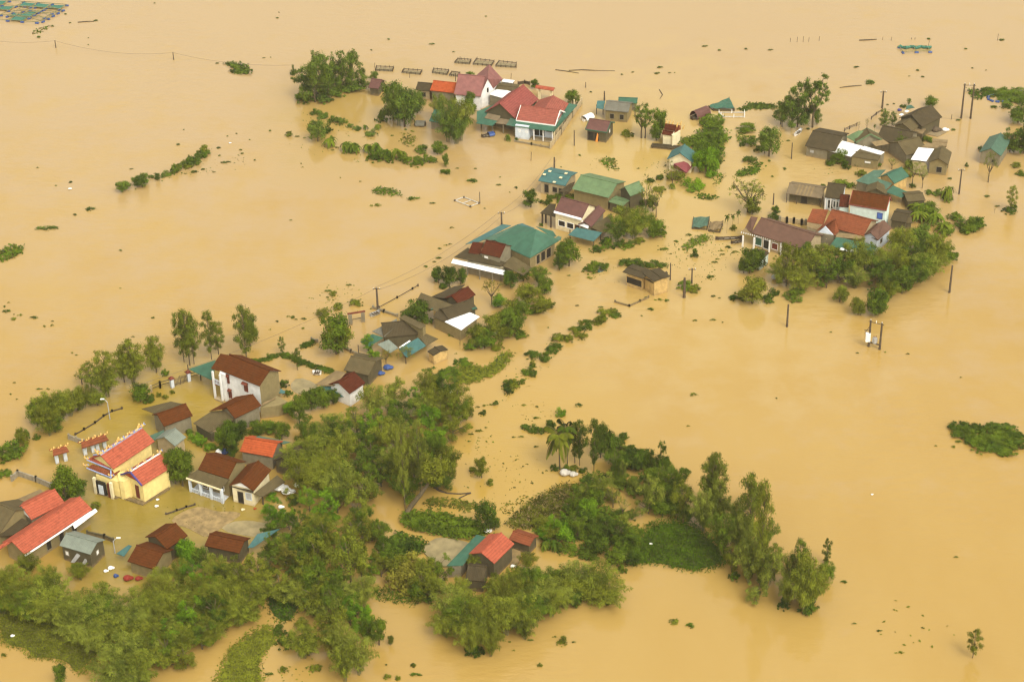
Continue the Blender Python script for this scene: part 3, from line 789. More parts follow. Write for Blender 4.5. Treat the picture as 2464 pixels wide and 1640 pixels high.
# ------------------------------------------------------------------ flood water
def make_water():
    s = N('flood_water', .08, 1.0); s.b.inputs['IOR'].default_value = 1.33
    o = s.tc.outputs['Object']
    mp = s.n('ShaderNodeMapping'); mp.inputs['Scale'].default_value = (1, .45, 1); s.l(o, mp.inputs[0])
    big = s.noise(.012, 4, .55, vec=mp.outputs[0]); mid = s.noise(.07, 5, .6, vec=mp.outputs[0])
    f = s.math('ADD', s.math('MULTIPLY', big, .65), s.math('MULTIPLY', mid, .35))
    base = s.ramp(f, [(.36, (.322, .202, .047, 1)), (.5, (.340, .221, .059, 1)), (.66, (.358, .240, .073, 1))])
    # painted reflections: tree shade darkens the yards, bright sky pales channels and far water
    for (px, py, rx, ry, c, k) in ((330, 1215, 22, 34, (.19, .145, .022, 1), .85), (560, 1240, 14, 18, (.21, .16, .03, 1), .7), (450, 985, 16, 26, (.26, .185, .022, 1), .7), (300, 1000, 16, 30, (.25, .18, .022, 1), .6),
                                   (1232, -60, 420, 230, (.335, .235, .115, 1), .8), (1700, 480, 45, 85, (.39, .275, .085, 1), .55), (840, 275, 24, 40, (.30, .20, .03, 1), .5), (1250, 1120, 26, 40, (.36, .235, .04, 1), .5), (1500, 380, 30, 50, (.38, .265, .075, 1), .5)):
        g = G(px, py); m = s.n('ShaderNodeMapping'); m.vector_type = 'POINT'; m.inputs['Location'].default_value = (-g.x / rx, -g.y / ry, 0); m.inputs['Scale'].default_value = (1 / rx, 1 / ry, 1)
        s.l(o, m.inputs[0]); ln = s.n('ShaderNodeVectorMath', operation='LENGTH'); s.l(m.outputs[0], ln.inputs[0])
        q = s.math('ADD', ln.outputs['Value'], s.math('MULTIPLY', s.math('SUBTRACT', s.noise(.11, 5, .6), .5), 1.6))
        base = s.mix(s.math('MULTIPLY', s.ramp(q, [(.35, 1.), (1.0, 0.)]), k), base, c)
    mp2 = s.n('ShaderNodeMapping'); mp2.inputs['Scale'].default_value = (.42, 1.0, 1); mp2.inputs['Rotation'].default_value = (0, 0, RAD(24)); s.l(o, mp2.inputs[0])
    rip = s.noise(.8, 3, .55, vec=mp2.outputs[0]); fine = s.noise(5.0, 2, .5, vec=mp2.outputs[0])
    # ripples rise where the wind reaches the open water
    wind = s.ramp(s.noise(.018, 3, .5, vec=mp.outputs[0]), [(.42, .08), (.66, 1.)])
    hgt = s.math('MULTIPLY', s.math('ADD', rip, s.math('MULTIPLY', fine, .22)), wind)
    s.bump(hgt, .7, .27)
    return s.out(base)
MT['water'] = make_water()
wv = [(-2500, -600, 0), (2500, -600, 0), (2500, 5500, 0), (-2500, 5500, 0)]
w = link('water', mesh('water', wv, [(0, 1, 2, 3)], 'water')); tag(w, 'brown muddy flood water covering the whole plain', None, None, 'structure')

# ================================================================== houses
# ---- far cluster, red roofs
h = gable('red_roofed_house', 'salmon roofed house with teal awnings and pale blue veranda inside a walled yard', 3, (1055, 985), (1550, 1050), (1130, 800), 3.9, 30, 'salmon', 'w_blue', trim='white', landmark='the salmon roofed house', over=.5)
h.skirt(0, 2.3, 3.75, 3.1, 'teal', -.06, 1.02); h.sheet(3, [(1522, 1146, 3.1), (1828, 797, 3.1), (1718, 778, 3.9), (1550, 1070, 3.8)], 'teal', 'awning')
h.posts(0, 1.9, 3.15, 3, .5, .97, 'white', .1)
h.mk('porch_wall', *(lambda m: (m.V, m.F))(MB().box(.3, -1.6, -1.5, 3.6, .45, 3.35)), 'w_blue')
h.mk('porch_floor', *(lambda m: (m.V, m.F))(MB().box(3.65, -1.6, -1.5, h.L - .3, .48, .12)), 'w_grey')
for q, w_, hh, z in ((.5, 1.5, 2.2, 1.5), (.66, 1.2, 2.2, 1.5), (.86, 1.3, 1.0, 2.2)): h.win(0, q, z, w_, hh, 'black', 'w_blue')
for q in (.1, .3): h.win(0, q, 2.1, .3, .4, 'black', 'white', off=2.05)
for q in (.3, .7): h.win(1, q, 1.9, 1.1, 1.1, 'glass', 'cream')
for i in range(6):
    p = h.loc(GZ(3, (1535 + 50 * i, 1250 - 74 * i))); MB().box(p.x - .1, p.y - .1, -1, p.x + .1, p.y + .1, 3.1).build('post', 'cream', h.root)
h.block(3, [(1530, 1080), (1700, 840), (1640, 800), (1480, 1040)], 3.3, 'w_beige', 'side_wall')
k = gable2('roof_wing', None, 3, (1335, 735), (1715, 778), (1195, 922), 3.95, 24, 'salmon', 'w_blue', over=.45)
k.root.parent = h.root; k.root.matrix_parent_inverse = Matrix.Translation((-h.o).to_3d()); k.root.matrix_parent_inverse = (Matrix.Translation(h.o) @ Matrix.Rotation(h.rz, 4, 'Z')).inverted()
for kk in ('category', 'label'):
    if kk in k.root: del k.root[kk]
h2 = gable2('red_roofed_house', 'older salmon roofed house with a grey gable and a ragged brown porch roof', 3, (662, 882), (1042, 966), (1330, 722), 3.6, 36, 'rose', 'w_dark', landmark='the grey gabled salmon house', ridge='rose')
h2.sheet(3, [(550, 1028, 2.6), (760, 1060, 2.6), (860, 950, 3.3), (650, 905, 3.3)], 'teal', 'awning')
h2.sheet(3, [(765, 1022, 2.7), (940, 1045, 2.7), (985, 985, 3.1), (835, 962, 3.1)], 'rotten', 'awning')
h2.sheet(3, [(560, 1000, 2.9), (560, 880, 3.6), (900, 740, 3.9), (760, 850, 3.2)], 'teal', 'awning')
h2.sheet(3, [(655, 960, 3.2), (830, 1000, 3.0), (860, 935, 3.5), (700, 900, 3.6)], 'rotten', 'porch_roof')
h2.posts(3, 2.2, 2.7, 4, -.1, 1.0, 'w_grey', .12)
h2.win(3, .75, 1.6, 1.4, 2.0, 'black', 'w_grey', 'door')
h2.sheet(3, [(930, 1050, 2.9), (1010, 1060, 2.9), (1060, 985, 3.4), (985, 960, 3.4)], 'sea', 'awning')
h3 = gable('mauve_roofed_house', 'tall mauve roofed house with a steep white gable', 3, (272, 662), (612, 690), (338, 412), 3.9, 33, 'mauve', 'w_white', landmark='the mauve roofed house')
def steep(h):
    zr, ze = 7.4, 3.7
    h.sheet(3, [(700, 468, zr), (713, 288, zr), (540, 438, ze + .8), (605, 668, ze)], 'mauve', 'steep_roof')
    h.sheet(3, [(700, 466, zr), (716, 286, zr), (888, 472, ze + .4), (767, 592, ze)], 'mauve', 'steep_roof')
    a, b, c = h.loc(GZ(3, (690, 478), zr - .3)), h.loc(GZ(3, (612, 668), ze)), h.loc(GZ(3, (758, 600), ze))
    d = (h.loc(GZ(3, (705, 300), zr - .3)) - a).normalized() * .35
    P = [a + d, b + d, c + d]; n_ = (P[1] - P[0]).cross(P[2] - P[0]).normalized() * .2
    V = P + [p + n_ for p in P]
    h.mk('gable_wall', V, [(0, 1, 2), (5, 4, 3), (0, 3, 4, 1), (1, 4, 5, 2), (2, 5, 3, 0)], 'white')
    P = [h.loc(GZ(3, p, ze)) for p in ((615, 668), (760, 600), (870, 478), (560, 450))]
    V = P + [Vector((p.x, p.y, -1.5)) for p in P]
    h.mk('tower_wall', V, [(0, 1, 2, 3), (0, 4, 5, 1), (1, 5, 6, 2), (2, 6, 7, 3), (3, 7, 4, 0)], 'w_white')
    q = h.loc(GZ(3, (700, 600), 4.2)) - d * .5
    m = MB().box(q.x - .15, q.y - .3, 3.6, q.x + .15, q.y + .3, 4.7); m.build('vent', 'black', h.root)
steep(h3)
h = gable('annex', 'low orange roofed annex beside the mauve roofed house', 2, (1468, 617), (1700, 642), (1500, 525), 3.3, 24, 'orange', 'w_grey', cat='shed', landmark='the orange annex')
h = gable('shed', 'grey roofed shed beyond the bamboo, next to the orange annex', 2, (1330, 612), (1475, 625), (1400, 545), 2.4, 22, 'fibre_dark', 'w_beige', cat='shed')
h.win(0, .5, 1.2, 1.0, 1.0, 'black', 'w_grey')
h = gable('shed', 'small purple grey shed behind the spreading trees', 2, (885, 590), (985, 602), (905, 505), 2.2, 26, 'plum', 'w_dark', cat='shed', landmark='the purple grey shed')
h = flat('lean_to', 'white tin lean-to behind the mauve roofed house', 3, (718, 662), (915, 716), (1008, 632), 3.3, 'white_tin', 'w_grey', cat='shed', pitch=3, over=.1)
h = flat('shed', 'grey roofed shed between the two white tin lean-tos', 3, (790, 596), (1050, 620), (880, 520), 3.4, 'fibre', 'w_grey', cat='shed', over=.1)
h = flat('lean_to', 'small white tin lean-to at the back of the mauve roofed house', 3, (874, 502), (1010, 520), (885, 468), 3.5, 'white_tin', 'w_grey', cat='shed', over=.1)
h = gable('shed', 'teal roofed shed half hidden behind the near bamboo', 2, (1460, 905), (1600, 930), (1500, 800), 2.2, 30, 'teal', 'w_grey', cat='shed')
# gateway with red tiled coping behind
def gate_frame(zf, a, b, hh, label, col='cream', cop='coral', lmk=None):
    A, B = GZ(zf, a), GZ(zf, b); d = B - A; L = d.length; r = empty('gateway', A, math.atan2(d.y, d.x)); tag(r, label, 'gate')
    for x in (0, L): MB().box(x - .25, -.25, -1.5, x + .25, .25, hh - .3).build('gate_post', col, r)
    MB().box(-.6, -.5, hh - .35, L + .6, .5, hh - .1).add(*(lambda q: (q.V, q.F))(MB().plate([(-.8, -.7, hh - .1), (L + .8, -.7, hh - .1), (L + .8, 0, hh + .4), (-.8, 0, hh + .4)], .1))) \
        .add(*(lambda q: (q.V, q.F))(MB().plate([(-.8, .7, hh - .1), (L + .8, .7, hh - .1), (L + .8, 0, hh + .4), (-.8, 0, hh + .4)], .1))).build('coping', cop, r)
    if lmk: lm(*proj((A + B) / 2), lmk)
gate_frame(3, (1348, 722), (1500, 745), 3.2, 'gateway with red tiled coping behind the salmon roofed house')

def wall_run(zf, pts, hh, label, mat='concrete', t=.18, post=2.6, name='yard_wall', lmk=None, postmat=None, z0=-1.2, rails=False, cap=None, pst=.16):
    """low wall or fence along a line: panels and posts"""
    W = [GZ(zf, p) for p in pts]; r = empty(name, W[0]); tag(r, label, 'wall' if not rails else 'fence')
    for i in range(len(W) - 1):
        a, b = W[i] - W[0], W[i + 1] - W[0]; d = (b - a); L = d.length; d.normalize(); s_ = Vector((-d.y, d.x, 0))
        n = max(1, round(L / post))
        for j in range(n):
            p, q = a + d * (L * j / n), a + d * (L * (j + 1) / n)
            m = MB()
            def slab(z0_, z1_, tt):
                V = [p - s_ * tt, q - s_ * tt, q + s_ * tt, p + s_ * tt]
                V = [Vector((v.x, v.y, z0_)) for v in V] + [Vector((v.x, v.y, z1_)) for v in V]
                m.add(V, [(0, 3, 2, 1), (4, 5, 6, 7), (0, 1, 5, 4), (1, 2, 6, 5), (2, 3, 7, 6), (3, 0, 4, 7)])
            if rails: slab(hh - .14, hh, t * .4); slab(hh * .45, hh * .45 + .1, t * .4)
            else: slab(z0, hh, t / 2)
            m.build('rail' if rails else 'wall_panel', mat, r)
        for j in range(n + 1):
            p = a + d * (L * j / n); MB().box(p.x - pst, p.y - pst, z0, p.x + pst, p.y + pst, hh + .18).build('post', postmat or mat, r)
    if lmk: lm(*proj(W[len(W) // 2]), lmk)
    return r
wall_run(3, [(1880, 790), (1760, 960), (1620, 1170), (1490, 1345)], 1.5, 'long stained yard wall running beside the salmon roofed house', 'w_beige', .22, 2.8)
wall_run(3, [(1478, 1345), (1250, 1300), (1035, 1262)], .45, 'low front wall of the salmon roofed house', 'w_grey', .2, 3)

# ---- sheds right of it
h = gable('shed', 'dark plank shed with striped brown roof and teal eave', 4, (150, 782), (420, 824), (218, 655), 3.0, 26, 'plum', 'w_dark', cat='shed', trim='teal', landmark='the dark plank shed')
h.win(0, .2, 1.2, 1.3, 1.9, 'black', 'wood', 'door'); h.win(0, .5, 1.2, 1.0, 1.9, 'black', 'wood', 'door'); h.win(1, .5, 1.9, .7, .8, 'white', 'w_grey')
q = MB(); c, e, nn = h.frame_pt(0, .52); P = [c + e * .1 + nn * .12 + Vector((0, 0, 2.2)), c + e * .35 + nn * .15 + Vector((0, 0, 1.9)), c + e * .3 + nn * .45 + Vector((0, 0, .1)), c - e * .3 + nn * .3 + Vector((0, 0, .05))]
P = [h.o + h.u * p.x + h.n * p.y + Vector((0, 0, p.z)) for p in P]; o0 = P[3].copy(); o0.z = 0; P = [p - o0 for p in P]
for s_ in range(4): q.add([P[0], P[1], P[2], P[3]] + [p + Vector((.04, .04, 0)) for p in (P[0], P[1], P[2], P[3])], [(0, 1, 2, 3), (7, 6, 5, 4), (0, 4, 5, 1), (2, 6, 7, 3)]); break
tag(q.build('hanging_cloth', 'cloth_orange', None, o0), 'orange cloth hanging in the doorway of the dark plank shed', 'cloth')
h = gable('shed', 'long blue grey roofed shed with bare brown walls', 4, (380, 545), (690, 575), (400, 432), 2.9, 20, 'slate', 'w_tan', cat='shed', landmark='the long grey shed')
h.win(0, .3, 1.3, .9, 1.2, 'black', 'w_grey'); h.win(0, .75, 1.3, .9, 1.2, 'black', 'w_grey')
h.sheet(4, [(285, 522, 2.6), (378, 538, 2.6), (398, 432, 3.3), (298, 430, 3.3)], 'bluetin', 'side_roof')
for xx, yy in ((290, 600), (372, 605)):
    p = h.loc(GZ(4, (xx, yy))); MB().box(p.x - .08, p.y - .08, -1, p.x + .08, p.y + .08, 2.5).build('post', 'wood', h.root)
h = gable('shed', 'narrow teal roof behind the long grey shed', 4, (560, 452), (800, 462), (545, 418), 2.2, 22, 'teal', 'w_grey', cat='shed')
# small pagoda shrine
def shrine():
    h = gable('village_shrine', 'cream shrine with maroon tiers and upturned ridge ornaments', 4, (1112, 848), (1238, 868), (1120, 800), 3.0, 34, 'dark_red', 'w_cream', cat='shrine', landmark='the small shrine', over=.2)
    h.sheet(4, [(1140, 790, 3.6), (1310, 812, 3.6), (1330, 740, 4.6), (1155, 715, 4.6)], 'dark_red', 'upper_roof')
    h.sheet(4, [(1268, 842, 3.2), (1350, 790, 3.2), (1345, 735, 4.4), (1290, 770, 4.4)], 'brick_red', 'upper_roof')
    h.block(4, [(1245, 870), (1345, 805), (1335, 770), (1150, 740)], 3.2, 'w_cream', 'rear_wall')
    for x, y, z in ((1160, 712, 4.6), (1205, 705, 4.6), (1245, 718, 4.7), (1300, 735, 4.8), (1345, 720, 4.6), (1380, 770, 3.6)):
        p = h.loc(GZ(4, (x, y), z)); m = MB(); m.tube([(p.x, p.y, z - .4), (p.x + .1, p.y, z + .2), (p.x + .35, p.y, z + .8)], [.2, .16, .03], 5); m.build('ridge_ornament', 'gold', h.root)
    h.win(1, .5, 1.6, .5, 2.0, 'black', 'w_cream', 'door')
shrine()
h = flat('sunken_shed', 'drowned shed with only its flat brown roof above water', 4, (975, 1003), (1405, 1045), (985, 960), .55, 'fibre_dark', 'w_dark', cat='shed', over=.1, landmark='the drowned flat roof')
h = gable2('teal_roofed_house', 'cream gabled house with teal roof and maroon porch under creepers', 4, (1175, 1165), (1500, 1205), (1570, 1095), 3.0, 33, 'bluetin', 'w_cream', landmark='the teal roofed cream house', over=.5)
h.sheet(4, [(1262, 1222, 2.7), (1445, 1180, 2.7), (1505, 1240, 1.5), (1425, 1338, 1.3), (1250, 1270, 1.5)], 'maroon', 'porch_roof')
# ---- top right cluster
h = gable('grey_house', 'long low house with plain grey fibre cement roof at the cluster edge', 5, (540, 657), (790, 705), (690, 546), 2.7, 17, 'fibre_dark', 'w_grey', landmark='the long low grey house')
h.win(0, .2, 1.5, .9, .7, 'metal', 'w_grey')
h = gable2('grey_house', 'house with mauve grey gable wall and a thin green roof edge', 5, (965, 625), (1190, 610), (890, 580), 3.2, 30, 'fibre', 'w_grey', landmark='the mauve gable house', trim='moss')
h.sheet(5, [(880, 582, 3.0), (970, 632, 2.9), (1040, 535, 4.6), (985, 530, 4.6)], 'moss', 'side_roof')
h.sheet(5, [(1125, 660, 2.8), (1245, 640, 2.6), (1190, 605, 3.4), (1090, 625, 3.2)], 'fibre_light', 'side_roof')
h = flat('lean_to', 'large white tin roof over a shed with leaning bush in front', 5, (716, 690), (922, 745), (1003, 655), 2.6, 'white_tin', 'w_dark', cat='shed', over=.15, pitch=2, landmark='the large white tin roof')
h = flat('lean_to', 'narrow white tin strip behind the brown box shed', 5, (1000, 682), (1168, 732), (1190, 705), 2.7, 'white_tin', 'w_grey', cat='shed', over=.05)
h = flat('shed', 'brown box shed with a pale vent between white tin roofs', 5, (922, 745), (1150, 778), (1160, 700), 2.5, 'fibre', 'w_tan', cat='shed', over=.15, landmark='the brown box shed')
h.win(0, .62, 1.6, 1.3, .45, 'white', 'w_grey')
h = gable('grey_house', 'wide brown grey house behind the mauve gable house', 5, (1395, 655), (1130, 600), (1310, 515), 2.9, 24, 'fibre_dark', 'w_grey', landmark='the wide brown grey house')
h = gable('grey_house', 'brown grey roofed house behind the thin saplings', 5, (1380, 735), (1560, 690), (1395, 605), 2.7, 24, 'fibre', 'w_grey')
h = gable2('grey_house', 'farthest grey house with pale gable rim and a blue tin corner', 5, (1270, 488), (1425, 535), (1545, 470), 2.8, 26, 'fibre', 'w_tan', landmark='the farthest grey house')
h = gable2('grey_house', 'steep brown grey house at the back of the far cluster', 5, (1320, 425), (1510, 500), (1555, 370), 3.0, 30, 'fibre_dark', 'w_dark')
h.sheet(5, [(1375, 355, 2.4), (1450, 340, 2.6), (1420, 318, 2.4), (1385, 325, 2.4)], 'teal', 'awning')
for x, y in ((1385, 370), (1340, 398)):
    p = h.loc(GZ(5, (x, y), 3.6)); MB().box(p.x - .5, p.y - .35, 3.5, p.x + .5, p.y + .35, 3.62).build('roof_patch', 'white', h.root)
h = flat('shed', 'small brown porch roof below the farthest grey house', 5, (1420, 540), (1515, 558), (1530, 515), 2.0, 'fibre_light', 'w_dark', cat='shed', over=.1)
h = gable2('grey_house', 'grey brown house with white tin lean-to and a black gable window', 5, (1560, 795), (1728, 815), (1775, 712), 2.9, 30, 'fibre', 'w_tan', landmark='the house with the black window')
h.win(3, .42, 1.3, 1.1, 1.3, 'black', 'w_grey'); h.win(1 if h.n.x > 0 else 0, .5, 1.4, .8, 1.2, 'black', 'w_grey')
h.sheet(5, [(1418, 770, 2.9), (1545, 785, 2.9), (1612, 682, 3.6), (1480, 670, 3.6)], 'white_tin', 'tin_roof')
h.sheet(5, [(1440, 880, .6), (1560, 900, .6), (1545, 800, 2.6), (1430, 780, 2.6)], 'w_tan', 'lean_wall')
h.sheet(5, [(1505, 665, 3.2), (1640, 672, 3.2), (1660, 645, 3.4), (1550, 632, 3.4)], 'fibre_light', 'back_roof')
h = flat('shed', 'pale tan shed roof behind the white tin lean-to', 5, (1590, 650), (1715, 662), (1740, 610), 2.6, 'fibre_light', 'w_beige', cat='shed', over=.1)
h = gable2('green_roofed_house', 'lone grey house with mossy green gable roof standing apart', 5, (1985, 708), (2165, 742), (2182, 602), 2.9, 30, 'sea', 'w_grey', landmark='the lone green roofed house', over=.3)
h.win(3, .3, 1.2, .8, .7, 'black', 'w_grey')
# teal complex
h = gable2('teal_roofed_house', 'teal roofed house with orange gable end', 5, (1150, 915), (1282, 970), (1370, 893), 2.8, 32, 'teal', 'w_ochre', landmark='the orange gabled teal house')
h.sheet(5, [(965, 945, 2.6), (1110, 858, 3.6), (1210, 855, 3.9), (1150, 920, 3.0)], 'sea', 'side_roof')
h.sheet(5, [(962, 948, 2.6), (1212, 1018, 2.6), (1262, 968, 3.0), (1045, 892, 3.3)], 'sea', 'side_roof')
h.sheet(5, [(1212, 1040, 2.3), (1338, 1086, 2.0), (1412, 1048, 2.0), (1270, 984, 2.5)], 'teal', 'awning')
h.block(5, [(975, 950), (1205, 1015), (1255, 970), (1060, 895)], 2.4, 'w_grey', 'annex_wall')
h = gable2('grey_house', 'small brown grey gable tucked below the teal roofs', 5, (1040, 1040), (1215, 1058), (1150, 990), 2.4, 26, 'fibre', 'w_dark')
h = gable('shed', 'weathered shed with patched board roof on thin posts', 5, (385, 1050), (680, 1092), (465, 972), 2.3, 20, 'rotten', 'w_dark', cat='shed', landmark='the weathered post shed', over=.6)
for i in range(5):
    x = h.L * (.25 + .1 * i); MB().plate([(x, .1, h.ze + .06), (x + .35, .1, h.ze + .06), (x + .35 + .2, h.w, h.zr + .06), (x + .2, h.w, h.zr + .06)], .04).build('plank', 'fibre_light', h.roof)
for q_ in (.02, .3, .98): h.col(q_ * h.L, .1, 2.2, .07, 'wood')
h.win(0, .5, 1.1, 1.3, 1.8, 'black', 'wood', 'door')
h = gable('veranda_house', 'dark roofed house with white veranda columns', 5, (705, 1082), (850, 1100), (790, 970), 3.2, 30, 'fibre_dark', 'w_blue', landmark='the white columned veranda')
h.posts(0, .1, 3.0, 4, .05, .95, 'white', .14)
h.win(0, .3, 1.5, 1.1, 2.0, 'black', 'white', 'door'); h.win(0, .65, 1.6, 1.1, 1.4, 'glass', 'white')
h.block(5, [(715, 1160), (850, 1180), (850, 1150), (720, 1140)], .5, 'w_blue', 'porch_floor')
h = gable('tall_white_house', 'two storey mint white house with dark brown roof and one blue window', 5, (905, 1136), (1215, 1187), (936, 1027), 5.4, 30, 'brown', 'w_mint', trim='salmon', landmark='the mint white house', over=.25, Wk=.8)
h.win(0, .86, 3.6, 1.0, 1.25, 'shutter', 'navy')
h = gable('annex', 'small dark red roof against the mint white house', 5, (822, 1158), (902, 1165), (858, 1062), 4.0, 32, 'dark_red', 'w_mint', cat='house', over=.15)
h = gable('brick_roofed_house', 'wide brick red roofed house with a forward grey gable', 7, (1005, 418), (1288, 494), (1042, 300), 3.6, 27, 'brick_red', 'w_beige', landmark='the wide brick red roof')
h.sheet(7, [(887, 392, 3.2), (1005, 412, 3.2), (1040, 308, 4.8), (928, 300, 4.8)], 'brick_red', 'side_roof')
h.sheet(7, [(1008, 415, 3.5), (1085, 490, 3.4), (1118, 460, 3.9), (1092, 370, 5.2)], 'brick_red', 'front_roof')
h.sheet(7, [(948, 466, 3.1), (1012, 424, 4.6), (1092, 370, 5.25), (1000, 412, 3.7)], 'brick_red', 'front_roof')
h.block(7, [(962, 472), (1078, 492), (1110, 440), (1000, 420)], 3.3, 'w_grey', 'porch_wall')
P = [h.loc(GZ(7, (965, 470), 3.2)), h.loc(GZ(7, (1078, 490), 3.2)), h.loc(GZ(7, (1018, 425), 4.9))]
h.mk('gable_wall', P + [p + Vector((0, .15, 0)) for p in P], [(0, 1, 2), (5, 4, 3), (0, 3, 4, 1), (1, 4, 5, 2), (2, 5, 3, 0)], 'w_blue')
h.sheet(7, [(885, 428, 2.6), (960, 452, 2.6), (990, 412, 3.1), (900, 396, 3.1)], 'fibre_light', 'awning')
h.sheet(7, [(1090, 500, 3.2), (1290, 518, 3.2), (1300, 490, 3.5), (1110, 470, 3.5)], 'fibre_light', 'gutter')
h.sheet(7, [(1048, 568, 2.4), (1372, 620, 2.4), (1372, 562, 3.0), (1098, 498, 3.2)], 'teal', 'awning')
h.sheet(7, [(1122, 590, 2.35), (1362, 642, 2.3), (1372, 622, 2.45), (1128, 576, 2.5)], 'white_tin', 'gutter')
h.posts(0, 3.0, 2.4, 5, -.1, 1.2, 'w_beige', .1)
h = gable('brown_roofed_hall', 'long chocolate roofed house with scalloped white eave and open veranda', 7, (495, 470), (880, 592), (548, 358), 3.2, 26, 'chocolate', 'w_beige', landmark='the long chocolate roof', over=.4)
h.sheet(7, [(450, 436, 3.1), (495, 468, 3.2), (540, 362, 5.0), (492, 354, 4.9)], 'chocolate', 'side_roof')
h.sheet(7, [(420, 462, 2.85), (760, 548, 2.85), (770, 532, 3.1), (455, 436, 3.2)], 'fibre_light', 'veranda_roof')
for i in range(22):
    p = h.loc(GZ(7, (425 + i * 15.5, 466 + i * 3.9), 2.85)); MB().box(p.x - .1, p.y - .05, 2.62, p.x + .1, p.y + .05, 2.9).build('eave_scallop', 'white', h.root)
for x, y in ((432, 575), (510, 590), (620, 610), (700, 628)):
    p = h.loc(GZ(7, (x, y))); MB().box(p.x - .13, p.y - .13, -1, p.x + .13, p.y + .13, 2.8).build('column', 'white', h.root)
h.win(0, .1, 1.4, 1.5, 1.8, 'teal', 'white', 'door'); h.win(0, .26, 1.3, 1.5, 2.0, 'black', 'white', 'door'); h.win(0, .42, 1.5, 1.3, 1.4, 'redbrown', 'white')
h = gable('brown_roofed_house', 'short chocolate roofed house with a round vent in its pale side wall', 7, (1392, 522), (1490, 436), (1315, 492), 3.2, 33, 'chocolate', 'w_blue', landmark='the house with the round vent')
h.win(0, .35, 1.9, .8, .8, 'black', 'w_grey')
h.sheet(7, [(1305, 488, 3.1), (1392, 524, 3.1), (1436, 384, 5.0), (1420, 384, 5.0)], 'chocolate', 'side_roof')
for p in (((1480, 380), (1590, 400), (1540, 300), 2.2, 'fibre_dark', 'low brown roof beside the mint white house'), ((1560, 400), (1635, 400), (1600, 345), 1.8, 'fibre', 'small grey roof under the banana plants'),
          ((1600, 250), (1730, 240), (1640, 175), 2.0, 'fibre', 'rounded grey thatch roof beyond the banana plants')):
    flat('shed', p[5], 7, p[0], p[1], p[2], p[3], p[4], 'w_dark', cat='shed', over=.2, pitch=14)
h = gable('hut', 'tiny mint walled hut pressed against a dark bush', 7, (562, 668), (622, 612), (560, 600), 2.4, 14, 'fibre_dark', 'w_mint', cat='hut', landmark='the tiny mint hut', over=.15)
h.win(0, .5, 1.1, .5, 1.3, 'black', 'w_grey', 'door')
# ---- centre row
h = gable('blue_roofed_house', 'pale house with a single blue tin roof at the near end of the centre row', 6, (1000, 212), (1255, 262), (1110, 127), 3.3, 14, 'bluetin', 'w_beige', landmark='the blue tin roof', over=.4)
h.win(0, .25, 1.5, .9, 1.9, 'black', 'w_grey', 'door'); h.win(0, .6, 1.6, 1.0, 1.1, 'black', 'w_grey'); h.win(0, .85, 1.6, .8, 1.1, 'black', 'w_grey')
for x, y, z in ((1262, 148, 4.3), (1212, 188, 4.1), (1152, 230, 3.6), (1058, 158, 4.0), (1110, 128, 4.2)):
    p = h.loc(GZ(6, (x, y), z)); MB().box(p.x - .3, p.y - .3, z + .0, p.x + .3, p.y + .3, z + .14).build('sandbag', 'cream', h.root)
h = gable('moss_roofed_house', 'long house with faded moss green roof in two pitches', 6, (1320, 287), (1665, 370), (1432, 166), 3.4, 19, 'moss', 'w_tan', landmark='the long moss green roof', over=.3)
h.sheet(6, [(1318, 292, 3.45), (1664, 376, 3.45), (1716, 300, 4.25), (1366, 222, 4.25)], 'moss', 'lower_roof')
h.sheet(6, [(1190, 318, 2.2), (1300, 320, 2.4), (1345, 225, 3.4), (1300, 240, 3.2)], 'fibre_dark', 'side_roof')
h = gable2('moss_roofed_house', 'small dark house with a steep green gable beside the long moss roof', 6, (1762, 300), (1868, 360), (1955, 278), 3.8, 38, 'moss', 'w_dark', landmark='the steep green gable', over=.25)
h = flat('shed', 'pale green lean-to roof behind the centre bamboo', 6, (1662, 412), (1800, 452), (1760, 362), 2.4, 'moss', 'w_dark', cat='shed', over=.2, pitch=8)
h = gable('veranda_house', 'cream veranda house with plum roof and white gutter boards', 6, (1145, 510), (1408, 580), (1218, 368), 4.2, 32, 'plum', 'w_cream', landmark='the plum roofed veranda house', over=.3)
h.sheet(6, [(1018, 520, 2.9), (1362, 608, 2.9), (1412, 578, 3.7), (1150, 508, 3.7)], 'fibre_dark', 'veranda_roof'); h.sheet(6, [(1018, 520, 2.9), (1150, 508, 3.7), (1170, 432, 3.9), (1108, 432, 3.5)], 'fibre_dark', 'veranda_roof')
h.sheet(6, [(1146, 512, 4.25), (1406, 582, 4.25), (1410, 568, 4.4), (1150, 498, 4.4)], 'white_tin', 'gutter', .25)
for x, y in ((1040, 618), (1072, 612), (1120, 655), (1215, 675), (1302, 690)):
    p = h.loc(GZ(6, (x, y))); MB().box(p.x - .14, p.y - .14, -1, p.x + .14, p.y + .14, 3.0).build('column', 'wood', h.root)
h.win(0, .25, 1.8, 1.5, 1.2, 'black', 'white'); h.win(0, .58, 1.8, 1.5, 1.2, 'black', 'white'); h.win(0, .86, 1.3, .9, 2.0, 'black', 'redbrown', 'door')
h = gable2('plum_roofed_house', 'low plum grey gable with white sheet over its front', 6, (1375, 625), (1500, 650), (1690, 505), 2.9, 30, 'plum', 'w_grey', landmark='the low plum gable')
h.sheet(6, [(1500, 655, 2.5), (1625, 712, 2.2), (1720, 640, 2.2), (1690, 520, 2.9)], 'fibre', 'side_roof')
h.sheet(6, [(1372, 628, 2.6), (1470, 665, 2.6), (1480, 640, 2.9), (1410, 585, 3.6)], 'white_tin', 'cover_sheet')
h.sheet(6, [(1282, 725, 2.0), (1522, 786, 2.0), (1605, 702, 2.6), (1362, 655, 2.6)], 'bluetin', 'awning')
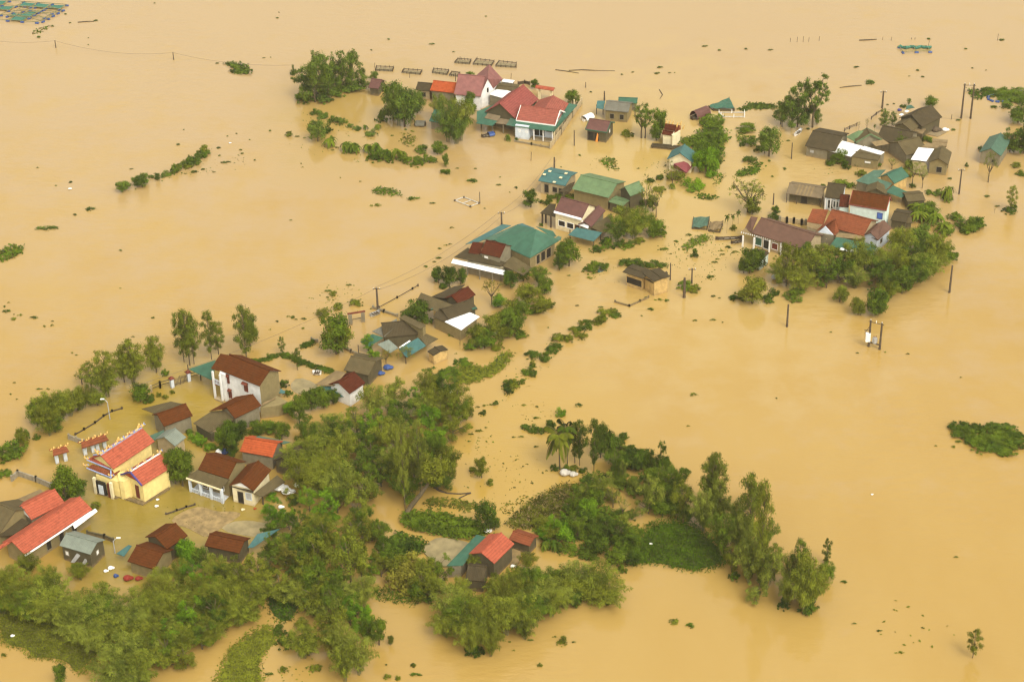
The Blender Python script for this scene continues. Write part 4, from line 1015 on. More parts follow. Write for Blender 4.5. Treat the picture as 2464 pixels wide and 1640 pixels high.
for x, y in ((1300, 760), (1520, 830), (1590, 780)):
    p = h.loc(GZ(6, (x, y))); MB().box(p.x - .08, p.y - .08, -1, p.x + .08, p.y + .08, 2.1).build('post', 'wood', h.root)
# teal hip complex
h = gable('teal_hip_house', 'big house with bright teal hipped roof and an open side room', 6, (925, 942), (1192, 780), (905, 880), 3.3, 4, 'teal', 'w_tan', roofless=True, landmark='the big teal hipped roof', over=.6)
h.sheet(6, [(922, 944, 3.2), (1195, 780, 3.2), (1140, 742, 4.3), (980, 673, 6.1)], 'teal', 'hip_slope')
h.sheet(6, [(742, 862, 3.2), (922, 944, 3.2), (980, 673, 6.1), (880, 720, 5.0)], 'teal', 'hip_slope')
h.sheet(6, [(585, 770, 3.9), (742, 862, 3.2), (982, 673, 6.0), (800, 628, 5.2)], 'teal', 'long_roof')
h.block(6, [(750, 872), (922, 952), (1000, 880), (900, 780)], 3.0, 'w_tan', 'hall_wall')
h.sheet(6, [(480, 770, 3.6), (590, 775, 3.8), (850, 640, 5.3), (790, 632, 5.2)], 'sea', 'long_roof')
h.sheet(6, [(312, 812, 2.7), (440, 792, 3.0), (745, 636, 3.6), (662, 624, 3.4)], 'bluetin', 'side_roof')
h.sheet(6, [(980, 645, 4.2), (1130, 745, 3.6), (1172, 738, 3.4), (1140, 690, 3.8)], 'teal', 'back_roof')
h.sheet(6, [(802, 626, 4.0), (945, 680, 4.0), (965, 662, 3.8), (850, 616, 3.8)], 'bluetin', 'back_roof')
h.sheet(6, [(1110, 810, 2.6), (1215, 770, 2.6), (1220, 745, 3.0), (1190, 735, 3.2), (1150, 760, 3.2)], 'sea', 'awning')
h.block(6, [(470, 800), (740, 870), (960, 690), (760, 650)], 3.2, 'w_dark', 'long_wall')
for q_, w_, pn in ((.12, 1.3, 'red'), (.32, 1.0, 'black'), (.52, 1.3, 'black'), (.75, 1.4, 'black')): h.win(0, q_, 1.4, w_, 2.1, pn, 'w_beige', 'door')
h = gable('dark_red_house', 'dark red two step roof rising over a long white awning', 6, (455, 895), (640, 938), (500, 772), 5.0, 32, 'dark_red', 'w_grey', landmark='the long white awning', over=.2)
h.sheet(6, [(340, 893, 4.2), (452, 912, 4.2), (482, 800, 6.0), (382, 790, 6.0)], 'dark_red', 'side_roof')
h.win(0, .25, 4.1, .9, .8, 'white', 'w_grey')
h.sheet(6, [(205, 935, 3.2), (640, 1020, 3.2), (700, 985, 3.8), (460, 915, 4.3), (335, 845, 4.3)], 'fibre_dark', 'lower_roof')
h.sheet(6, [(650, 1010, 3.1), (860, 1105, 2.6), (950, 1040, 2.8), (760, 925, 3.8)], 'fibre', 'side_roof')
h.sheet(6, [(178, 988, 2.5), (680, 1104, 2.5), (690, 1062, 3.1), (198, 952, 3.1)], 'white_tin', 'awning')
h.block(6, [(330, 975), (640, 1048), (760, 965), (450, 880)], 2.9, 'w_grey', 'lower_wall')
for x, y in ((335, 1105), (450, 1145), (568, 1165), (660, 1165)):
    p = h.loc(GZ(6, (x, y))); MB().box(p.x - .08, p.y - .08, -1, p.x + .08, p.y + .08, 2.6).build('post', 'concrete', h.root)
# lone pavilion
h = flat('pavilion', 'ochre flat roofed pavilion standing alone with dark openings', 6, (1795, 1072), (1985, 1135), (1915, 1005), 3.4, 'fibre_dark', 'w_ochre', over=.7, pitch=4, landmark='the lone ochre pavilion')
h.win(0, .5, 1.5, 3.6, 1.5, 'black', 'w_ochre')
h2 = flat('roof_block', None, 6, (1985, 1085), (2092, 1165), (2100, 1005), 3.7, 'fibre_dark', 'w_ochre', over=.35, pitch=4)
for kk in ('category', 'label'):
    if kk in h2.root: del h2.root[kk]
h2.root.parent = h.root; h2.root.matrix_parent_inverse = (Matrix.Translation(h.o) @ Matrix.Rotation(h.rz, 4, 'Z')).inverted()
h.sheet(6, [(1985, 1130, 3.0), (2085, 1180, 3.0), (2225, 1085, 3.0), (2210, 1065, 3.2), (2090, 1150, 3.2)], 'fibre_dark', 'ledge')
P0 = [GZ(6, p, 0) for p in ((2075, 1285), (2200, 1225))]
for f_, z_, w_, h_, mt_ in ((.3, 2.3, .8, .9, 'white'), (.72, 1.2, .9, 1.6, 'white'), (.9, 2.2, .5, .9, 'black')):
    c = h.loc(P0[0].lerp(P0[1], f_)); d = (h.loc(P0[1]) - h.loc(P0[0])).normalized(); m = MB()
    nn = Vector((d.y, -d.x, 0)); V = []
    for dd in (.0, .14):
        for a_, b_ in ((-w_ / 2, z_ - h_ / 2), (w_ / 2, z_ - h_ / 2), (w_ / 2, z_ + h_ / 2), (-w_ / 2, z_ + h_ / 2)): V.append(c + d * a_ + nn * dd + Vector((0, 0, b_)))
    m.add(V, [(0, 3, 2, 1), (4, 5, 6, 7), (0, 1, 5, 4), (1, 2, 6, 5), (2, 3, 7, 6), (3, 0, 4, 7)]); m.build('window', mt_, h.root)
# ---- E cluster
h = gable('dark_red_house', 'small dark red gable roof in front of a grey one', 8, (1385, 577), (1537, 487), (1290, 520), 4.0, 30, 'dark_red', 'w_dark', landmark='the small dark red gable')
h.sheet(8, [(1130, 508, 3.2), (1290, 525, 4.0), (1440, 398, 4.9), (1345, 412, 4.0)], 'fibre_dark', 'back_roof')
h.block(8, [(1145, 515), (1385, 590), (1520, 500), (1300, 425)], 3.0, 'w_dark', 'lower_wall')
h = gable('grey_house', 'low grey roofed house with a bright white tin sheet at its corner', 8, (1290, 712), (1555, 618), (1180, 640), 3.1, 22, 'fibre_dark', 'w_dark', landmark='the bright white tin sheet')
h.sheet(8, [(985, 565, 3.0), (1175, 640, 3.4), (1330, 582, 4.2), (1038, 470, 4.0)], 'fibre', 'side_roof')
h.sheet(8, [(1150, 690, 2.9), (1255, 740, 2.7), (1380, 660, 3.4), (1360, 580, 4.2), (1175, 640, 3.4)], 'fibre_dark', 'side_roof')
h.sheet(8, [(1254, 736, 2.8), (1406, 812, 2.6), (1574, 690, 2.6), (1445, 632, 3.0)], 'white_tin', 'tin_roof')
h.block(8, [(1158, 700), (1258, 748), (1395, 815), (1545, 700), (1400, 620)], 2.4, 'w_tan', 'lower_wall')
for x, y, z in ((1130, 560, 3.2), (1525, 620, 3.2), (1150, 625, 3.1)):
    p = h.loc(GZ(8, (x, y), z)); MB().box(p.x - .5, p.y - .15, z, p.x + .5, p.y + .15, z + .3).build('roof_tarp', 'teal', h.root)
h = gable('grey_house', 'mossy dark roofed house with a raised box room', 8, (692, 880), (1010, 850), (830, 735), 2.9, 24, 'fibre_dark', 'w_dark', landmark='the mossy box room house', Wk=.9)
h.sheet(8, [(590, 822, 3.0), (700, 872, 3.0), (830, 760, 4.0), (815, 708, 4.4)], 'slate', 'side_roof')
h.block(8, [(845, 702), (1055, 790), (1078, 765), (880, 680)], 4.6, 'w_tan', 'box_room')
h.sheet(8, [(838, 700, 4.75), (1030, 802, 4.75), (1085, 768, 4.75), (885, 672, 4.75)], 'fibre', 'box_roof')
h.sheet(8, [(482, 920, 2.0), (560, 962, 2.0), (695, 882, 2.7), (592, 848, 2.8)], 'teal', 'awning')
h.sheet(8, [(638, 942, 2.2), (752, 1022, 2.0), (832, 975, 2.2), (742, 898, 2.8)], 'pale_tin', 'awning')
h.sheet(8, [(832, 982, 2.4), (905, 1062, 2.0), (1085, 955, 2.2), (1010, 882, 3.0)], 'bluetin', 'awning')
h.sheet(8, [(836, 968, 2.8), (846, 975, 2.8), (942, 912, 3.0), (934, 904, 3.0)], 'white_tin', 'gutter')
h.sheet(8, [(1030, 885, 2.6), (1085, 955, 2.3), (1195, 892, 2.4), (1088, 845, 2.8)], 'fibre', 'side_roof')
p = h.loc(GZ(8, (468, 1030))); MB().box(p.x - .08, p.y - .08, -1, p.x + .08, p.y + .08, 2.0).build('post', 'wood', h.root)
h = flat('shed', 'small brown shed with an ochre wall at the end of the row', 8, (1095, 1005), (1150, 1045), (1190, 920), 2.2, 'fibre_dark', 'w_ochre', cat='shed', over=.15, pitch=10, landmark='the ochre walled shed')
h = gable('grey_house', 'plain grey roofed house beside the flooded field', 8, (330, 1175), (560, 1225), (312, 1030), 2.9, 20, 'fibre', 'w_dark', landmark='the plain grey roof')
h = gable('grey_house', 'small house with half beige, half dark red roof', 8, (385, 1392), (530, 1292), (262, 1305), 3.2, 28, 'dark_red', 'w_white', landmark='the half beige roof', Wk=1.0)
h.sheet(8, [(68, 1308, 2.6), (245, 1322, 3.4), (352, 1200, 4.6), (262, 1180, 3.6)], 'fibre_light', 'back_roof')
h.sheet(8, [(10, 1392, 1.6), (375, 1425, 1.6), (250, 1325, 2.5), (120, 1322, 2.4)], 'bluetin', 'awning')
# ---- two storey white house
h = gable('tall_white_house', 'two storey white house with brown tile roof and red brown window hoods', 9, (706, 795), (1112, 960), (815, 642), 6.3, 30, 'brown', 'w_white', landmark='the two storey white house', over=.4)
h.wall.data.materials[0] = MT['w_white']
for q_, z_ in ((.12, 4.6), (.62, 4.4), (.14, 1.4)): h.win(0, q_, z_, .75, 1.6, 'redbrown', 'redbrown', hood='redbrown')
h.sheet(9, [(622, 782, 6.1), (700, 808, 6.1), (815, 650, 7.9), (718, 632, 7.7)], 'brown', 'side_roof')
P = [h.loc(GZ(9, p, 3.2)) for p in ((655, 880), (755, 915))]
h.sheet(9, [(632, 938, 3.1), (758, 970, 3.0), (752, 915, 3.7), (625, 892, 3.7)], 'brick_red', 'awning')
h.sheet(9, [(660, 1085, .35), (745, 1120, .35), (760, 1085, .35), (690, 1060, .35)], 'w_beige', 'porch_floor', .4)
h.block(9, [(705, 830), (760, 850), (800, 780), (740, 760)], 6.0, 'w_white', 'stair_wall')
for x, y in ((668, 1085), (742, 1118)):
    p = h.loc(GZ(9, (x, y))); MB().box(p.x - .16, p.y - .16, -1, p.x + .16, p.y + .16, 6.0).build('column', 'w_white', h.root)
a_, b_ = h.loc(GZ(9, (668, 1085))), h.loc(GZ(9, (742, 1118)))
for z_ in (3.5, 4.4): MB().tube([(a_.x, a_.y, z_), (b_.x, b_.y, z_)], .07, 4).build('balcony_rail', 'w_blue', h.root)
for t_ in (.2, .4, .6, .8):
    c = a_.lerp(b_, t_); MB().box(c.x - .05, c.y - .05, 3.4, c.x + .05, c.y + .05, 4.4).build('baluster', 'w_blue', h.root)
wl = h.mk('mossy_gable', [(h.L - .38, .42, -1.5), (h.L - .38, h.W - .42, -1.5), (h.L - .38, h.W - .42, h.ze - .1), (h.L - .38, h.w, h.zr - .3), (h.L - .38, .42, h.ze - .1)], [(0, 1, 2, 3, 4)], 'w_tan')
h.sheet(9, [(395, 788, 3.0), (640, 906, 2.6), (650, 870, 3.0), (668, 696, 3.9)], 'teal', 'awning')
for x, y in ((400, 870), (520, 905)):
    p = h.loc(GZ(9, (x, y))); MB().box(p.x - .07, p.y - .07, -1, p.x + .07, p.y + .07, 2.8).build('post', 'wood', h.root)
h.sheet(9, [(1298, 1030, 1.8), (1365, 1035, 1.6), (1372, 1010, 1.8), (1298, 975, 2.4)], 'bluetin', 'back_awning')
h = gable('brown_roofed_house', 'brown tiled house against the foot of the two storey white house', 9, (862, 1287), (1132, 1155), (765, 1182), 3.6, 28, 'brown', 'w_grey', landmark='the brown tiled house')
h.sheet(9, [(605, 1212, 3.2), (762, 1190, 4.4), (1030, 1040, 5.2), (870, 1068, 4.3)], 'brown', 'back_roof')
h.sheet(9, [(440, 1335, 2.3), (600, 1430, 2.0), (860, 1300, 3.0), (770, 1205, 3.4), (625, 1215, 3.0)], 'fibre', 'low_roof')
h.sheet(9, [(1130, 1160, 3.0), (1150, 1130, 3.2), (1280, 1070, 3.0), (1275, 1085, 2.8)], 'fibre_light', 'gutter')
h.block(9, [(1120, 1180), (1290, 1160), (1400, 1120), (1290, 1060), (1150, 1140)], 2.4, 'w_tan', 'yard_room')
h.block(9, [(470, 1350), (620, 1440), (900, 1330), (780, 1230)], 1.9, 'w_dark', 'low_wall')
h = flat('shed', 'small pale brown shed roof lost among bushes', 9, (612, 1412), (740, 1440), (760, 1350), 2.0, 'fibre_light', 'w_dark', cat='shed', over=.15, pitch=6)
h = gable('brown_roofed_house', 'small house with ribbed reddish tile roof and grey back roof', 9, (145, 1368), (437, 1257), (78, 1247), 3.3, 28, 'brown', 'w_grey', landmark='the ribbed tile roof', over=.3)
h.sheet(9, [(-80, 1190, 2.6), (70, 1245, 3.6), (330, 1140, 4.4), (215, 1115, 3.6), (10, 1165, 3.0)], 'fibre', 'back_roof')
h = gable2('teal_roofed_house', 'pale teal gable roof tucked behind the temple', 10, (1270, 395), (1435, 452), (1568, 392), 2.9, 28, 'pale_tin', 'w_beige', landmark='the pale teal gable', over=.3)
h.sheet(10, [(1215, 372, 2.2), (1270, 405, 2.2), (1350, 350, 2.9), (1345, 318, 2.9)], 'sea', 'side_roof')

# ---- temple
def ornament(parent, p, rz, s=1.0, mats=('gold', 'glaze')):
    """curled dragon-like ridge finial"""
    m = MB(); c, sn = math.cos(rz), math.sin(rz)
    def P(x, z): return (p.x + c * x * s, p.y + sn * x * s, p.z + z * s)
    m.tube([P(-.5, .05), P(-.2, .25), P(.1, .15), P(.4, .35), P(.55, .7), P(.4, .95)], [v * s for v in (.12, .2, .17, .2, .14, .05)], 5)
    m.ball(P(.5, .75), .2 * s, 6, 4); m.tube([P(0, .2), P(-.1, .65)], [.1 * s, .03 * s], 4)
    o = m.build('ridge_ornament', mats[0], parent)
    m = MB(); m.tube([P(-.7, .1), P(-.45, .35), P(-.55, .6)], [.13 * s, .12 * s, .04 * s], 5); m.ball(P(.12, .3), .14 * s, 5, 4)
    m.build('scroll', mats[1], o)
def temple():
    h = gable('temple', 'yellow temple with coral tiled tiers and gold and blue dragon ridges', 10, (928, 640), (1268, 412), (850, 508), 5.6, 33, 'coral', 'w_yellow', cat='temple', landmark='the yellow temple', ridge='glaze', over=.5)
    A0, B0 = h.loc(GZ(10, (850, 508), h.zr)), h.loc(GZ(10, (1140, 332), h.zr))
    for i in range(9):
        t = i / 8; p = Vector((h.L * t, h.w, h.zr + .1)); ornament(h.root, p, 0 if i % 2 else math.pi, 1.15 if i in (0, 4, 8) else .8)
    # lower tier round the porch end
    h.sheet(10, [(712, 565, 4.9), (905, 642, 4.9), (925, 600, 5.6), (770, 530, 5.9)], 'coral', 'gable_skirt')
    h.sheet(10, [(712, 632, 4.0), (912, 712, 3.9), (912, 655, 4.7), (760, 600, 4.9)], 'brick_red', 'lower_tier')
    h.sheet(10, [(912, 715, 3.9), (985, 660, 3.9), (968, 625, 4.6), (912, 655, 4.7)], 'brick_red', 'lower_tier')
    for a, b, z0, z1 in (((712, 565), (905, 642), 5.0, 5.0), ((712, 632), (912, 712), 4.05, 4.0), ((912, 712), (905, 590), 4.05, 5.4), ((765, 525), (820, 520), 6.2, 7.0), ((820, 520), (905, 600), 7.0, 5.5)):
        p, q = h.loc(GZ(10, a, z0)), h.loc(GZ(10, b, z1)); MB().tube([p, q], .13, 5).build('blue_rim', 'glaze', h.root)
    for x, y, z in ((715, 560, 5.1), (705, 615, 4.2), (908, 570, 5.6), (912, 700, 4.1), (800, 500, 6.6)):
        ornament(h.root, h.loc(GZ(10, (x, y), z)), 2.5, .75)
    h.block(10, [(782, 690), (972, 748), (1000, 720), (960, 640), (800, 620)], 3.5, 'w_yellow', 'porch_wall', inset=.1)
    c = [h.loc(GZ(10, p)) for p in ((792, 832), (940, 878))]; d = (c[1] - c[0]).normalized(); nn = Vector((d.y, -d.x, 0))
    def panel(t0, t1, z0, z1, off, mat, nm):
        a, b = c[0].lerp(c[1], t0), c[0].lerp(c[1], t1); V = [a, b, b + nn * off, a + nn * off]
        MB().add([(v.x, v.y, z0) for v in V] + [(v.x, v.y, z1) for v in V], [(0, 3, 2, 1), (4, 5, 6, 7), (0, 1, 5, 4), (1, 2, 6, 5), (2, 3, 7, 6), (3, 0, 4, 7)]).build(nm, mat, h.root)
    panel(.12, .62, .2, 2.9, .3, 'black', 'doorway'); panel(.24, .5, .3, 2.2, .38, 'w_blue', 'screen'); panel(.74, .84, .1, 3.0, .35, 'redbrown', 'pilaster')
    panel(-.02, .1, 0, 3.4, .45, 'w_cream', 'pilaster'); panel(.9, 1.02, 0, 3.4, .45, 'w_cream', 'pilaster')
    g = gable('front_hall', None, 10, (1165, 775), (1408, 622), (1072, 660), 4.2, 33, 'coral', 'w_yellow', ridge='white', over=.45)
    for kk in ('category', 'label'):
        if kk in g.root: del g.root[kk]
    g.root.parent = h.root; g.root.matrix_parent_inverse = (Matrix.Translation(h.o) @ Matrix.Rotation(h.rz, 4, 'Z')).inverted()
    # everything of the front hall hangs from the temple as one deep part
    for i in range(5): ornament(g.root, Vector((g.L * (i / 4), g.w, g.zr + .1)), 0 if i % 2 else math.pi, .9 if i in (0, 4) else .6)
    m = MB()
    for a, b in (((-.05, 0, g.ze), (-.05, g.w, g.zr)), ((-.05, g.w, g.zr), (-.05, g.W, g.ze))): m.tube([a, b], .17, 5)
    m.build('blue_rim', 'navy', g.root)
    m = MB().add([(.25, .6, g.ze + .1), (.25, g.w, g.zr - .5), (.25, g.W - .6, g.ze + .1), (.4, .6, g.ze + .1), (.4, g.w, g.zr - .5), (.4, g.W - .6, g.ze + .1)], [(0, 1, 2)[::-1], (3, 4, 5), (0, 3, 4, 1), (1, 4, 5, 2)])
    m.build('painted_gable', 'orange', g.root)
    g.win(3, .35, 1.8, .7, 2.4, 'redbrown', 'redbrown', 'door')
    h.block(10, [(975, 735), (1010, 745), (1100, 700), (1060, 660), (960, 660)], 3.9, 'w_yellow', 'link_wall')
    h.block(10, [(790, 838), (950, 880), (975, 868), (1170, 932), (1395, 800), (1380, 770), (1170, 900), (960, 840), (800, 800)], .22, 'w_dark', 'plinth', z0=-1.0)
temple()
def ornate_gate(zf, a, b, hh, label, red='brick_red'):
    A, B = GZ(zf, a), GZ(zf, b); d = B - A; L = max(d.length, .8); r = empty('temple_gate', A, math.atan2(d.y, d.x)); tag(r, label, 'gate')
    for x in (0, L): MB().box(x - .3, -.3, -1.5, x + .3, .3, hh - .3).build('gate_post', 'w_blue', r)
    rf = MB().plate([(-.7, -.9, hh - .3), (L + .7, -.9, hh - .3), (L + .4, 0, hh + .5), (-.4, 0, hh + .5)], .12).plate([(-.7, .9, hh - .3), (L + .7, .9, hh - .3), (L + .4, 0, hh + .5), (-.4, 0, hh + .5)], .12).build('roof', red, r)
    for x in (-.5, L / 2, L + .5): ornament(r, Vector((x, 0, hh + .35)), 0, .7, ('gold', 'red'))
ornate_gate(10, (470, 590), (540, 570), 2.6, 'ornate red and gold temple gate standing alone in the water')
ornate_gate(10, (700, 520), (765, 500), 2.4, 'near half of the red roofed entrance gate behind the temple')
ornate_gate(10, (800, 480), (860, 462), 2.2, 'far half of the red roofed entrance gate behind the temple')
wall_run(10, [(568, 395), (690, 440)], 1.0, 'short concrete wall behind the temple', 'concrete', .25, 2.2)
wall_run(10, [(100, 740), (150, 695), (300, 745), (430, 800)], 1.1, 'long concrete yard wall ending at a pale corner post', 'concrete', .25, 3, lmk='the long concrete wall')
wall_run(10, [(620, 360), (690, 320), (780, 265), (850, 210), (920, 170), (1000, 148)], .25, 'sunken fence line showing as a dark edge behind the temple', 'wood', .12, 2.5)

# ---- houses below the temple
h = gable('veranda_house', 'brown tiled house with mossy veranda roof and pale blue columns', 11, (300, 502), (585, 590), (370, 347), 4.2, 30, 'brown', 'w_tan', landmark='the pale blue columned veranda', over=.25)
h.sheet(11, [(188, 582, 3.0), (512, 692, 3.0), (600, 600, 4.0), (300, 502, 4.1)], 'fibre', 'veranda_roof')
h.sheet(11, [(185, 588, 2.95), (512, 698, 2.95), (514, 688, 3.1), (190, 578, 3.1)], 'cream', 'fascia', .2)
P = [h.loc(GZ(11, p)) for p in ((235, 712), (535, 822))]; PB = [h.loc(GZ(11, p)) for p in ((300, 640), (610, 740))]
for t_ in (0, .33, .66, 1.0):
    c = P[0].lerp(P[1], t_); MB().box(c.x - .2, c.y - .2, -1.2, c.x + .2, c.y + .2, 2.95).build('column', 'w_blue', h.root)
for i in range(18):
    c = P[0].lerp(P[1], (i + .5) / 18); MB().box(c.x - .06, c.y - .06, 0, c.x + .06, c.y + .06, .75).build('baluster', 'w_blue', h.root)
MB().tube([P[0] + Vector((0, 0, .78)), P[1] + Vector((0, 0, .78))], .09, 4).build('rail', 'w_blue', h.root)
MB().plate([P[0] + Vector((0, 0, .1)), P[1] + Vector((0, 0, .1)), PB[1] + Vector((0, 0, .1)), PB[0] + Vector((0, 0, .1))], .3).build('porch_floor', 'w_blue', h.root)
h.win(0, .35, 1.8, 1.2, 1.5, 'shutter', 'white'); h.win(0, .7, 1.8, 1.2, 1.5, 'black', 'white'); h.win(0, .12, 1.5, .9, 2.0, 'black', 'white', 'door')
h = gable2('brown_roofed_house', 'brown tiled house with white gable, blue window and low mossy porch roof', 11, (592, 655), (822, 708), (1052, 522), 3.6, 30, 'brown', 'w_cream', landmark='the white gabled brown roof', over=.35)
h.win(3, .22, 1.9, 1.0, 1.3, 'metal', 'w_blue'); h.win(3, .62, 1.3, .9, 2.2, 'black', 'wood', 'door')
h.mk('gable_panel', [(.2, .9, h.ze + .15), (.2, h.w, h.zr - .45), (.2, h.W - .9, h.ze + .15), (.38, .9, h.ze + .15), (.38, h.w, h.zr - .45), (.38, h.W - .9, h.ze + .15)], [(0, 1, 2), (5, 4, 3), (0, 3, 4, 1), (1, 4, 5, 2), (2, 5, 3, 0)], 'white')
h.sheet(11, [(822, 735, 2.6), (912, 762, 2.2), (1122, 622, 2.2), (1045, 558, 3.3)], 'fibre', 'porch_roof')
p = h.loc(GZ(11, (915, 835))); MB().box(p.x - .1, p.y - .1, -1, p.x + .1, p.y + .1, 2.2).build('post', 'wood', h.root)
h.sheet(11, [(595, 640, 3.4), (612, 665, 3.3), (825, 730, 3.2), (822, 708, 3.4)], 'fibre_dark', 'gutter')
h = gable('orange_roofed_house', 'plain orange tiled shed house with a teal tin roof behind', 11, (693, 332), (1003, 387), (746, 202), 3.0, 26, 'orange', 'w_grey', landmark='the plain orange roof', over=.3)
h.sheet(11, [(830, 205, 3.6), (1110, 265, 3.2), (1172, 245, 3.0), (870, 188, 3.6)], 'sea', 'back_roof')
h = gable2('dark_gable', 'dark mossy gabled barn beside the plain orange roof', 11, (1010, 420), (1190, 500), (1260, 300), 2.6, 34, 'fibre_dark', 'w_dark', cat='barn', over=.3)
# coral roofs bottom left
h = gable('coral_hall', 'very long coral roofed hall with white eave board', 10, (200, 1338), (757, 968), (95, 1235), 3.2, 27, 'coral', 'w_tan', landmark='the very long coral roof', over=.5)
h.sheet(10, [(600, 1100, 2.7), (612, 1128, 2.6), (800, 985, 2.6), (780, 962, 2.8)], 'white', 'eave_board')
h.skirt(0, .35, 3.0, 2.85, 'white', .0, .98, inn=.2, name='eave_board')
h.sheet(10, [(-60, 1330, 2.6), (95, 1238, 4.2), (110, 1210, 4.4), (-60, 1290, 3.4)], 'coral', 'end_roof')
for q_ in (.35, .55, .75): h.win(0, q_, 1.4, .9, 1.6, 'black', 'w_grey')
h = gable('coral_house', 'coral tiled house with a white triangular gable', 10, (257, 1055), (532, 915), (187, 938), 3.4, 29, 'coral', 'w_grey', landmark='the white triangular gable', over=.3)
h.mk('gable_panel', [(.05, .3, h.ze), (.05, h.w, h.zr - .2), (.05, h.W - .3, h.ze), (.22, .3, h.ze), (.22, h.w, h.zr - .2), (.22, h.W - .3, h.ze)], [(0, 1, 2), (5, 4, 3), (0, 3, 4, 1), (1, 4, 5, 2), (2, 5, 3, 0)], 'white')
h.sheet(10, [(70, 915, 2.6), (190, 945, 3.2), (380, 850, 3.6), (330, 805, 2.8)], 'fibre_light', 'back_roof')
h = gable('grey_house', 'big grey roof cut off by the picture edge beside the coral houses', 10, (-180, 1120), (-20, 1190), (-60, 900), 3.2, 26, 'fibre', 'w_tan', over=.3)
h.sheet(10, [(0, 1185, 3.0), (125, 1010, 3.4), (60, 920, 4.6), (-80, 900, 4.8), (-80, 1150, 3.0)], 'fibre', 'side_roof')
h.sheet(10, [(125, 1012, 3.3), (245, 1075, 2.6), (120, 1180, 2.4), (0, 1190, 2.8)], 'fibre_dark', 'low_roof')
h = gable('slate_roofed_house', 'grey tin roofed house with rough dark gable and square white hole', 16, (600, 130), (915, 222), (660, 5), 3.2, 25, 'pale_tin', 'w_dark', landmark='the slate grey tin roof', over=.3)
h.win(1, .5, 2.0, .6, .8, 'white', 'w_grey'); h.win(0, .15, 1.7, .6, .8, 'white', 'w_grey')
h.sheet(16, [(715, 300, .5), (752, 305, .5), (835, 205, 2.6), (790, 195, 2.6)], 'metal', 'ramp_sheet'); h.sheet(16, [(828, 318, .5), (862, 322, .5), (925, 228, 2.6), (885, 218, 2.6)], 'metal', 'ramp_sheet')
h = gable('brown_roofed_house', 'dark brown tiled house behind the nearer brown roof', 16, (1690, 168), (1900, 30), (1540, 62), 3.2, 26, 'brown', 'w_dark', landmark='the dark brown tiled pair')
h = gable('brown_roofed_house', 'nearer brown tiled house with a blue tin strip under its edge', 16, (1290, 290), (1560, 372), (1350, 118), 2.6, 24, 'brown', 'w_tan')
h.sheet(16, [(1175, 215, 1.6), (1255, 240, 1.6), (1335, 135, 2.2), (1300, 125, 2.2)], 'bluetin', 'side_roof')
h = gable('brown_roofed_house', 'square brown tiled roof beside a wet concrete yard', 11, (360, 1222), (690, 1292), (405, 1108), 2.8, 24, 'brown', 'w_dark', landmark='the square brown roof')
h.sheet(11, [(765, 1242, 2.0), (820, 1238, 2.0), (1075, 1062, 3.0), (860, 1112, 3.0)], 'bluetin', 'side_roof')
# ---- coral house at the bottom
h = gable2('coral_house', 'bright coral roofed house with teal lean-to beside a bare yard', 14, (668, 468), (888, 552), (1047, 376), 3.6, 27, 'coral', 'w_dark', landmark='the bright coral roofed house', over=.3)
h.sheet(14, [(478, 572, 2.5), (618, 568, 2.5), (818, 322, 3.2), (738, 303, 3.0)], 'teal', 'lean_to_roof')
h.block(14, [(490, 575), (600, 575), (800, 335), (745, 315)], 2.3, 'w_grey', 'lean_to_wall')
h.win(1 if h.W < h.L else 0, .5, 1.6, .8, 1.2, 'metal', 'w_blue')
h = gable('dark_barn', 'dark weathered roof in front of the bright coral roofed house', 14, (640, 690), (800, 705), (625, 560), 2.4, 26, 'fibre_dark', 'w_dark', cat='barn', over=.2)
h = gable('shed', 'small rusty tile roof beyond the blue barrel', 14, (1012, 342), (1192, 402), (1035, 266), 2.2, 22, 'brick_red', 'w_dark', cat='shed', landmark='the small rusty roof')
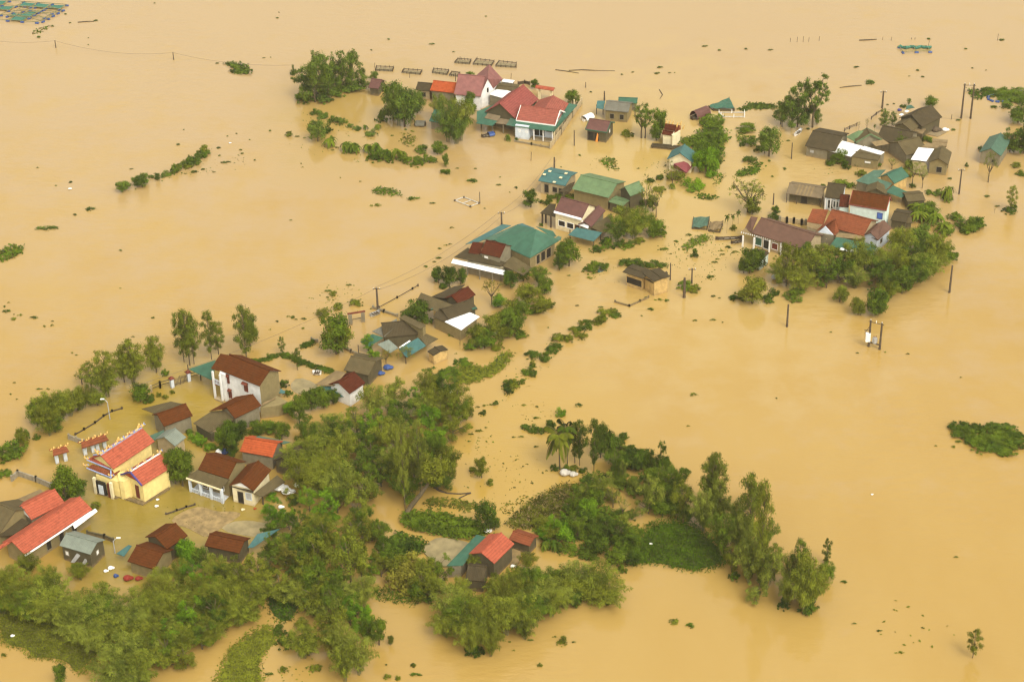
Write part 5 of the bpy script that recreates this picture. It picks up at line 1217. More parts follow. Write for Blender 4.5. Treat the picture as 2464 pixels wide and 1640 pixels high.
# ================================================================== trees, bamboo, hedges
# ---- far left group and the red roofed cluster (crop 2)
Ts(2, [('wild', 385, 728, 262, 400, 'L_far'), ('wild', 300, 700, 400, 300, 'L_far'), ('wild', 640, 610, 215, 330, 'L_far'), ('wild', 520, 690, 350, 300, 'L_far'), ('wild', 740, 600, 250, 260, 'L_far'), ('wild', 840, 605, 400, 190, 'L_far'), ('open', 470, 640, 270, 300), ('bush', 250, 700, 610, 120, 'L_far'), ('bush', 180, 470, 345, 60, 'L_far'),
       ('round', 1120, 900, 480, 270, 'L_far'), ('round', 1230, 960, 560, 330, 'L_far'), ('bamboo', 1180, 950, 500, 330, 'L_far'), ('bamboo', 1300, 900, 560, 260, 'L_far'), ('bush', 1030, 900, 730, 150, 'L_dark'), ('round', 1350, 830, 600, 200, 'L_far'), ('round', 940, 520, 430, 100, 'L_far'),
       ('bamboo', 1640, 1100, 640, 330, 'L_far'), ('bamboo', 1760, 1090, 610, 330, 'L_bamboo2'), ('bamboo', 1720, 1120, 780, 380, 'L_far'), ('round', 1850, 850, 590, 150, 'L_far'), ('bamboo', 1560, 900, 600, 220, 'L_bamboo2'),
       ('round', 410, 1100, 880, 210, 'L_far'), ('bush', 500, 1010, 900, 110, 'L_dark'),
       ('bush', 390, 840, 775, 110, 'L_far'), ('bush', 450, 870, 800, 120, 'L_far'), ('bush', 560, 910, 840, 120, 'L_far'), ('bush', 630, 930, 850, 130, 'L_far'), ('bush', 715, 960, 910, 80, 'L_far'),
       ('bush', 775, 985, 945, 90, 'L_far'), ('banana', 860, 985, 935, 70), ('banana', 965, 980, 920, 90), ('bush', 915, 1035, 970, 120, 'L_far'), ('bush', 140, 1045, 985, 80, 'L_olive'),
       ('banana', 545, 1145, 1030, 170), ('banana', 680, 1190, 1080, 160), ('banana', 740, 1190, 1070, 170), ('bush', 740, 1185, 1110, 160, 'L_green'), ('banana', 870, 1200, 1095, 140), ('banana', 960, 1230, 1080, 150),
       ('bush', 960, 1260, 1120, 180, 'L_green'), ('banana', 1060, 1260, 1140, 140), ('bush', 1060, 1275, 1150, 170, 'L_green'), ('banana', 1150, 1270, 1140, 150), ('banana', 1215, 1260, 1150, 120), ('bush', 1240, 1290, 1190, 140, 'L_green'),
       ('bush', 1340, 1310, 1220, 150, 'L_green'), ('bush', 1440, 1290, 1200, 150, 'L_green'), ('bush', 1500, 1290, 1230, 90, 'L_far'), ('bush', 1390, 1195, 1110, 140, 'L_green'), ('round', 1540, 1220, 1080, 150, 'L_green'), ('bush', 1590, 1180, 1110, 110, 'L_green'),
       ('round', 1620, 1340, 1190, 80, 'L_green'), ('bush', 1615, 1395, 1340, 105, 'L_green')])
Ts(2, [('bush', 300, 720, 600, 200, 'L_far'), ('bush', 450, 710, 590, 230, 'L_far'), ('bush', 560, 660, 540, 220, 'L_far'), ('bush', 680, 610, 490, 220, 'L_far'), ('bush', 790, 610, 480, 200, 'L_far'), ('wild', 400, 700, 420, 260, 'L_green'), ('wild', 560, 640, 380, 260, 'L_green')])
Ts(3, [('round', 1290, 585, 455, 135, 'L_dark'), ('round', 1770, 790, 595, 210, 'L_green'), ('bush', 1850, 790, 735, 80, 'L_far'), ('bush', 480, 420, 360, 110, 'L_far'), ('banana', 950, 1250, 1130, 90), ('bush', 1060, 1240, 1185, 60)])
Ts(4, [('sparse', 855, 900, 470, 420, 'L_far'), ('open', 900, 900, 500, 360, 'L_far'), ('round', 1090, 860, 490, 220, 'L_green'), ('round', 1040, 930, 700, 190, 'L_green'), ('bush', 680, 870, 770, 170, 'L_olive'), ('dead', 670, 935, 850, 60),
       ('round', 1590, 1330, 1000, 270, 'L_bright'), ('round', 1720, 1350, 960, 270, 'L_bright'), ('round', 1650, 1200, 870, 320, 'L_green'), ('round', 1790, 1300, 1060, 200, 'L_green'), ('bush', 1750, 1380, 1200, 180, 'L_bright'),
       ('bush', 1740, 950, 790, 260, 'L_green'), ('bush', 1850, 930, 800, 160, 'L_green'), ('bush', 1660, 740, 640, 170, 'L_green'), ('bush', 1790, 720, 630, 200, 'L_green'), ('bush', 1620, 900, 810, 150, 'L_green'), ('bush', 1450, 960, 890, 230, 'L_green'),
       ('sparse', 1240, 1530, 1230, 330, 'L_olive'), ('bush', 1300, 1420, 1270, 260, 'L_olive'), ('bush', 1490, 1520, 1370, 300, 'L_bright'), ('bush', 1080, 1420, 1340, 90), ('bush', 970, 1450, 1380, 90), ('bush', 1100, 1560, 1490, 150, 'L_olive'),
       ('bush', 1040, 1560, 1500, 120, 'L_olive'), ('banana', 1240, 1540, 1440, 90)])
# ---- top right (crop 5, 19)
Ts(5, [('open', 605, 505, 88, 360, 'L_far'), ('wild', 480, 500, 150, 330, 'L_far'), ('wild', 430, 510, 235, 300, 'L_far'), ('round', 340, 480, 260, 150, 'L_far'), ('round', 545, 470, 290, 130, 'L_far'), ('round', 640, 480, 330, 100, 'L_far'), ('sparse', 350, 500, 370, 150, 'L_bamboo2'),
       ('round', 240, 745, 480, 220, 'L_far'), ('round', 205, 720, 560, 140, 'L_far'), ('bush', 90, 790, 725, 130), ('bush', 150, 690, 650, 90), ('bush', 80, 640, 540, 150, 'L_green'), ('bush', 60, 530, 450, 170, 'L_green'), ('bush', 20, 660, 610, 50),
       ('round', 1575, 332, 240, 145, 'L_green'), ('areca', 1402, 330, 255, 60), ('bush', 1355, 335, 308, 60), ('tall', 1190, 530, 350, 130, 'L_far'), ('tall', 1260, 505, 370, 100, 'L_far'), ('tall', 1400, 320, 262, 50, 'L_far'),
       ('dead', 985, 525, 455, 50), ('dead', 1050, 530, 430, 70), ('areca', 1115, 545, 465, 60), ('bush', 1560, 620, 560, 110, 'L_green'), ('sparse', 1330, 720, 560, 160, 'L_green'), ('tall', 1320, 730, 590, 110, 'L_green'),
       ('bush', 690, 735, 670, 90, 'L_dark'), ('round', 830, 800, 680, 170, 'L_green'), ('bush', 760, 810, 730, 100), ('bush', 880, 840, 760, 90), ('bush', 1130, 830, 750, 90, 'L_dark'), ('bush', 975, 820, 770, 80), ('bush', 1010, 900, 830, 110, 'L_olive'),
       ('sparse', 1260, 850, 760, 110, 'L_bamboo2'), ('sparse', 1430, 980, 780, 150, 'L_bamboo2'), ('sparse', 1510, 1010, 800, 110, 'L_bamboo2'), ('bush', 1420, 850, 740, 130, 'L_bamboo2'), ('bush', 1370, 900, 830, 130, 'L_olive'), ('bush', 1430, 1000, 950, 60),
       ('round', 2300, 460, 330, 150, 'L_green'), ('round', 2360, 700, 540, 220, 'L_far'), ('round', 2270, 710, 570, 150, 'L_far'), ('bush', 2210, 660, 600, 70), ('bush', 2000, 690, 650, 60), ('sparse', 2060, 960, 700, 150, 'L_bamboo2'), ('dead', 2055, 960, 880, 50),
       ('bush', 2290, 830, 780, 90, 'L_olive'), ('bush', 2330, 890, 860, 100), ('tall', 2245, 1200, 980, 125, 'L_bamboo2'), ('bush', 2240, 1200, 1120, 130, 'L_dark'), ('bush', 1890, 1350, 1220, 150, 'L_green'), ('bush', 1960, 1330, 1215, 120, 'L_green'),
       ('banana', 1720, 1110, 960, 130), ('bush', 1720, 1100, 1000, 110, 'L_green'), ('bush', 1650, 1060, 1010, 110, 'L_far'), ('bush', 1570, 1050, 1010, 80, 'L_far'), ('banana', 810, 990, 925, 110), ('banana', 880, 990, 945, 90), ('bush', 690, 995, 965, 50),
       ('bush', 1000, 1000, 950, 90, 'L_green'), ('bush', 1070, 1010, 970, 70, 'L_green'), ('bush', 2110, 340, 318, 60), ('bush', 2200, 340, 300, 90), ('bush', 1880, 828, 780, 35, 'L_dark'), ('dead', 2110, 1215, 1170, 30)])
# big bamboo bank in front of the brick red roof (crop 7)
Ts(7, [('sparse', 480, 330, 90, 330, 'L_olive'), ('sparse', 470, 325, 130, 300, 'L_bamboo2'), ('round', 500, 340, 220, 150, 'L_olive'), ('areca', 320, 475, 310, 90), ('areca', 360, 430, 320, 80), ('areca', 400, 410, 290, 90), ('bush', 370, 450, 390, 60, 'L_olive'),
       ('round', 665, 350, 270, 80, 'L_green'), ('bush', 650, 370, 330, 90), ('round', 480, 760, 560, 200, 'L_dark'), ('round', 540, 740, 570, 160, 'L_dark'), ('round', 440, 755, 640, 110, 'L_dark'),
       ('banana', 1130, 140, 90, 120), ('banana', 1200, 150, 110, 80), ('bush', 90, 640, 590, 60), ('bush', 30, 860, 800, 130, 'L_green'), ('bush', 90, 880, 820, 100, 'L_olive'),
       ('banana', 1650, 330, 240, 170), ('banana', 1720, 350, 240, 180), ('banana', 1800, 400, 300, 170), ('banana', 1680, 390, 300, 170), ('banana', 1850, 460, 370, 150), ('round', 1760, 360, 250, 180, 'L_green'), ('bush', 1940, 370, 300, 120, 'L_green'), ('bush', 1870, 470, 400, 130, 'L_green'),
       ('banana', 1550, 560, 420, 170), ('banana', 1620, 600, 450, 170), ('round', 1700, 560, 400, 200, 'L_far'), ('bush', 2010, 440, 340, 190, 'L_green'), ('bush', 2090, 430, 330, 140, 'L_green'), ('banana', 1800, 560, 460, 150), ('bush', 1900, 90, 80, 30)])
grove(7, [(640, 790), (800, 760), (1000, 700), (1250, 720), (1430, 700), (1560, 640), (1760, 640), (1880, 660), (1800, 740), (1640, 880), (1500, 960), (1300, 900), (1150, 880), (950, 890), (760, 890)], 27,
      [('bamboo', 'L_bamboo'), ('bamboo', 'L_bamboo2'), ('wild', 'L_green', .8, .9), ('wild', 'L_olive', .9, .9), ('wild', 'L_dark', .7, .9), ('bamboo', 'L_bamboo')], (5, 10), (6, 9), 4)
Ts(7, [('round', 1860, 690, 540, 170, 'L_green'), ('bush', 1920, 650, 570, 90, 'L_green'), ('round', 1380, 1050, 860, 190, 'L_green'), ('round', 1250, 1050, 920, 140, 'L_olive'), ('bamboo', 1460, 960, 780, 220, 'L_olive'), ('round', 1120, 960, 830, 140, 'L_bamboo'), ('bush', 800, 930, 850, 170, 'L_green'),
       ('round', 500, 970, 770, 220, 'L_olive'), ('bush', 440, 930, 850, 150, 'L_green'), ('bush', 370, 940, 900, 80), ('bush', 610, 950, 900, 110, 'L_dark'), ('bush', 650, 900, 860, 90, 'L_dark'), ('bamboo', 700, 830, 650, 220, 'L_bamboo'), ('round', 1560, 900, 700, 220, 'L_green'), ('round', 1700, 800, 600, 220, 'L_green')])
# ---- centre row (crop 6)
Ts(6, [('round', 930, 465, 265, 190, 'L_dark'), ('bush', 1030, 420, 380, 60), ('round', 1110, 430, 330, 100, 'L_dark'), ('bush', 1080, 440, 390, 70), ('bush', 1200, 400, 325, 150, 'L_green'), ('bush', 1310, 400, 320, 160, 'L_green'), ('bush', 1025, 640, 600, 45),
       ('round', 1200, 1055, 850, 150, 'L_dark'), ('round', 1290, 1020, 745, 250, 'L_green'), ('round', 1230, 1000, 800, 180, 'L_olive'), ('bush', 1500, 1060, 935, 160, 'L_green'), ('bush', 1610, 1040, 945, 130, 'L_green'), ('bush', 1850, 1010, 935, 180, 'L_dark'), ('bush', 1960, 1015, 935, 170, 'L_dark'), ('bush', 2080, 1020, 950, 150, 'L_dark'), ('bush', 2180, 1020, 980, 110),
       ('bamboo', 1820, 740, 400, 330, 'L_bamboo'), ('bamboo', 1740, 800, 540, 260, 'L_green'), ('bamboo', 1960, 720, 440, 320, 'L_green'), ('bamboo', 1900, 760, 520, 330, 'L_bamboo'), ('round', 2090, 750, 560, 250, 'L_green'), ('bush', 2130, 730, 610, 160, 'L_green'), ('bush', 1660, 830, 730, 180, 'L_green'), ('bush', 1820, 830, 760, 180, 'L_green'), ('bush', 1560, 870, 800, 150, 'L_green'), ('bush', 1950, 790, 740, 130, 'L_olive'),
       ('sparse', 2010, 560, 170, 170, 'L_bamboo'), ('sparse', 2110, 560, 250, 180, 'L_bamboo'), ('round', 2080, 500, 330, 130, 'L_green'), ('bush', 2060, 220, 180, 80), ('bush', 2150, 190, 140, 80), ('round', 1990, 470, 380, 90, 'L_green'), ('bush', 2040, 430, 380, 90, 'L_green'),
       ('round', 60, 1180, 1010, 140, 'L_dark'), ('round', 160, 1200, 1000, 190, 'L_dark'), ('round', 270, 1190, 1010, 150, 'L_dark'), ('bush', 120, 1220, 1140, 110, 'L_dark'), ('round', 40, 1150, 1050, 90, 'L_dark'),
       ('sparse', 560, 1380, 1140, 220, 'L_dry'), ('round', 740, 1220, 1050, 190, 'L_dark'), ('round', 860, 1160, 1020, 150, 'L_green'), ('bamboo', 1010, 1200, 1000, 260, 'L_green'), ('round', 1060, 1280, 1130, 200, 'L_green'), ('round', 900, 1360, 1170, 270, 'L_olive'), ('round', 620, 1400, 1280, 190, 'L_bright'), ('round', 1020, 1460, 1290, 230, 'L_olive'),
       ('round', 760, 1500, 1320, 230, 'L_olive'), ('bush', 1100, 1400, 1310, 130, 'L_olive'), ('bush', 970, 1450, 1370, 160, 'L_green'), ('round', 700, 1560, 1400, 250, 'L_green'), ('round', 850, 1530, 1330, 200, 'L_green')])
# ---- (crop 8)
Ts(8, [('round', 1700, 850, 640, 250, 'L_olive'), ('round', 1880, 870, 640, 250, 'L_green'), ('round', 1560, 940, 740, 250, 'L_olive'), ('round', 1620, 970, 800, 270, 'L_green'), ('bush', 1500, 980, 860, 160, 'L_green'), ('bush', 1740, 985, 900, 120, 'L_olive'), ('bush', 1950, 870, 800, 140, 'L_green'), ('round', 1780, 900, 760, 220, 'L_olive'),
       ('round', 1000, 735, 535, 300, 'L_dark'), ('bush', 910, 690, 600, 140, 'L_green'), ('bush', 1090, 740, 640, 120, 'L_green'),
       ('round', 265, 1030, 640, 350, 'L_green'), ('round', 280, 1020, 700, 300, 'L_olive'), ('sparse', 120, 690, 620, 120, 'L_olive'), ('bush', 440, 580, 515, 130, 'L_olive'), ('bush', 280, 620, 545, 90, 'L_olive'), ('bush', 130, 680, 620, 120, 'L_olive'), ('bush', 235, 490, 445, 80, 'L_olive'),
       ('tall', 560, 1020, 840, 160, 'L_bright'), ('tall', 600, 1180, 980, 150, 'L_bright'), ('round', 620, 1090, 1000, 110, 'L_bright'), ('sparse', 720, 1120, 1000, 150, 'L_dry'), ('dead', 1395, 990, 900, 50), ('bush', 1330, 860, 825, 90, 'L_green'), ('sparse', 900, 1120, 950, 220, 'L_bamboo2')])
# ---- along the left: tall trees by the gate (crop 9 / 17)
Ts(9, [('tall', 410, 755, 170, 330, 'L_euca'), ('tall', 350, 720, 200, 260, 'L_euca'), ('tall', 450, 740, 230, 240, 'L_euca'), ('tall', 630, 690, 180, 230, 'L_euca'), ('tall', 700, 640, 290, 230, 'L_euca'), ('tall', 985, 705, 120, 300, 'L_euca'), ('round', 1020, 560, 180, 240, 'L_euca'), ('tall', 70, 825, 440, 260, 'L_bamboo'), ('bush', 160, 850, 765, 90, 'L_green'),
       ('tall', 1345, 640, 455, 95, 'L_green'), ('tall', 1500, 800, 570, 140, 'L_green'), ('areca', 1490, 790, 600, 130), ('areca', 1200, 690, 620, 80), ('bush', 1360, 960, 855, 125, 'L_dark'), ('bush', 230, 1035, 985, 55, 'L_olive'), ('bush', 160, 1085, 1030, 70, 'L_olive'), ('bush', 90, 1060, 1010, 60, 'L_olive'),
       ('bush', 1450, 270, 245, 50), ('bush', 1910, 160, 100, 90), ('round', 1520, 1340, 1010, 210, 'L_green'), ('round', 1760, 1180, 960, 260, 'L_green'), ('round', 1640, 1200, 960, 230, 'L_green'), ('round', 1860, 1140, 980, 200, 'L_dark'), ('round', 1420, 1250, 1100, 180, 'L_bright'),
       ('bush', 1400, 1050, 990, 110, 'L_green'), ('round', 850, 1520, 1280, 240, 'L_dark'), ('round', 940, 1500, 1290, 160, 'L_dark'), ('round', 760, 1340, 1270, 120, 'L_green'), ('bush', 1080, 1440, 1320, 160, 'L_green'), ('bush', 1240, 1400, 1290, 160, 'L_green'), ('banana', 400, 1440, 1390, 110), ('bush', 460, 1500, 1420, 160, 'L_bright'), ('round', 1340, 1500, 1300, 200, 'L_green')])
Ts(17, [('tall', 1210, 1060, 640, 330, 'L_bamboo'), ('tall', 1120, 1040, 740, 300, 'L_bamboo'), ('bamboo', 1200, 1050, 720, 330, 'L_bamboo'), ('tall', 980, 1170, 750, 330, 'L_bamboo'), ('bamboo', 960, 1180, 850, 300, 'L_bamboo'), ('tall', 820, 1100, 860, 230, 'L_bamboo'), ('sparse', 740, 1060, 930, 200, 'L_bamboo'),
       ('round', 1260, 1215, 1040, 230, 'L_green'), ('bush', 1330, 1210, 1110, 120, 'L_green'), ('bamboo', 760, 1270, 1040, 260, 'L_olive'), ('bamboo', 640, 1340, 1080, 330, 'L_bamboo'), ('bamboo', 500, 1400, 1090, 380, 'L_bamboo'), ('bamboo', 400, 1450, 1140, 330, 'L_bamboo'), ('bamboo', 560, 1380, 1130, 330, 'L_olive'),
       ('bamboo', 450, 1520, 1230, 300, 'L_olive'), ('round', 340, 1440, 1200, 190, 'L_green'), ('round', 700, 1290, 1120, 200, 'L_olive'), ('round', 880, 1250, 1080, 220, 'L_bamboo'), ('bush', 210, 1560, 1420, 130, 'L_green'), ('round', 1410, 950, 640, 180, 'L_bamboo'), ('round', 500, 1490, 1300, 240, 'L_green'), ('bush', 330, 1545, 1500, 80)])
Ts(10, [('bush', 120, 520, 370, 230, 'L_green'), ('bush', 40, 560, 420, 180, 'L_green'), ('round', 200, 460, 280, 130, 'L_olive'), ('bush', 30, 690, 640, 140, 'L_green'), ('round', 540, 900, 570, 270, 'L_green'), ('round', 650, 880, 700, 210, 'L_green'), ('bush', 470, 800, 700, 150, 'L_green'), ('bush', 560, 915, 830, 160, 'L_dark'),
        ('round', 1440, 760, 450, 180, 'L_green'), ('round', 1500, 780, 440, 230, 'L_green'), ('round', 1540, 700, 480, 150, 'L_green'), ('bush', 780, 960, 900, 110, 'L_olive')])
Ts(11, [('round', 130, 620, 300, 260, 'L_green'), ('round', 180, 560, 270, 260, 'L_dark'), ('round', 640, 420, 40, 200, 'L_dark'), ('round', 560, 350, 60, 180, 'L_green'), ('bush', 420, 320, 220, 150, 'L_bright'), ('bush', 320, 260, 150, 150, 'L_bright'), ('round', 870, 170, 30, 200, 'L_green'), ('round', 980, 150, 40, 200, 'L_green'),
        ('bush', 1000, 780, 720, 140, 'L_bright'), ('bush', 1060, 960, 850, 140, 'L_bright'), ('round', 210, 1400, 1160, 220, 'L_bright'), ('round', 330, 1430, 1230, 200, 'L_green'), ('round', 130, 1330, 1160, 130, 'L_bright'), ('bush', 1200, 820, 740, 170, 'L_dark'), ('bush', 1010, 1060, 980, 120, 'L_bright')])
# ---- the great central grove (source pixels; feet of the clumps)
grove(0, [(725, 1075), (800, 1050), (880, 1015), (970, 965), (1060, 935), (1075, 975), (1110, 1010), (1090, 1060), (1050, 1080), (1080, 1130), (1060, 1180), (985, 1205), (930, 1200), (860, 1240), (770, 1260), (720, 1215), (705, 1130)], 50,
      [('bamboo', 'L_bamboo'), ('bamboo', 'L_olive'), ('wild', 'L_green', .9, 1.), ('bamboo', 'L_bamboo2'), ('wild', 'L_olive', .8, .9), ('wild', 'L_bright', .8, .8), ('wild', 'L_bamboo', .95, .9), ('wild', 'L_dark', .8, 1.)], (4.5, 9.8), (5.5, 9), 11)
Ts(12, [('tall', 60, 1130, 290, 210, 'L_bamboo2'), ('tall', 200, 950, 240, 230, 'L_bamboo2'), ('bamboo', 330, 830, 330, 330, 'L_green'), ('bamboo', 440, 860, 420, 330, 'L_olive'), ('round', 480, 860, 560, 200, 'L_olive'), ('wild', 560, 330, 60, 260, 'L_green'), ('round', 640, 270, 130, 150, 'L_olive'), ('tall', 130, 950, 420, 160, 'L_olive'),
        ('round', 780, 820, 590, 170, 'L_olive'), ('bush', 700, 760, 690, 90, 'L_olive'), ('bush', 860, 880, 810, 80, 'L_olive'), ('bush', 910, 130, 70, 60, 'L_dark'), ('bush', 790, 215, 170, 80, 'L_dark'), ('bush', 1520, 225, 140, 110, 'L_bright'),
        ('round', 820, 1330, 1020, 260, 'L_dark'), ('round', 900, 1310, 1130, 170, 'L_green'), ('areca', 300, 1230, 1080, 130), ('bush', 180, 1280, 1180, 160, 'L_green'), ('round', 1900, 630, 230, 200, 'L_dark'), ('tall', 1840, 775, 240, 220, 'L_dark'), ('tall', 1660, 680, 280, 210, 'L_dark'), ('tall', 1705, 705, 255, 200, 'L_dark'), ('round', 1960, 640, 330, 230, 'L_dark'),
        ('palm', 1520, 740, 330, 400, 'L_olive'), ('palm', 1590, 700, 270, 300, 'L_dark'), ('bush', 1470, 740, 680, 100, 'L_dark'), ('bush', 1580, 750, 650, 90, 'L_green'), ('bush', 1740, 760, 710, 90, 'L_dark'), ('bush', 1650, 740, 690, 110, 'L_olive'), ('round', 2050, 620, 420, 170, 'L_dark'), ('bush', 2120, 450, 375, 110, 'L_dark'), ('bush', 2070, 500, 420, 120, 'L_dark'),
        ('round', 2200, 740, 520, 250, 'L_dark'), ('round', 2300, 700, 530, 230, 'L_dark'), ('round', 2060, 760, 560, 200, 'L_green'), ('round', 1420, 380, 270, 130, 'L_dark'), ('round', 2140, 640, 500, 150, 'L_dark'),
        ('bush', 1330, 390, 320, 120, 'L_dark'), ('bush', 1260, 370, 310, 120, 'L_dark'), ('bush', 1190, 350, 295, 100, 'L_dark'),
        ('tall', 2110, 900, 640, 120, 'L_bamboo2'), ('round', 2060, 900, 760, 200, 'L_green'), ('round', 1870, 1090, 880, 240, 'L_green'), ('bush', 1700, 960, 860, 170, 'L_green'), ('sparse', 2020, 1100, 900, 190, 'L_dry'), ('round', 1780, 1210, 1010, 220, 'L_bright'), ('sparse', 2110, 1200, 1000, 160, 'L_bamboo2')])
# hedge strips
row(8, [(2320, 900), (2200, 1010), (2080, 1110), (2020, 1190), (1960, 1230), (1900, 1330), (1780, 1420)], 17, [('bush', 'L_dark'), ('bush', 'L_green'), ('bush', 'L_olive')], (.8, 2.3), (1.2, 3.4), 1.2, 5)
row(6, [(1760, 1460), (1640, 1500), (1560, 1540), (1470, 1580), (1370, 1640), (1290, 1700), (1240, 1740)], 18, [('bush', 'L_dark'), ('bush', 'L_green'), ('bush', 'L_olive')], (.7, 1.9), (1.1, 3.0), 1.2, 6)
row(1, [(985, 1540), (1060, 1520), (1150, 1490), (1190, 1480)], 5, [('round', 'L_far'), ('bush', 'L_far')], (1.8, 3.4), (3.0, 4.6), .8, 7)
row(1, [(1240, 1450), (1310, 1430), (1380, 1400), (1440, 1370), (1510, 1350), (1600, 1300), (1650, 1270), (1710, 1240)], 21, [('round', 'L_far'), ('bush', 'L_far'), ('bush', 'L_olive')], (.8, 3.4), (1.0, 3.0), 1.0, 8)
row(9, [(1010, 725), (1170, 695), (1350, 640)], 12, [('bush', 'L_dark'), ('bush', 'L_green')], (.5, .9), (1.3, 2.2), .15, 9, 'clipped hedge round the flooded field')
row(9, [(1360, 640), (1450, 690), (1580, 735), (1700, 780), (1830, 815)], 18, [('bush', 'L_dark'), ('bush', 'L_green')], (.5, 1.0), (1.5, 2.4), .15, 10, 'clipped hedge round the flooded field')
row(9, [(1545, 570), (1600, 545), (1660, 525)], 5, [('bush', 'L_dark')], (.6, .9), (1.5, 2.2), .1, 12, 'clipped hedge round the flooded field')
row(8, [(1240, 1240), (1340, 1150), (1420, 1120)], 3, [('bush', 'L_green')], (.8, 1.3), (3, 4), .5, 13)
# right hand trees of the lower bank (crop 13)
Ts(13, [('tall', 930, 820, 165, 330, 'L_euca'), ('tall', 900, 760, 220, 260, 'L_euca'), ('tall', 980, 880, 440, 260, 'L_bamboo2'), ('bamboo', 830, 930, 640, 230, 'L_bamboo2'), ('bamboo', 990, 850, 560, 260, 'L_green'), ('tall', 1260, 1100, 350, 330, 'L_euca'), ('tall', 1365, 1440, 400, 260, 'L_bamboo'), ('round', 1300, 760, 420, 190, 'L_euca'),
        ('bamboo', 1200, 1180, 740, 330, 'L_bamboo2'), ('bamboo', 1400, 1100, 780, 330, 'L_green'), ('bamboo', 1290, 1330, 930, 330, 'L_bamboo2'), ('tall', 1500, 1380, 1030, 230, 'L_bamboo'), ('bamboo', 1380, 1440, 1060, 300, 'L_bamboo2'), ('bush', 1130, 1380, 1270, 130, 'L_green'), ('bamboo', 1640, 1480, 1080, 300, 'L_bamboo'), ('tall', 1720, 1500, 990, 260, 'L_green'),
        ('round', 1780, 1560, 1070, 260, 'L_bamboo'), ('bamboo', 1880, 1600, 1180, 330, 'L_bamboo'), ('tall', 1990, 1260, 985, 120, 'L_dark'), ('round', 1990, 1400, 1200, 190, 'L_green'), ('bamboo', 1780, 1640, 1280, 330, 'L_bamboo'), ('bamboo', 1620, 1640, 1300, 260, 'L_bamboo'), ('bush', 1590, 1640, 1480, 130, 'L_dark'), ('bush', 1820, 1690, 1500, 200, 'L_dark'),
        ('round', 100, 330, 160, 200, 'L_dark'), ('round', 220, 360, 150, 200, 'L_dark'), ('round', 320, 390, 150, 210, 'L_dark'), ('wild', 420, 400, 110, 240, 'L_dark'), ('round', 480, 420, 190, 130, 'L_dark'), ('bush', 70, 50, 0, 90, 'L_dark'), ('bush', 150, 160, 100, 110, 'L_dark'), ('bush', 660, 390, 305, 110, 'L_dark'), ('bush', 560, 370, 320, 60, 'L_dark'),
        ('round', 330, 520, 330, 200, 'L_green'), ('round', 530, 560, 400, 220, 'L_green'), ('round', 420, 590, 410, 200, 'L_olive'), ('round', 600, 580, 480, 150, 'L_green'), ('round', 180, 600, 400, 130, 'L_bamboo2'), ('round', 340, 720, 570, 190, 'L_dark'), ('round', 450, 790, 590, 220, 'L_green'), ('round', 560, 790, 590, 210, 'L_dark'), ('bush', 640, 700, 630, 130, 'L_dark'), ('round', 650, 830, 700, 180, 'L_dark'),
        ('bamboo', 160, 820, 720, 160, 'L_bamboo2'), ('round', 60, 1000, 830, 200, 'L_dark'), ('round', 130, 1050, 880, 220, 'L_bamboo'), ('round', 200, 1000, 860, 160, 'L_green'), ('round', 90, 1200, 1010, 220, 'L_green'), ('round', 170, 1190, 1060, 200, 'L_dark'), ('bush', 70, 1310, 1220, 100, 'L_green'), ('bush', 1990, 1230, 1150, 60, 'L_dry')])
grove(0, [(1440, 1130), (1490, 1100), (1530, 1130), (1530, 1190), (1500, 1250), (1470, 1300), (1420, 1350), (1350, 1330), (1300, 1300), (1340, 1230), (1420, 1200)], 13, [('wild', 'L_green', .8, 1), ('bush', 'L_dark', .5, 1), ('wild', 'L_bamboo2', .8, 1), ('wild', 'L_olive'), ('bush', 'L_green', .5, 1)], (2.6, 5), (3.2, 5.5), 61)
grove(0, [(1640, 1240), (1700, 1230), (1760, 1300), (1840, 1380), (1960, 1420), (1950, 1480), (1850, 1470), (1740, 1400)], 6, [('wild', 'L_bamboo2', .9, 1), ('bamboo', 'L_bamboo2'), ('wild', 'L_olive')], (3, 6), (3.5, 5.5), 62)
grove(0, [(1560, 1180), (1600, 1150), (1650, 1180), (1640, 1230), (1590, 1240)], 5, [('wild', 'L_green', .9, 1), ('wild', 'L_dark')], (3.5, 5.5), (5, 6.5), 63)
grove(0, [(640, 1380), (760, 1330), (860, 1320), (900, 1400), (840, 1440), (760, 1480), (680, 1450)], 12, [('wild', 'L_green'), ('wild', 'L_dark'), ('wild', 'L_olive'), ('wild', 'L_bright', .8, .8)], (4, 7.5), (5, 7.5), 64)
grove(0, [(900, 1350), (980, 1360), (1060, 1400), (1040, 1440), (960, 1430), (900, 1400)], 7, [('wild', 'L_olive'), ('wild', 'L_green'), ('bush', 'L_dry')], (3, 5.5), (4.5, 6.5), 65)
# bank between palm and coral house (crop 14)
Ts(14, [('wild', 1420, 330, 130, 260, 'L_bright'), ('round', 1500, 360, 180, 230, 'L_bright'), ('wild', 1600, 330, 120, 260, 'L_green'), ('round', 1290, 240, 150, 200, 'L_olive'), ('banana', 1390, 440, 330, 160), ('banana', 1330, 430, 350, 140), ('round', 1330, 360, 240, 180, 'L_bright'), ('round', 1680, 240, 80, 200, 'L_green'), ('round', 1780, 330, 160, 220, 'L_dark'),
        ('wild', 1850, 360, 170, 250, 'L_dark'), ('wild', 1960, 420, 200, 260, 'L_dark'), ('round', 2080, 430, 240, 220, 'L_green'), ('round', 1800, 470, 300, 220, 'L_dark'), ('round', 1940, 570, 400, 220, 'L_green'), ('round', 2080, 560, 420, 200, 'L_dark'), ('round', 1740, 420, 300, 180, 'L_green'), ('round', 2000, 330, 110, 180, 'L_bamboo2')])
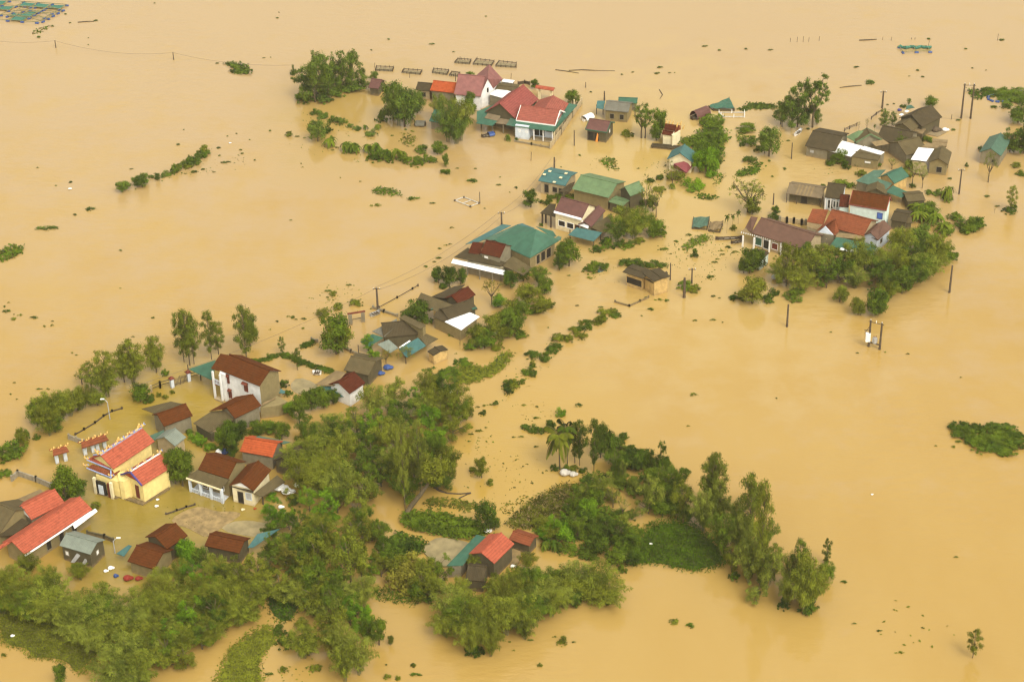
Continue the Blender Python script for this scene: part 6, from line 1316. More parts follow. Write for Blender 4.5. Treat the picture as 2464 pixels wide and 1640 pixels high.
grove(14, [(480, 990), (620, 970), (900, 970), (1020, 880), (1150, 780), (1400, 760), (1700, 780), (1880, 820), (1900, 890), (1700, 900), (1500, 950), (1250, 1080), (1100, 1180), (850, 1240), (650, 1250), (560, 1120)], 33,
      [('bamboo', 'L_bamboo'), ('bamboo', 'L_green'), ('bamboo', 'L_bamboo2'), ('bamboo', 'L_olive'), ('round', 'L_olive', .7, .8)], (4.5, 8), (5.5, 8.5), 21)
Ts(14, [('bamboo', 690, 1335, 1010, 330, 'L_bamboo'), ('bamboo', 860, 1345, 1060, 260, 'L_olive'), ('bamboo', 470, 1180, 960, 330, 'L_bamboo'), ('bush', 720, 1330, 1190, 170, 'L_dark'), ('bamboo', 1150, 1200, 960, 260, 'L_bamboo'), ('bamboo', 720, 640, 440, 150, 'L_bamboo'),  ('bamboo', 1180, 600, 430, 190, 'L_olive'), ('bush', 870, 750, 690, 120, 'L_olive'), ('bush', 1470, 1230, 1160, 100, 'L_olive'), ('bush', 1280, 1430, 1395, 50, 'L_olive'), ('round', 1880, 900, 780, 170, 'L_dark'), ('round', 1580, 920, 780, 180, 'L_dark')])
# lower middle (crop 15)
Ts(15, [('wild', 1300, 800, 300, 430, 'L_bamboo'), ('wild', 1400, 760, 380, 260, 'L_olive'), ('wild', 1180, 760, 430, 300, 'L_bamboo'), ('round', 1480, 350, 190, 260, 'L_olive'), ('wild', 1560, 400, 190, 230, 'L_green'), ('round', 1580, 500, 300, 200, 'L_dark'), ('wild', 1000, 1000, 700, 360, 'L_olive'), ('wild', 1150, 1020, 720, 260, 'L_green'),
        ('wild', 1340, 1010, 815, 250, 'L_bright'), ('round', 1440, 1080, 880, 150, 'L_bright'), ('round', 1540, 1250, 970, 190, 'L_green'), ('round', 1440, 1190, 1010, 160, 'L_green'), ('bamboo', 1230, 1400, 1010, 330, 'L_bamboo2'), ('bamboo', 1370, 1500, 1130, 360, 'L_bamboo2'), ('bamboo', 1250, 1560, 1200, 330, 'L_bamboo'), ('bamboo', 1130, 1350, 1060, 260, 'L_dry'),
        ('round', 940, 1340, 1110, 220, 'L_olive'), ('round', 880, 1120, 1020, 170, 'L_olive'), ('bush', 750, 1240, 1110, 180, 'L_dark'), ('bush', 690, 1150, 1060, 140, 'L_dark'), ('bush', 1000, 1460, 1400, 110, 'L_olive'), ('bush', 720, 1470, 1410, 90, 'L_olive'), ('round', 960, 480, 200, 260, 'L_green'), ('round', 1060, 440, 260, 200, 'L_green'), ('round', 900, 420, 190, 230, 'L_olive'),
        ('wild', 800, 650, 380, 330, 'L_dry'), ('wild', 690, 560, 300, 330, 'L_green'), ('wild', 860, 600, 330, 280, 'L_dark'), ('round', 640, 520, 360, 200, 'L_dark'), ('round', 1000, 700, 420, 260, 'L_olive'), ('wild', 930, 800, 600, 260, 'L_green'), ('bush', 1830, 1430, 1405, 50, 'L_olive'), ('bush', 1700, 1540, 1505, 50, 'L_olive'), ('bush', 1610, 1530, 1490, 70, 'L_olive'), ('round', 1640, 1250, 1160, 70, 'L_olive'),
        ('round', 1690, 640, 460, 240, 'L_olive'), ('round', 1800, 760, 560, 260, 'L_dry'), ('round', 1620, 600, 430, 200, 'L_green'), ('bamboo', 1950, 740, 470, 260, 'L_bamboo'), ('bamboo', 2000, 860, 640, 230, 'L_bamboo'), ('round', 1880, 860, 700, 190, 'L_green'), ('bush', 1960, 870, 790, 130, 'L_dark')])
grove(0, [(650, 1245), (740, 1270), (860, 1255), (900, 1300), (840, 1335), (720, 1345), (640, 1320)], 12, [('wild', 'L_green'), ('wild', 'L_dark'), ('wild', 'L_bamboo'), ('wild', 'L_bright', .7, .8), ('bamboo', 'L_bamboo')], (4, 7), (5, 7.5), 66)
grove(15, [(60, 780), (250, 740), (450, 740), (560, 800), (540, 900), (480, 1050), (300, 1120), (150, 1180), (40, 1150), (0, 900)], 18, [('bamboo', 'L_bamboo'), ('wild', 'L_olive'), ('wild', 'L_green', .8, .8), ('wild', 'L_bright', .7, .7)], (4, 6.8), (5.5, 8.0), 31)
# bottom left bamboo and bushes (source pixels)
grove(0, [(0, 1430), (110, 1450), (230, 1470), (330, 1475), (420, 1460), (540, 1430), (610, 1440), (600, 1490), (520, 1545), (430, 1595), (330, 1605), (240, 1530), (120, 1505), (0, 1480)], 34,
      [('bamboo', 'L_bamboo'), ('bamboo', 'L_bamboo2'), ('bamboo', 'L_olive'), ('bamboo', 'L_bamboo')], (4, 7.5), (5.5, 9), 41)
Ts(16, [('bamboo', 1280, 1440, 1010, 560, 'L_bamboo2'), ('bamboo', 1150, 1560, 1200, 560, 'L_bamboo2'), ('bamboo', 1450, 1580, 1180, 500, 'L_bamboo'), ('bamboo', 1300, 1700, 1330, 600, 'L_bamboo2'), ('wild', 1750, 1150, 900, 400, 'L_bright'), ('wild', 1950, 1060, 680, 400, 'L_bright'), ('wild', 2200, 1000, 650, 400, 'L_dark'), ('wild', 2050, 1180, 900, 380, 'L_green'),
        ('wild', 1700, 1350, 1050, 400, 'L_green'), ('wild', 1880, 1380, 1150, 330, 'L_olive'), ('round', 620, 1540, 1310, 170, 'L_green'), ('wild', 1980, 620, 300, 300, 'L_bright'), ('round', 1900, 350, 40, 200, 'L_bright'), ('bamboo', 330, 880, 560, 400, 'L_bamboo2'), ('bamboo', 130, 560, 320, 330, 'L_bamboo'), ('bamboo', 500, 620, 300, 330, 'L_bamboo'),
        ('bamboo', 300, 420, 210, 300, 'L_olive'), ('bamboo', 820, 480, 290, 260, 'L_olive'), ('round', 780, 420, 310, 130, 'L_bright'), ('bamboo', 1650, 620, 330, 330, 'L_bamboo'), ('bamboo', 1620, 760, 420, 400, 'L_dry'), ('bamboo', 1840, 560, 250, 300, 'L_bamboo'), ('bamboo', 2200, 480, 200, 330, 'L_bamboo'), ('bamboo', 1560, 900, 560, 360, 'L_bamboo'), ('bush', 40, 1250, 1210, 60, 'L_olive'), ('bush', 1300, 1560, 1420, 200, 'L_green')])
Ts(14, [('wild', 880, 830, 650, 210, 'L_olive'), ('bamboo', 590, 900, 650, 250, 'L_bamboo'), ('wild', 1040, 760, 590, 190, 'L_bamboo')])
Ts(18, [('round', 870, 205, 20, 200, 'L_green'), ('round', 735, 205, 70, 120, 'L_olive')])
T(0, 'tall', 2340, 1582, 1510, 52, 'L_olive')
# small rooftop-high bush island, right side
grove(18, [(1530, 1180), (1680, 1170), (1800, 1190), (1940, 1170), (2060, 1230), (2090, 1300), (2000, 1370), (1890, 1400), (1740, 1340), (1620, 1260)], 22, [('bush', 'L_green'), ('bush', 'L_dark')], (1.3, 2.0), (3.6, 4.8), 51, 'bushes of the small green island')

# ================================================================== carpets of weeds and grass
mat_(13, [(60, 1270), (160, 1090), (240, 930), (330, 850), (560, 820), (720, 850), (880, 960), (1000, 1060), (1095, 1130), (1080, 1230), (960, 1290), (740, 1325), (560, 1290), (380, 1250), (230, 1250)], 'dark green grassy bank at the water edge between the two lower groves', 'L_meadow', .5, 45, .5, 'grass_bank', 'grass', 'turf', .06, True)
mat_(16, [(0, 760), (250, 800), (520, 900), (800, 960), (1000, 1050), (1150, 1180), (1000, 1300), (820, 1480), (700, 1330), (480, 1290), (300, 1290), (250, 1190), (80, 1160), (-60, 1080), (-60, 760)], 'olive grass field between the bamboo and the water in the near corner', 'L_olive', .35, 60, .4, 'grass_field', 'grass', 'turf_olive', .06, True)
mat_(15, [(600, 1070), (480, 1110), (320, 1240), (240, 1320), (190, 1450), (100, 1600), (560, 1600), (530, 1540), (510, 1400), (560, 1310), (640, 1240), (700, 1180)], 'curving green carpet of water weeds reaching the bottom edge of the scene', 'L_olive', .3, 55, .35, 'weed_carpet', 'water weeds', 'turf_olive')
mat_(15, [(600, 760), (850, 700), (900, 840), (830, 1000), (760, 1080), (640, 1040), (560, 900)], 'dark grass between the lower bamboo groves', 'L_meadow', .4, 30, .5, 'grass_bank', 'grass', 'turf', .05, True)
mat_(15, [(1450, 780), (1600, 760), (1800, 800), (1900, 880), (1850, 910), (1680, 890), (1480, 850)], 'strip of dark grass at the water edge below the yellowing bushes', 'L_meadow', .4, 40, .45, 'grass_bank', 'grass', 'turf', .05, True)
mat_(12, [(20, 1180), (80, 1150), (230, 1170), (400, 1160), (560, 1210), (690, 1230), (800, 1300), (860, 1350), (720, 1390), (600, 1410), (420, 1380), (280, 1350), (120, 1310), (40, 1260)], 'humped bank of dark green creepers beside the leaning tree', 'L_green', 1.2, 50, .5, 'creeper_bank', 'creepers', 'turf', .15)
mat_(12, [(0, 1350), (140, 1400), (260, 1440), (240, 1520), (100, 1568), (-100, 1568), (-100, 1400)], 'dark hedge-like bank of creepers left of the bare yard', 'L_dark', .9, 40, .5, 'creeper_bank', 'creepers', 'turf', .15)
mat_(12, [(1030, 1220), (1150, 1120), (1300, 1020), (1420, 940), (1560, 880), (1750, 900), (1800, 1000), (1700, 1110), (1560, 1230), (1330, 1290), (1140, 1320), (1020, 1280)], 'slope of flattened brown grass below the coconut palm', 'L_brown', .6, 40, .55, 'dry_grass', 'grass', 'mud', .12, True)
mat_(12, [(1300, 1290), (1600, 1180), (1850, 1080), (2050, 1150), (2100, 1330), (1900, 1420), (1500, 1420), (1250, 1380)], 'low green undergrowth beyond the small rusty roof', 'L_green', .6, 24, .5, 'undergrowth', 'undergrowth', 'turf', .08)
mat_(12, [(220, 1050), (330, 1010), (520, 1030), (700, 1050), (740, 1090), (640, 1140), (480, 1090), (300, 1090)], 'raft of dead brown reeds beside the leaning tree', 'L_brown', .25, 26, .5, 'dead_reeds', 'reeds', None)
mat_(12, [(940, 1080), (1020, 1010), (1200, 980), (1330, 960), (1250, 1060), (1130, 1130), (1030, 1200), (960, 1150)], 'thin scatter of dead leaves on the water below the palm', 'L_brown', .1, 4, .45, 'leaf_litter', 'leaves', None)
mat_(8, [(1240, 1270), (1340, 1180), (1430, 1095), (1510, 1130), (1620, 1170), (1740, 1080), (1790, 1005), (1880, 1015), (1850, 1090), (1780, 1180), (1650, 1245), (1500, 1300), (1420, 1310), (1300, 1300)], 'boomerang shaped carpet of olive weeds in the side channel', 'L_olive', .35, 40, .4, 'weed_carpet', 'water weeds', 'turf')
mat_(5, [(0, 370), (20, 330), (110, 300), (230, 305), (320, 325), (300, 345), (200, 360), (90, 350), (30, 375)], 'long weed carpet behind the spreading trees', 'L_weedfar', .3, 14, .6, 'weed_carpet', 'water weeds', 'turf')
mat_(5, [(-30, 870), (60, 855), (130, 800), (180, 780), (170, 850), (110, 900), (0, 910)], 'pointed weed carpet before the bushy tree of the far channel', 'L_weed', .3, 18, .5, 'weed_carpet', 'water weeds', 'turf')
mat_(4, [(1590, 690), (1640, 640), (1780, 630), (1890, 660), (1880, 740), (1830, 760), (1910, 800), (1955, 880), (1940, 960), (1860, 960), (1900, 1080), (1880, 1140), (1800, 1260), (1700, 1300), (1560, 1260), (1480, 1010), (1310, 980), (1300, 920), (1560, 890), (1560, 820), (1650, 800), (1640, 730)], 'creeper covered embankment running past the small shrine', 'L_green', .9, 16, .6, 'creeper_bank', 'creepers', 'turf', .15)
mat_(4, [(325, 1190), (380, 1150), (480, 1150), (560, 1165), (500, 1210), (560, 1280), (590, 1305), (480, 1300), (400, 1250)], 'ragged weed raft in front of the dark plank shed', 'L_weed', .3, 14, .5, 'weed_raft', 'water weeds', None)
mat_(4, [(1800, 1430), (1850, 1350), (1890, 1345), (1880, 1400), (1820, 1450), (1790, 1500), (1770, 1480)], 'narrow weed fringe along the creeper bank', 'L_weed', .2, 8, .5, 'weed_raft', 'water weeds', None)
mat_(4, [(2060, 830), (2090, 780), (2140, 800), (2130, 950), (2080, 960), (2060, 900)], 'weed raft beside the far channel', 'L_green', .3, 14, .5, 'weed_raft', 'water weeds', None)
mat_(7, [(385, 60), (440, 20), (560, -10), (550, 40), (480, 60), (420, 80)], 'crescent of weeds above the pale spreading tree', 'L_weed', .3, 20, .5, 'weed_raft', 'water weeds', None)
mat_(7, [(100, 205), (150, 185), (190, 215), (240, 200), (240, 235), (180, 240), (120, 225)], 'two lobed weed raft in the far channel', 'L_weed', .3, 20, .5, 'weed_raft', 'water weeds', None)
mat_(7, [(235, 190), (240, 150), (235, 110), (270, 60), (290, 60), (290, 95), (250, 120), (255, 180)], 'thin curved trail of weeds in the far channel', 'L_weed', .15, 6, .4, 'weed_raft', 'water weeds', None)
mat_(7, [(0, 580), (60, 530), (110, 500), (190, 485), (200, 520), (150, 550), (80, 570), (20, 610)], 'green weed raft beside the teal float', 'L_green', .4, 20, .5, 'weed_raft', 'water weeds', None)
mat_(19, [(1780, 845), (1880, 850), (1960, 835), (2030, 860), (2010, 890), (1960, 930), (1900, 945), (1870, 900)], 'big weed carpet behind the twin poles', 'L_weedfar', .4, 10, .7, 'weed_carpet', 'water weeds', 'turf')
mat_(19, [(2230, 860), (2300, 850), (2360, 850), (2360, 960), (2290, 950), (2230, 920)], 'weed carpet tangled in the far blue fish cage', 'L_weedfar', .4, 10, .7, 'weed_carpet', 'water weeds', 'turf')
mat_(19, [(2010, 905), (2100, 875), (2200, 880), (2230, 930), (2150, 920), (2070, 925)], 'weeds caught along the edge of the far blue fish cage', 'L_weedfar', .3, 10, .6, 'weed_raft', 'water weeds', None)
mat_(2, [(1180, 1020), (1260, 1030), (1350, 1060), (1310, 1110), (1300, 1150), (1240, 1140), (1160, 1110), (1230, 1080)], 'brownish weed raft beside the near bamboo of the red cluster', 'L_brown', .2, 9, .5, 'weed_raft', 'water weeds', None)
mat_(1, [(1805, 520), (1880, 500), (1945, 515), (2000, 540), (2035, 590), (2020, 612), (1940, 600), (1870, 590), (1890, 560), (1860, 535)], 'dark lobed weed island alone on the open water', 'L_weedfar', .7, 14, .7, 'weed_island', 'water weeds', 'turf')
mat_(1, [(265, 275), (290, 240), (360, 215), (455, 203), (400, 225), (340, 250), (285, 280)], 'thin drifting weed trail below the large fish cages', 'L_weedfar', .2, 6, .6, 'weed_raft', 'water weeds', None)
mat_(0, [(-20, 625), (5, 600), (40, 590), (62, 598), (45, 612), (10, 630)], 'dark weed island cut by the picture edge', 'L_weed', .6, 20, .6, 'weed_island', 'water weeds', 'turf')
mat_(0, [(895, 458), (915, 450), (940, 456), (965, 466), (960, 472), (930, 470), (905, 468)], 'long dark weed island in the middle of the wide water', 'L_weed', .5, 20, .5, 'weed_island', 'water weeds', 'turf')
mat_(0, [(350, 985), (345, 940), (420, 935), (500, 990), (520, 1010), (430, 1050), (350, 1040)], 'x', 'L_olive', .01, .01, .3, 'leaf_litter', 'leaves', None) if False else None
mat_(8, [(60, 680), (120, 640), (200, 600), (260, 620), (150, 690)], 'tangle of drifted branches beside the round tree', 'L_olive', .4, 12, .45, 'drift_raft', 'driftwood', None)
Ts(0, [('bamboo', 1690, 1275, 1165, 90, 'L_bamboo2'), ('bamboo', 1735, 1335, 1220, 100, 'L_green'), ('bamboo', 1800, 1400, 1290, 100, 'L_bamboo2'), ('wild', 1845, 1430, 1310, 90, 'L_bamboo2'), ('bamboo', 1935, 1475, 1345, 110, 'L_bamboo'), ('wild', 1600, 1205, 1125, 80, 'L_green'), ('wild', 1560, 1235, 1150, 90, 'L_bamboo2'),
       ('wild', 1640, 1250, 1160, 80, 'L_olive'), ('wild', 1480, 1150, 1080, 70, 'L_green'), ('bush', 1520, 1180, 1140, 70, 'L_green'), ('wild', 1450, 1210, 1130, 80, 'L_bamboo2'), ('bush', 1390, 1230, 1195, 70, 'L_green'), ('tall', 1710, 1240, 1085, 60, 'L_euca'), ('bamboo', 1770, 1290, 1190, 80, 'L_bamboo2')])
grove(0, [(700, 1440), (800, 1420), (880, 1450), (900, 1500), (870, 1560), (800, 1610), (720, 1600), (760, 1520)], 11, [('wild', 'L_green'), ('bamboo', 'L_bamboo2'), ('wild', 'L_bright', .7, .8), ('bamboo', 'L_bamboo'), ('wild', 'L_olive')], (4, 7), (5, 8), 72)
grove(0, [(0, 1470), (120, 1490), (250, 1500), (350, 1560), (420, 1600), (300, 1650), (260, 1600), (200, 1560), (90, 1520)], 9, [('bamboo', 'L_bamboo2'), ('bamboo', 'L_green'), ('wild', 'L_bamboo')], (4, 6.5), (6, 9), 73)
Ts(0, [('wild', 2450, 295, 240, 80, 'L_far'), ('wild', 2430, 365, 305, 70, 'L_far'), ('wild', 2462, 370, 300, 70, 'L_green'), ('bush', 2455, 240, 215, 60, 'L_far')])
def debris(zf, poly, label, dens=.5, size=.3, mt='L_brown'):
    mat_(zf, poly, label, mt, .08, dens, size, 'floating_debris', 'debris', None, .01, False, 1.2)
debris(7, [(0, 560), (150, 440), (330, 480), (400, 620), (300, 720), (180, 860), (60, 780), (0, 700)], 'scattered plant debris in the channel beside the long chocolate roof', .8, .35, 'L_weed')
debris(6, [(1480, 900), (1720, 940), (1800, 1060), (1700, 1160), (1450, 1180), (1380, 1050)], 'scattered debris between the bushes and the ochre pavilion', .5)
debris(6, [(2100, 840), (2250, 760), (2352, 760), (2352, 1000), (2260, 1060), (2150, 960)], 'leaf debris drifting beyond the ochre pavilion', .6, .35, 'L_weed')
debris(12, [(620, 350), (860, 330), (880, 520), (760, 640), (640, 560)], 'drifting leaves off the edge of the great grove', .7, .35, 'L_olive')
debris(12, [(650, 600), (1000, 560), (1350, 640), (1420, 800), (1300, 940), (1000, 1000), (760, 980), (620, 880)], 'fine dark litter across the pond below the palm', .35, .3)
debris(12, [(1050, 120), (1400, 100), (1500, 250), (1350, 300), (1100, 280)], 'fine litter line beyond the coconut palm', .5, .3)
debris(4, [(950, 1150), (1250, 1180), (1200, 1350), (1000, 1480), (880, 1430)], 'plant debris by the creeper covered house', .5, .35, 'L_weed')
debris(4, [(200, 1150), (400, 1180), (380, 1300), (240, 1250)], 'brown litter before the dark plank shed', .4)
debris(8, [(20, 420), (450, 380), (520, 560), (300, 700), (60, 720)], 'branches and leaves caught beyond the round tree', .6, .4, 'L_olive')
debris(2, [(200, 760), (700, 900), (1000, 1000), (900, 1100), (500, 1060), (150, 900)], 'plant bits along the drowned garden dyke', .3, .4, 'L_weed')
debris(2, [(100, 1120), (600, 1160), (900, 1230), (1000, 1300), (600, 1240), (200, 1180)], 'plant bits below the banana dyke', .25, .4, 'L_weed')
debris(5, [(560, 720), (900, 830), (1300, 900), (1250, 1000), (900, 930), (600, 820)], 'leaf litter before the large white tin roof', .35, .35, 'L_weed')
debris(8, [(2340, 880), (2320, 930), (2090, 1130), (2030, 1220), (1900, 1370), (1780, 1440), (1740, 1410), (1880, 1290), (1990, 1170), (2060, 1080), (2280, 880)], 'ragged weeds threading the central hedge line', 3.0, .35, 'L_weed')
debris(1, [(1740, 1230), (1600, 1330), (1440, 1400), (1240, 1480), (1000, 1560), (960, 1540), (1200, 1440), (1400, 1370), (1560, 1290), (1700, 1200)], 'ragged weeds threading the far hedge line', 1.6, .4, 'L_weedfar')
debris(1, [(1540, 1420), (1700, 1350), (1900, 1290), (1960, 1240), (2050, 1250), (1980, 1320), (1760, 1370), (1600, 1430)], 'thin weed trail beyond the far hedge line', .8, .35, 'L_weedfar')
debris(11, [(0, 900), (300, 820), (700, 880), (720, 960), (400, 1000), (200, 1080), (50, 1000)], 'straw and silt litter across the big yard', .9, .3)
debris(15, [(560, 1480), (900, 1400), (1050, 1450), (900, 1568), (560, 1568)], 'leaf litter off the bottom grove', .4, .4, 'L_olive')
debris(0, [(2040, 1380), (2240, 1480), (2340, 1520), (2200, 1600), (2080, 1500)], 'sparse weeds in the near open water', .03, .6, 'L_olive')
grove(19, [(1990, 880), (2100, 850), (2230, 870), (2330, 860), (2356, 930), (2260, 960), (2120, 905), (2010, 900)], 8, [('bush', 'L_far'), ('bush', 'L_green')], (.8, 1.6), (4, 6.5), 71)
# small floating clumps
for zf, L in ((1, [(530, 118, 40), (570, 188, 28), (780, 170, 50), (312, 305, 55, 26), (715, 310, 20), (715, 366, 24), (1250, 27, 24), (2248, 149, 18), (2258, 102, 12), (2135, 472, 28), (2190, 466, 14), (1755, 514, 40), (1447, 1173, 42, 22), (304, 1361, 32), (1062, 1371, 34), (568, 1475, 44, 24), (450, 1505, 26), (1840, 1104, 24),
                  (1915, 1085, 30), (2022, 1135, 26), (2186, 1063, 36, 20), (1730, 1396, 32), (2063, 1300, 34), (1945, 1215, 40), (1965, 1245, 40), (1500, 1408, 30), (1565, 1326, 24), (1640, 1372, 50), (1775, 1200, 50, 20), (1780, 1262, 34), (1820, 1318, 90, 24), (1580, 1395, 80), (1490, 1052, 16)]),
              (2, [(1078, 138, 40), (1488, 182, 62, 18), (1690, 258, 36), (915, 240, 34), (218, 1053, 50), (283, 1068, 34), (550, 1183, 40), (590, 1160, 50), (650, 1215, 34), (728, 1217, 34), (252, 1310, 24), (267, 1345, 28), (622, 1442, 24), (810, 1479, 34), (1345, 1345, 34), (1895, 1358, 30), (1110, 1048, 46), (1238, 990, 44), (1300, 1005, 54), (1870, 1472, 90, 34), (1725, 1355, 40)]),
              (4, [(608, 106, 52, 24), (742, 75, 40, 20), (1080, 12, 60), (1045, 90, 80, 40), (1205, 84, 44), (218, 326, 56, 22), (78, 1122, 56, 36), (815, 1287, 34), (1895, 1190, 50), (1160, 1245, 40), (1275, 82, 16), (1850, 1455, 40), (2070, 540, 50)]),
              (5, [(965, 8, 44), (1475, 36, 50), (1403, 82, 22), (1510, 87, 44), (2040, 33, 18), (1065, 132, 115, 56), (1220, 318, 34), (1273, 311, 30), (1803, 446, 60, 16), (1763, 525, 54, 24), (405, 618, 44), (568, 522, 56, 26), (240, 782, 34, 24), (270, 914, 34, 20), (376, 850, 34, 34), (2055, 1078, 60, 26), (2130, 1160, 50), (1655, 1020, 40)]),
              (6, [(405, 103, 34), (790, 282, 46, 26), (640, 182, 20), (375, 220, 150, 40), (495, 477, 24), (180, 660, 50), (15, 430, 40), (65, 855, 40), (130, 825, 40), (60, 945, 60), (1368, 1393, 44), (1590, 1408, 60), (1215, 87, 20), (2020, 1320, 60), (2140, 1340, 80, 30), (2210, 1350, 60, 40), (2060, 1430, 90, 30), (1975, 1490, 30), (2190, 860, 90, 36), (2250, 905, 30), (2300, 790, 70), (1945, 102, 30), (1480, 1130, 80), (1290, 1110, 40), (730, 325, 20)]),
              (8, [(1080, 235, 60), (1160, 190, 40), (1195, 158, 40), (1210, 70, 40), (1300, 30, 40), (380, 402, 60), (180, 515, 40), (235, 540, 20), (2200, 792, 24), (1358, 1030, 26), (2080, 1043, 46), (1975, 1500, 50), (580, 622, 30)]),
              (9, [(32, 272, 36, 20), (1290, 310, 50), (1560, 285, 90, 20), (1480, 290, 40), (1550, 378, 60), (1220, 392, 16), (1400, 260, 50)]),
              (17, [(62, 405, 80, 40), (120, 475, 80, 36), (180, 443, 46, 26), (305, 466, 110, 24), (398, 540, 36, 24), (465, 535, 36, 24), (470, 497, 30), (75, 330, 30), (40, 365, 30, 24), (125, 435, 20), (1080, 202, 26), (1375, 466, 34, 22), (1193, 637, 36), (648, 780, 36), (686, 802, 36), (130, 1048, 34), (150, 1198, 26), (350, 1108, 80, 14), (430, 1105, 50), (95, 1152, 30)]),
              (12, [(1170, 137, 50), (1300, 152, 50), (820, 350, 40), (680, 410, 60), (760, 380, 60), (1150, 435, 60), (1080, 440, 50), (660, 480, 50), (825, 480, 30), (740, 380, 70), (1290, 530, 60), (985, 686, 30), (1170, 716, 24), (1100, 655, 24), (1355, 775, 30), (1255, 872, 44), (1090, 912, 24), (650, 910, 24), (1290, 260, 80), (1420, 285, 70), (800, 140, 60), (860, 135, 60), (740, 155, 50), (1140, 860, 20), (1390, 755, 24), (1210, 1000, 30), (1160, 1040, 40)]),
              (0, [(1667, 950, 20, 11), (1392, 975, 18, 14), (1660, 117, 0.1) if False else (1695, 112, 16), (1731, 122, 14), (1795, 119, 14), (1853, 121, 14), (2235, 95, 16), (2412, 97, 18), (2322, 118, 12), (2186, 115, 8), (1587, 163, 16), (2060, 162, 14), (115, 549, 60, 14), (215, 505, 30, 14), (290, 603, 12), (180, 517, 14), (905, 495, 26), (992, 480, 40, 12), (1040, 489, 14), (1655, 1025, 10), (1170, 40, 8), (668, 44, 10), (2030, 1400, 24), (2055, 1500, 12), (2115, 1518, 18), (2165, 1570, 22), (2220, 1510, 12), (2300, 1340, 12),
                   (1620, 1495, 40, 20), (1660, 1505, 30, 16), (1200, 445, 14), (1715, 770, 16), (1670, 772, 10), (700, 530, 8), (790, 700, 20), (1380, 1545, 14), (1335, 1532, 12), (2090, 135, 0.1) if False else (2340, 165, 10)]),
              (7, [(645, 75, 26), (225, 920, 36, 22), (268, 934, 24), (95, 1093, 34), (50, 488, 46, 26), (95, 600, 50, 40), (200, 790, 70, 40), (280, 600, 40), (330, 575, 60), (235, 680, 50), (290, 625, 40), (250, 660, 40), (375, 610, 60), (290, 1107, 14)]),
              (18, [(710, 532, 30), (945, 525, 34), (1140, 540, 34), (482, 353, 16), (1575, 1290, 60, 30), (1530, 1335, 60, 26), (1380, 1328, 24), (1595, 742, 14), (15, 920, 24)]),
              (15, [(1890, 1510, 50), (1840, 1500, 60), (915, 1450, 30), (600, 1500, 80, 40), (1420, 90, 1) if False else (1600, 1420, 26)]),
              (14, [(190, 1420, 50, 30), (200, 1510, 120, 40), (60, 1540, 40, 40), (1020, 1225, 30), (1200, 1210, 60, 24), (1055, 1300, 24)])):
    for c in L: clump(zf, *c, mt='L_weedfar' if (zf in (1, 4, 5, 19) or (zf == 0 and c[1] < 200)) else random.choice(['L_weed', 'L_weed', 'L_olive']))
# ================================================================== poles, wires, cages, boats, odds and ends
def at_h(zf, x, y, ytop):
    b = GZ(zf, (x, y)); return b, height_to(b, S(zf, x, ytop)[1])
def pole(zf, x, y, ytop, label, r=.17, arm=True, name='power_pole', cat='pole'):
    b, h = at_h(zf, x, y, ytop); o = empty(name, b); tag(o, label, cat)
    MB().tube([(0, 0, -1.5), (0, 0, h)], [r * 1.25, r * .8], 7).build('shaft', 'pole', o)
    if arm:
        MB().box(-.75, -.06, h - .35, .75, .06, h - .22).build('crossarm', 'wood', o)
        for x_ in (-.65, 0, .65): MB().tube([(x_, 0, h - .22), (x_, 0, h + .02)], .05, 5).build('insulator', 'white', o)
    return Vector((b.x, b.y, h - .1))
def wire(a, b, sag, label, r=.025):
    o0 = Vector((a.x, a.y, 0)); P = []
    for i in range(13):
        t = i / 12; p = a.lerp(b, t) - o0; p.z -= sag * 4 * t * (1 - t); P.append(p)
    tag(MB().tube(P, r, 4).build('power_line', 'wire', None, o0), label, 'cable')
p1 = pole(1, 453, 388, 328, 'leftmost of the two thin poles standing in the open far water', .13, False)
p2 = pole(1, 1407, 485, 424, 'second thin pole in the open far water with weeds at its foot', .13, False)
p3 = pole(2, 183, 450, 375, 'thin pole just beside the far spreading trees', .13, False)
wire(GZ(0, (-60, 92), 5.5), p1, .8, 'wire reaching the leftmost far pole from outside the scene'); wire(p1, p2, 1.6, 'long sagging wire between the two far poles'); wire(p2, p3, 1.2, 'wire running from the second far pole to the spreading trees')
q1 = pole(8, 643, 628, 425, 'dark power pole at the corner of the low yard wall', .22)
q2 = pole(6, 655, 640, 510, 'power pole with brackets behind the teal hipped house', .2)
q3 = pole(6, 1152, 110, -5, 'power pole behind the blue tin roof', .2, False)
q4 = pole(3, 1787, 1310, 1115, 'thin pole in the water beside the dark plank shed', .13, False)
for i, (a, b, n) in enumerate(((q1, q2, 'between the yard wall pole and the bracketed pole'), (q2, q3, 'between the bracketed pole and the blue tin roof pole'))):
    wire(a + Vector((-.6, 0, 0)), b + Vector((-.6, 0, 0)), 1.5, 'upper sagging wire ' + n); wire(a + Vector((.6, 0, -.3)), b + Vector((.6, 0, -.3)), 2.2, 'lower sagging wire ' + n)
wire(GZ(0, (300, 935), 7), q1, 1.5, 'wire running from the left trees to the yard wall pole')
pole(4, 388, 440, 312, 'short stout pole behind the long grey shed', .2, False)
pole(5, 1180, 345, 203, 'dark power pole left of the farthest grey house', .22); r1 = GZ(5, (1183, 345), 6)
pole(5, 428, 765, 632, 'thin tilted pole before the spreading trees', .13, False)
pole(5, 1817, 1058, 850, 'tall pole with crossarm between the weathered houses and the lone green house', .17)
pole(7, 1898, 895, 702, 'tall pole standing in rippled water beyond the bamboo bank', .2, False)
pole(7, 747, 1136, 978, 'plain pole standing in rippled water in front of the bamboo bank', .2, False)
pole(7, 282, 1, -45, 'x', .1, False) if False else None
pole(5, 278, 1145, 1050, 'short pole beside the veranda palms', .15, False)
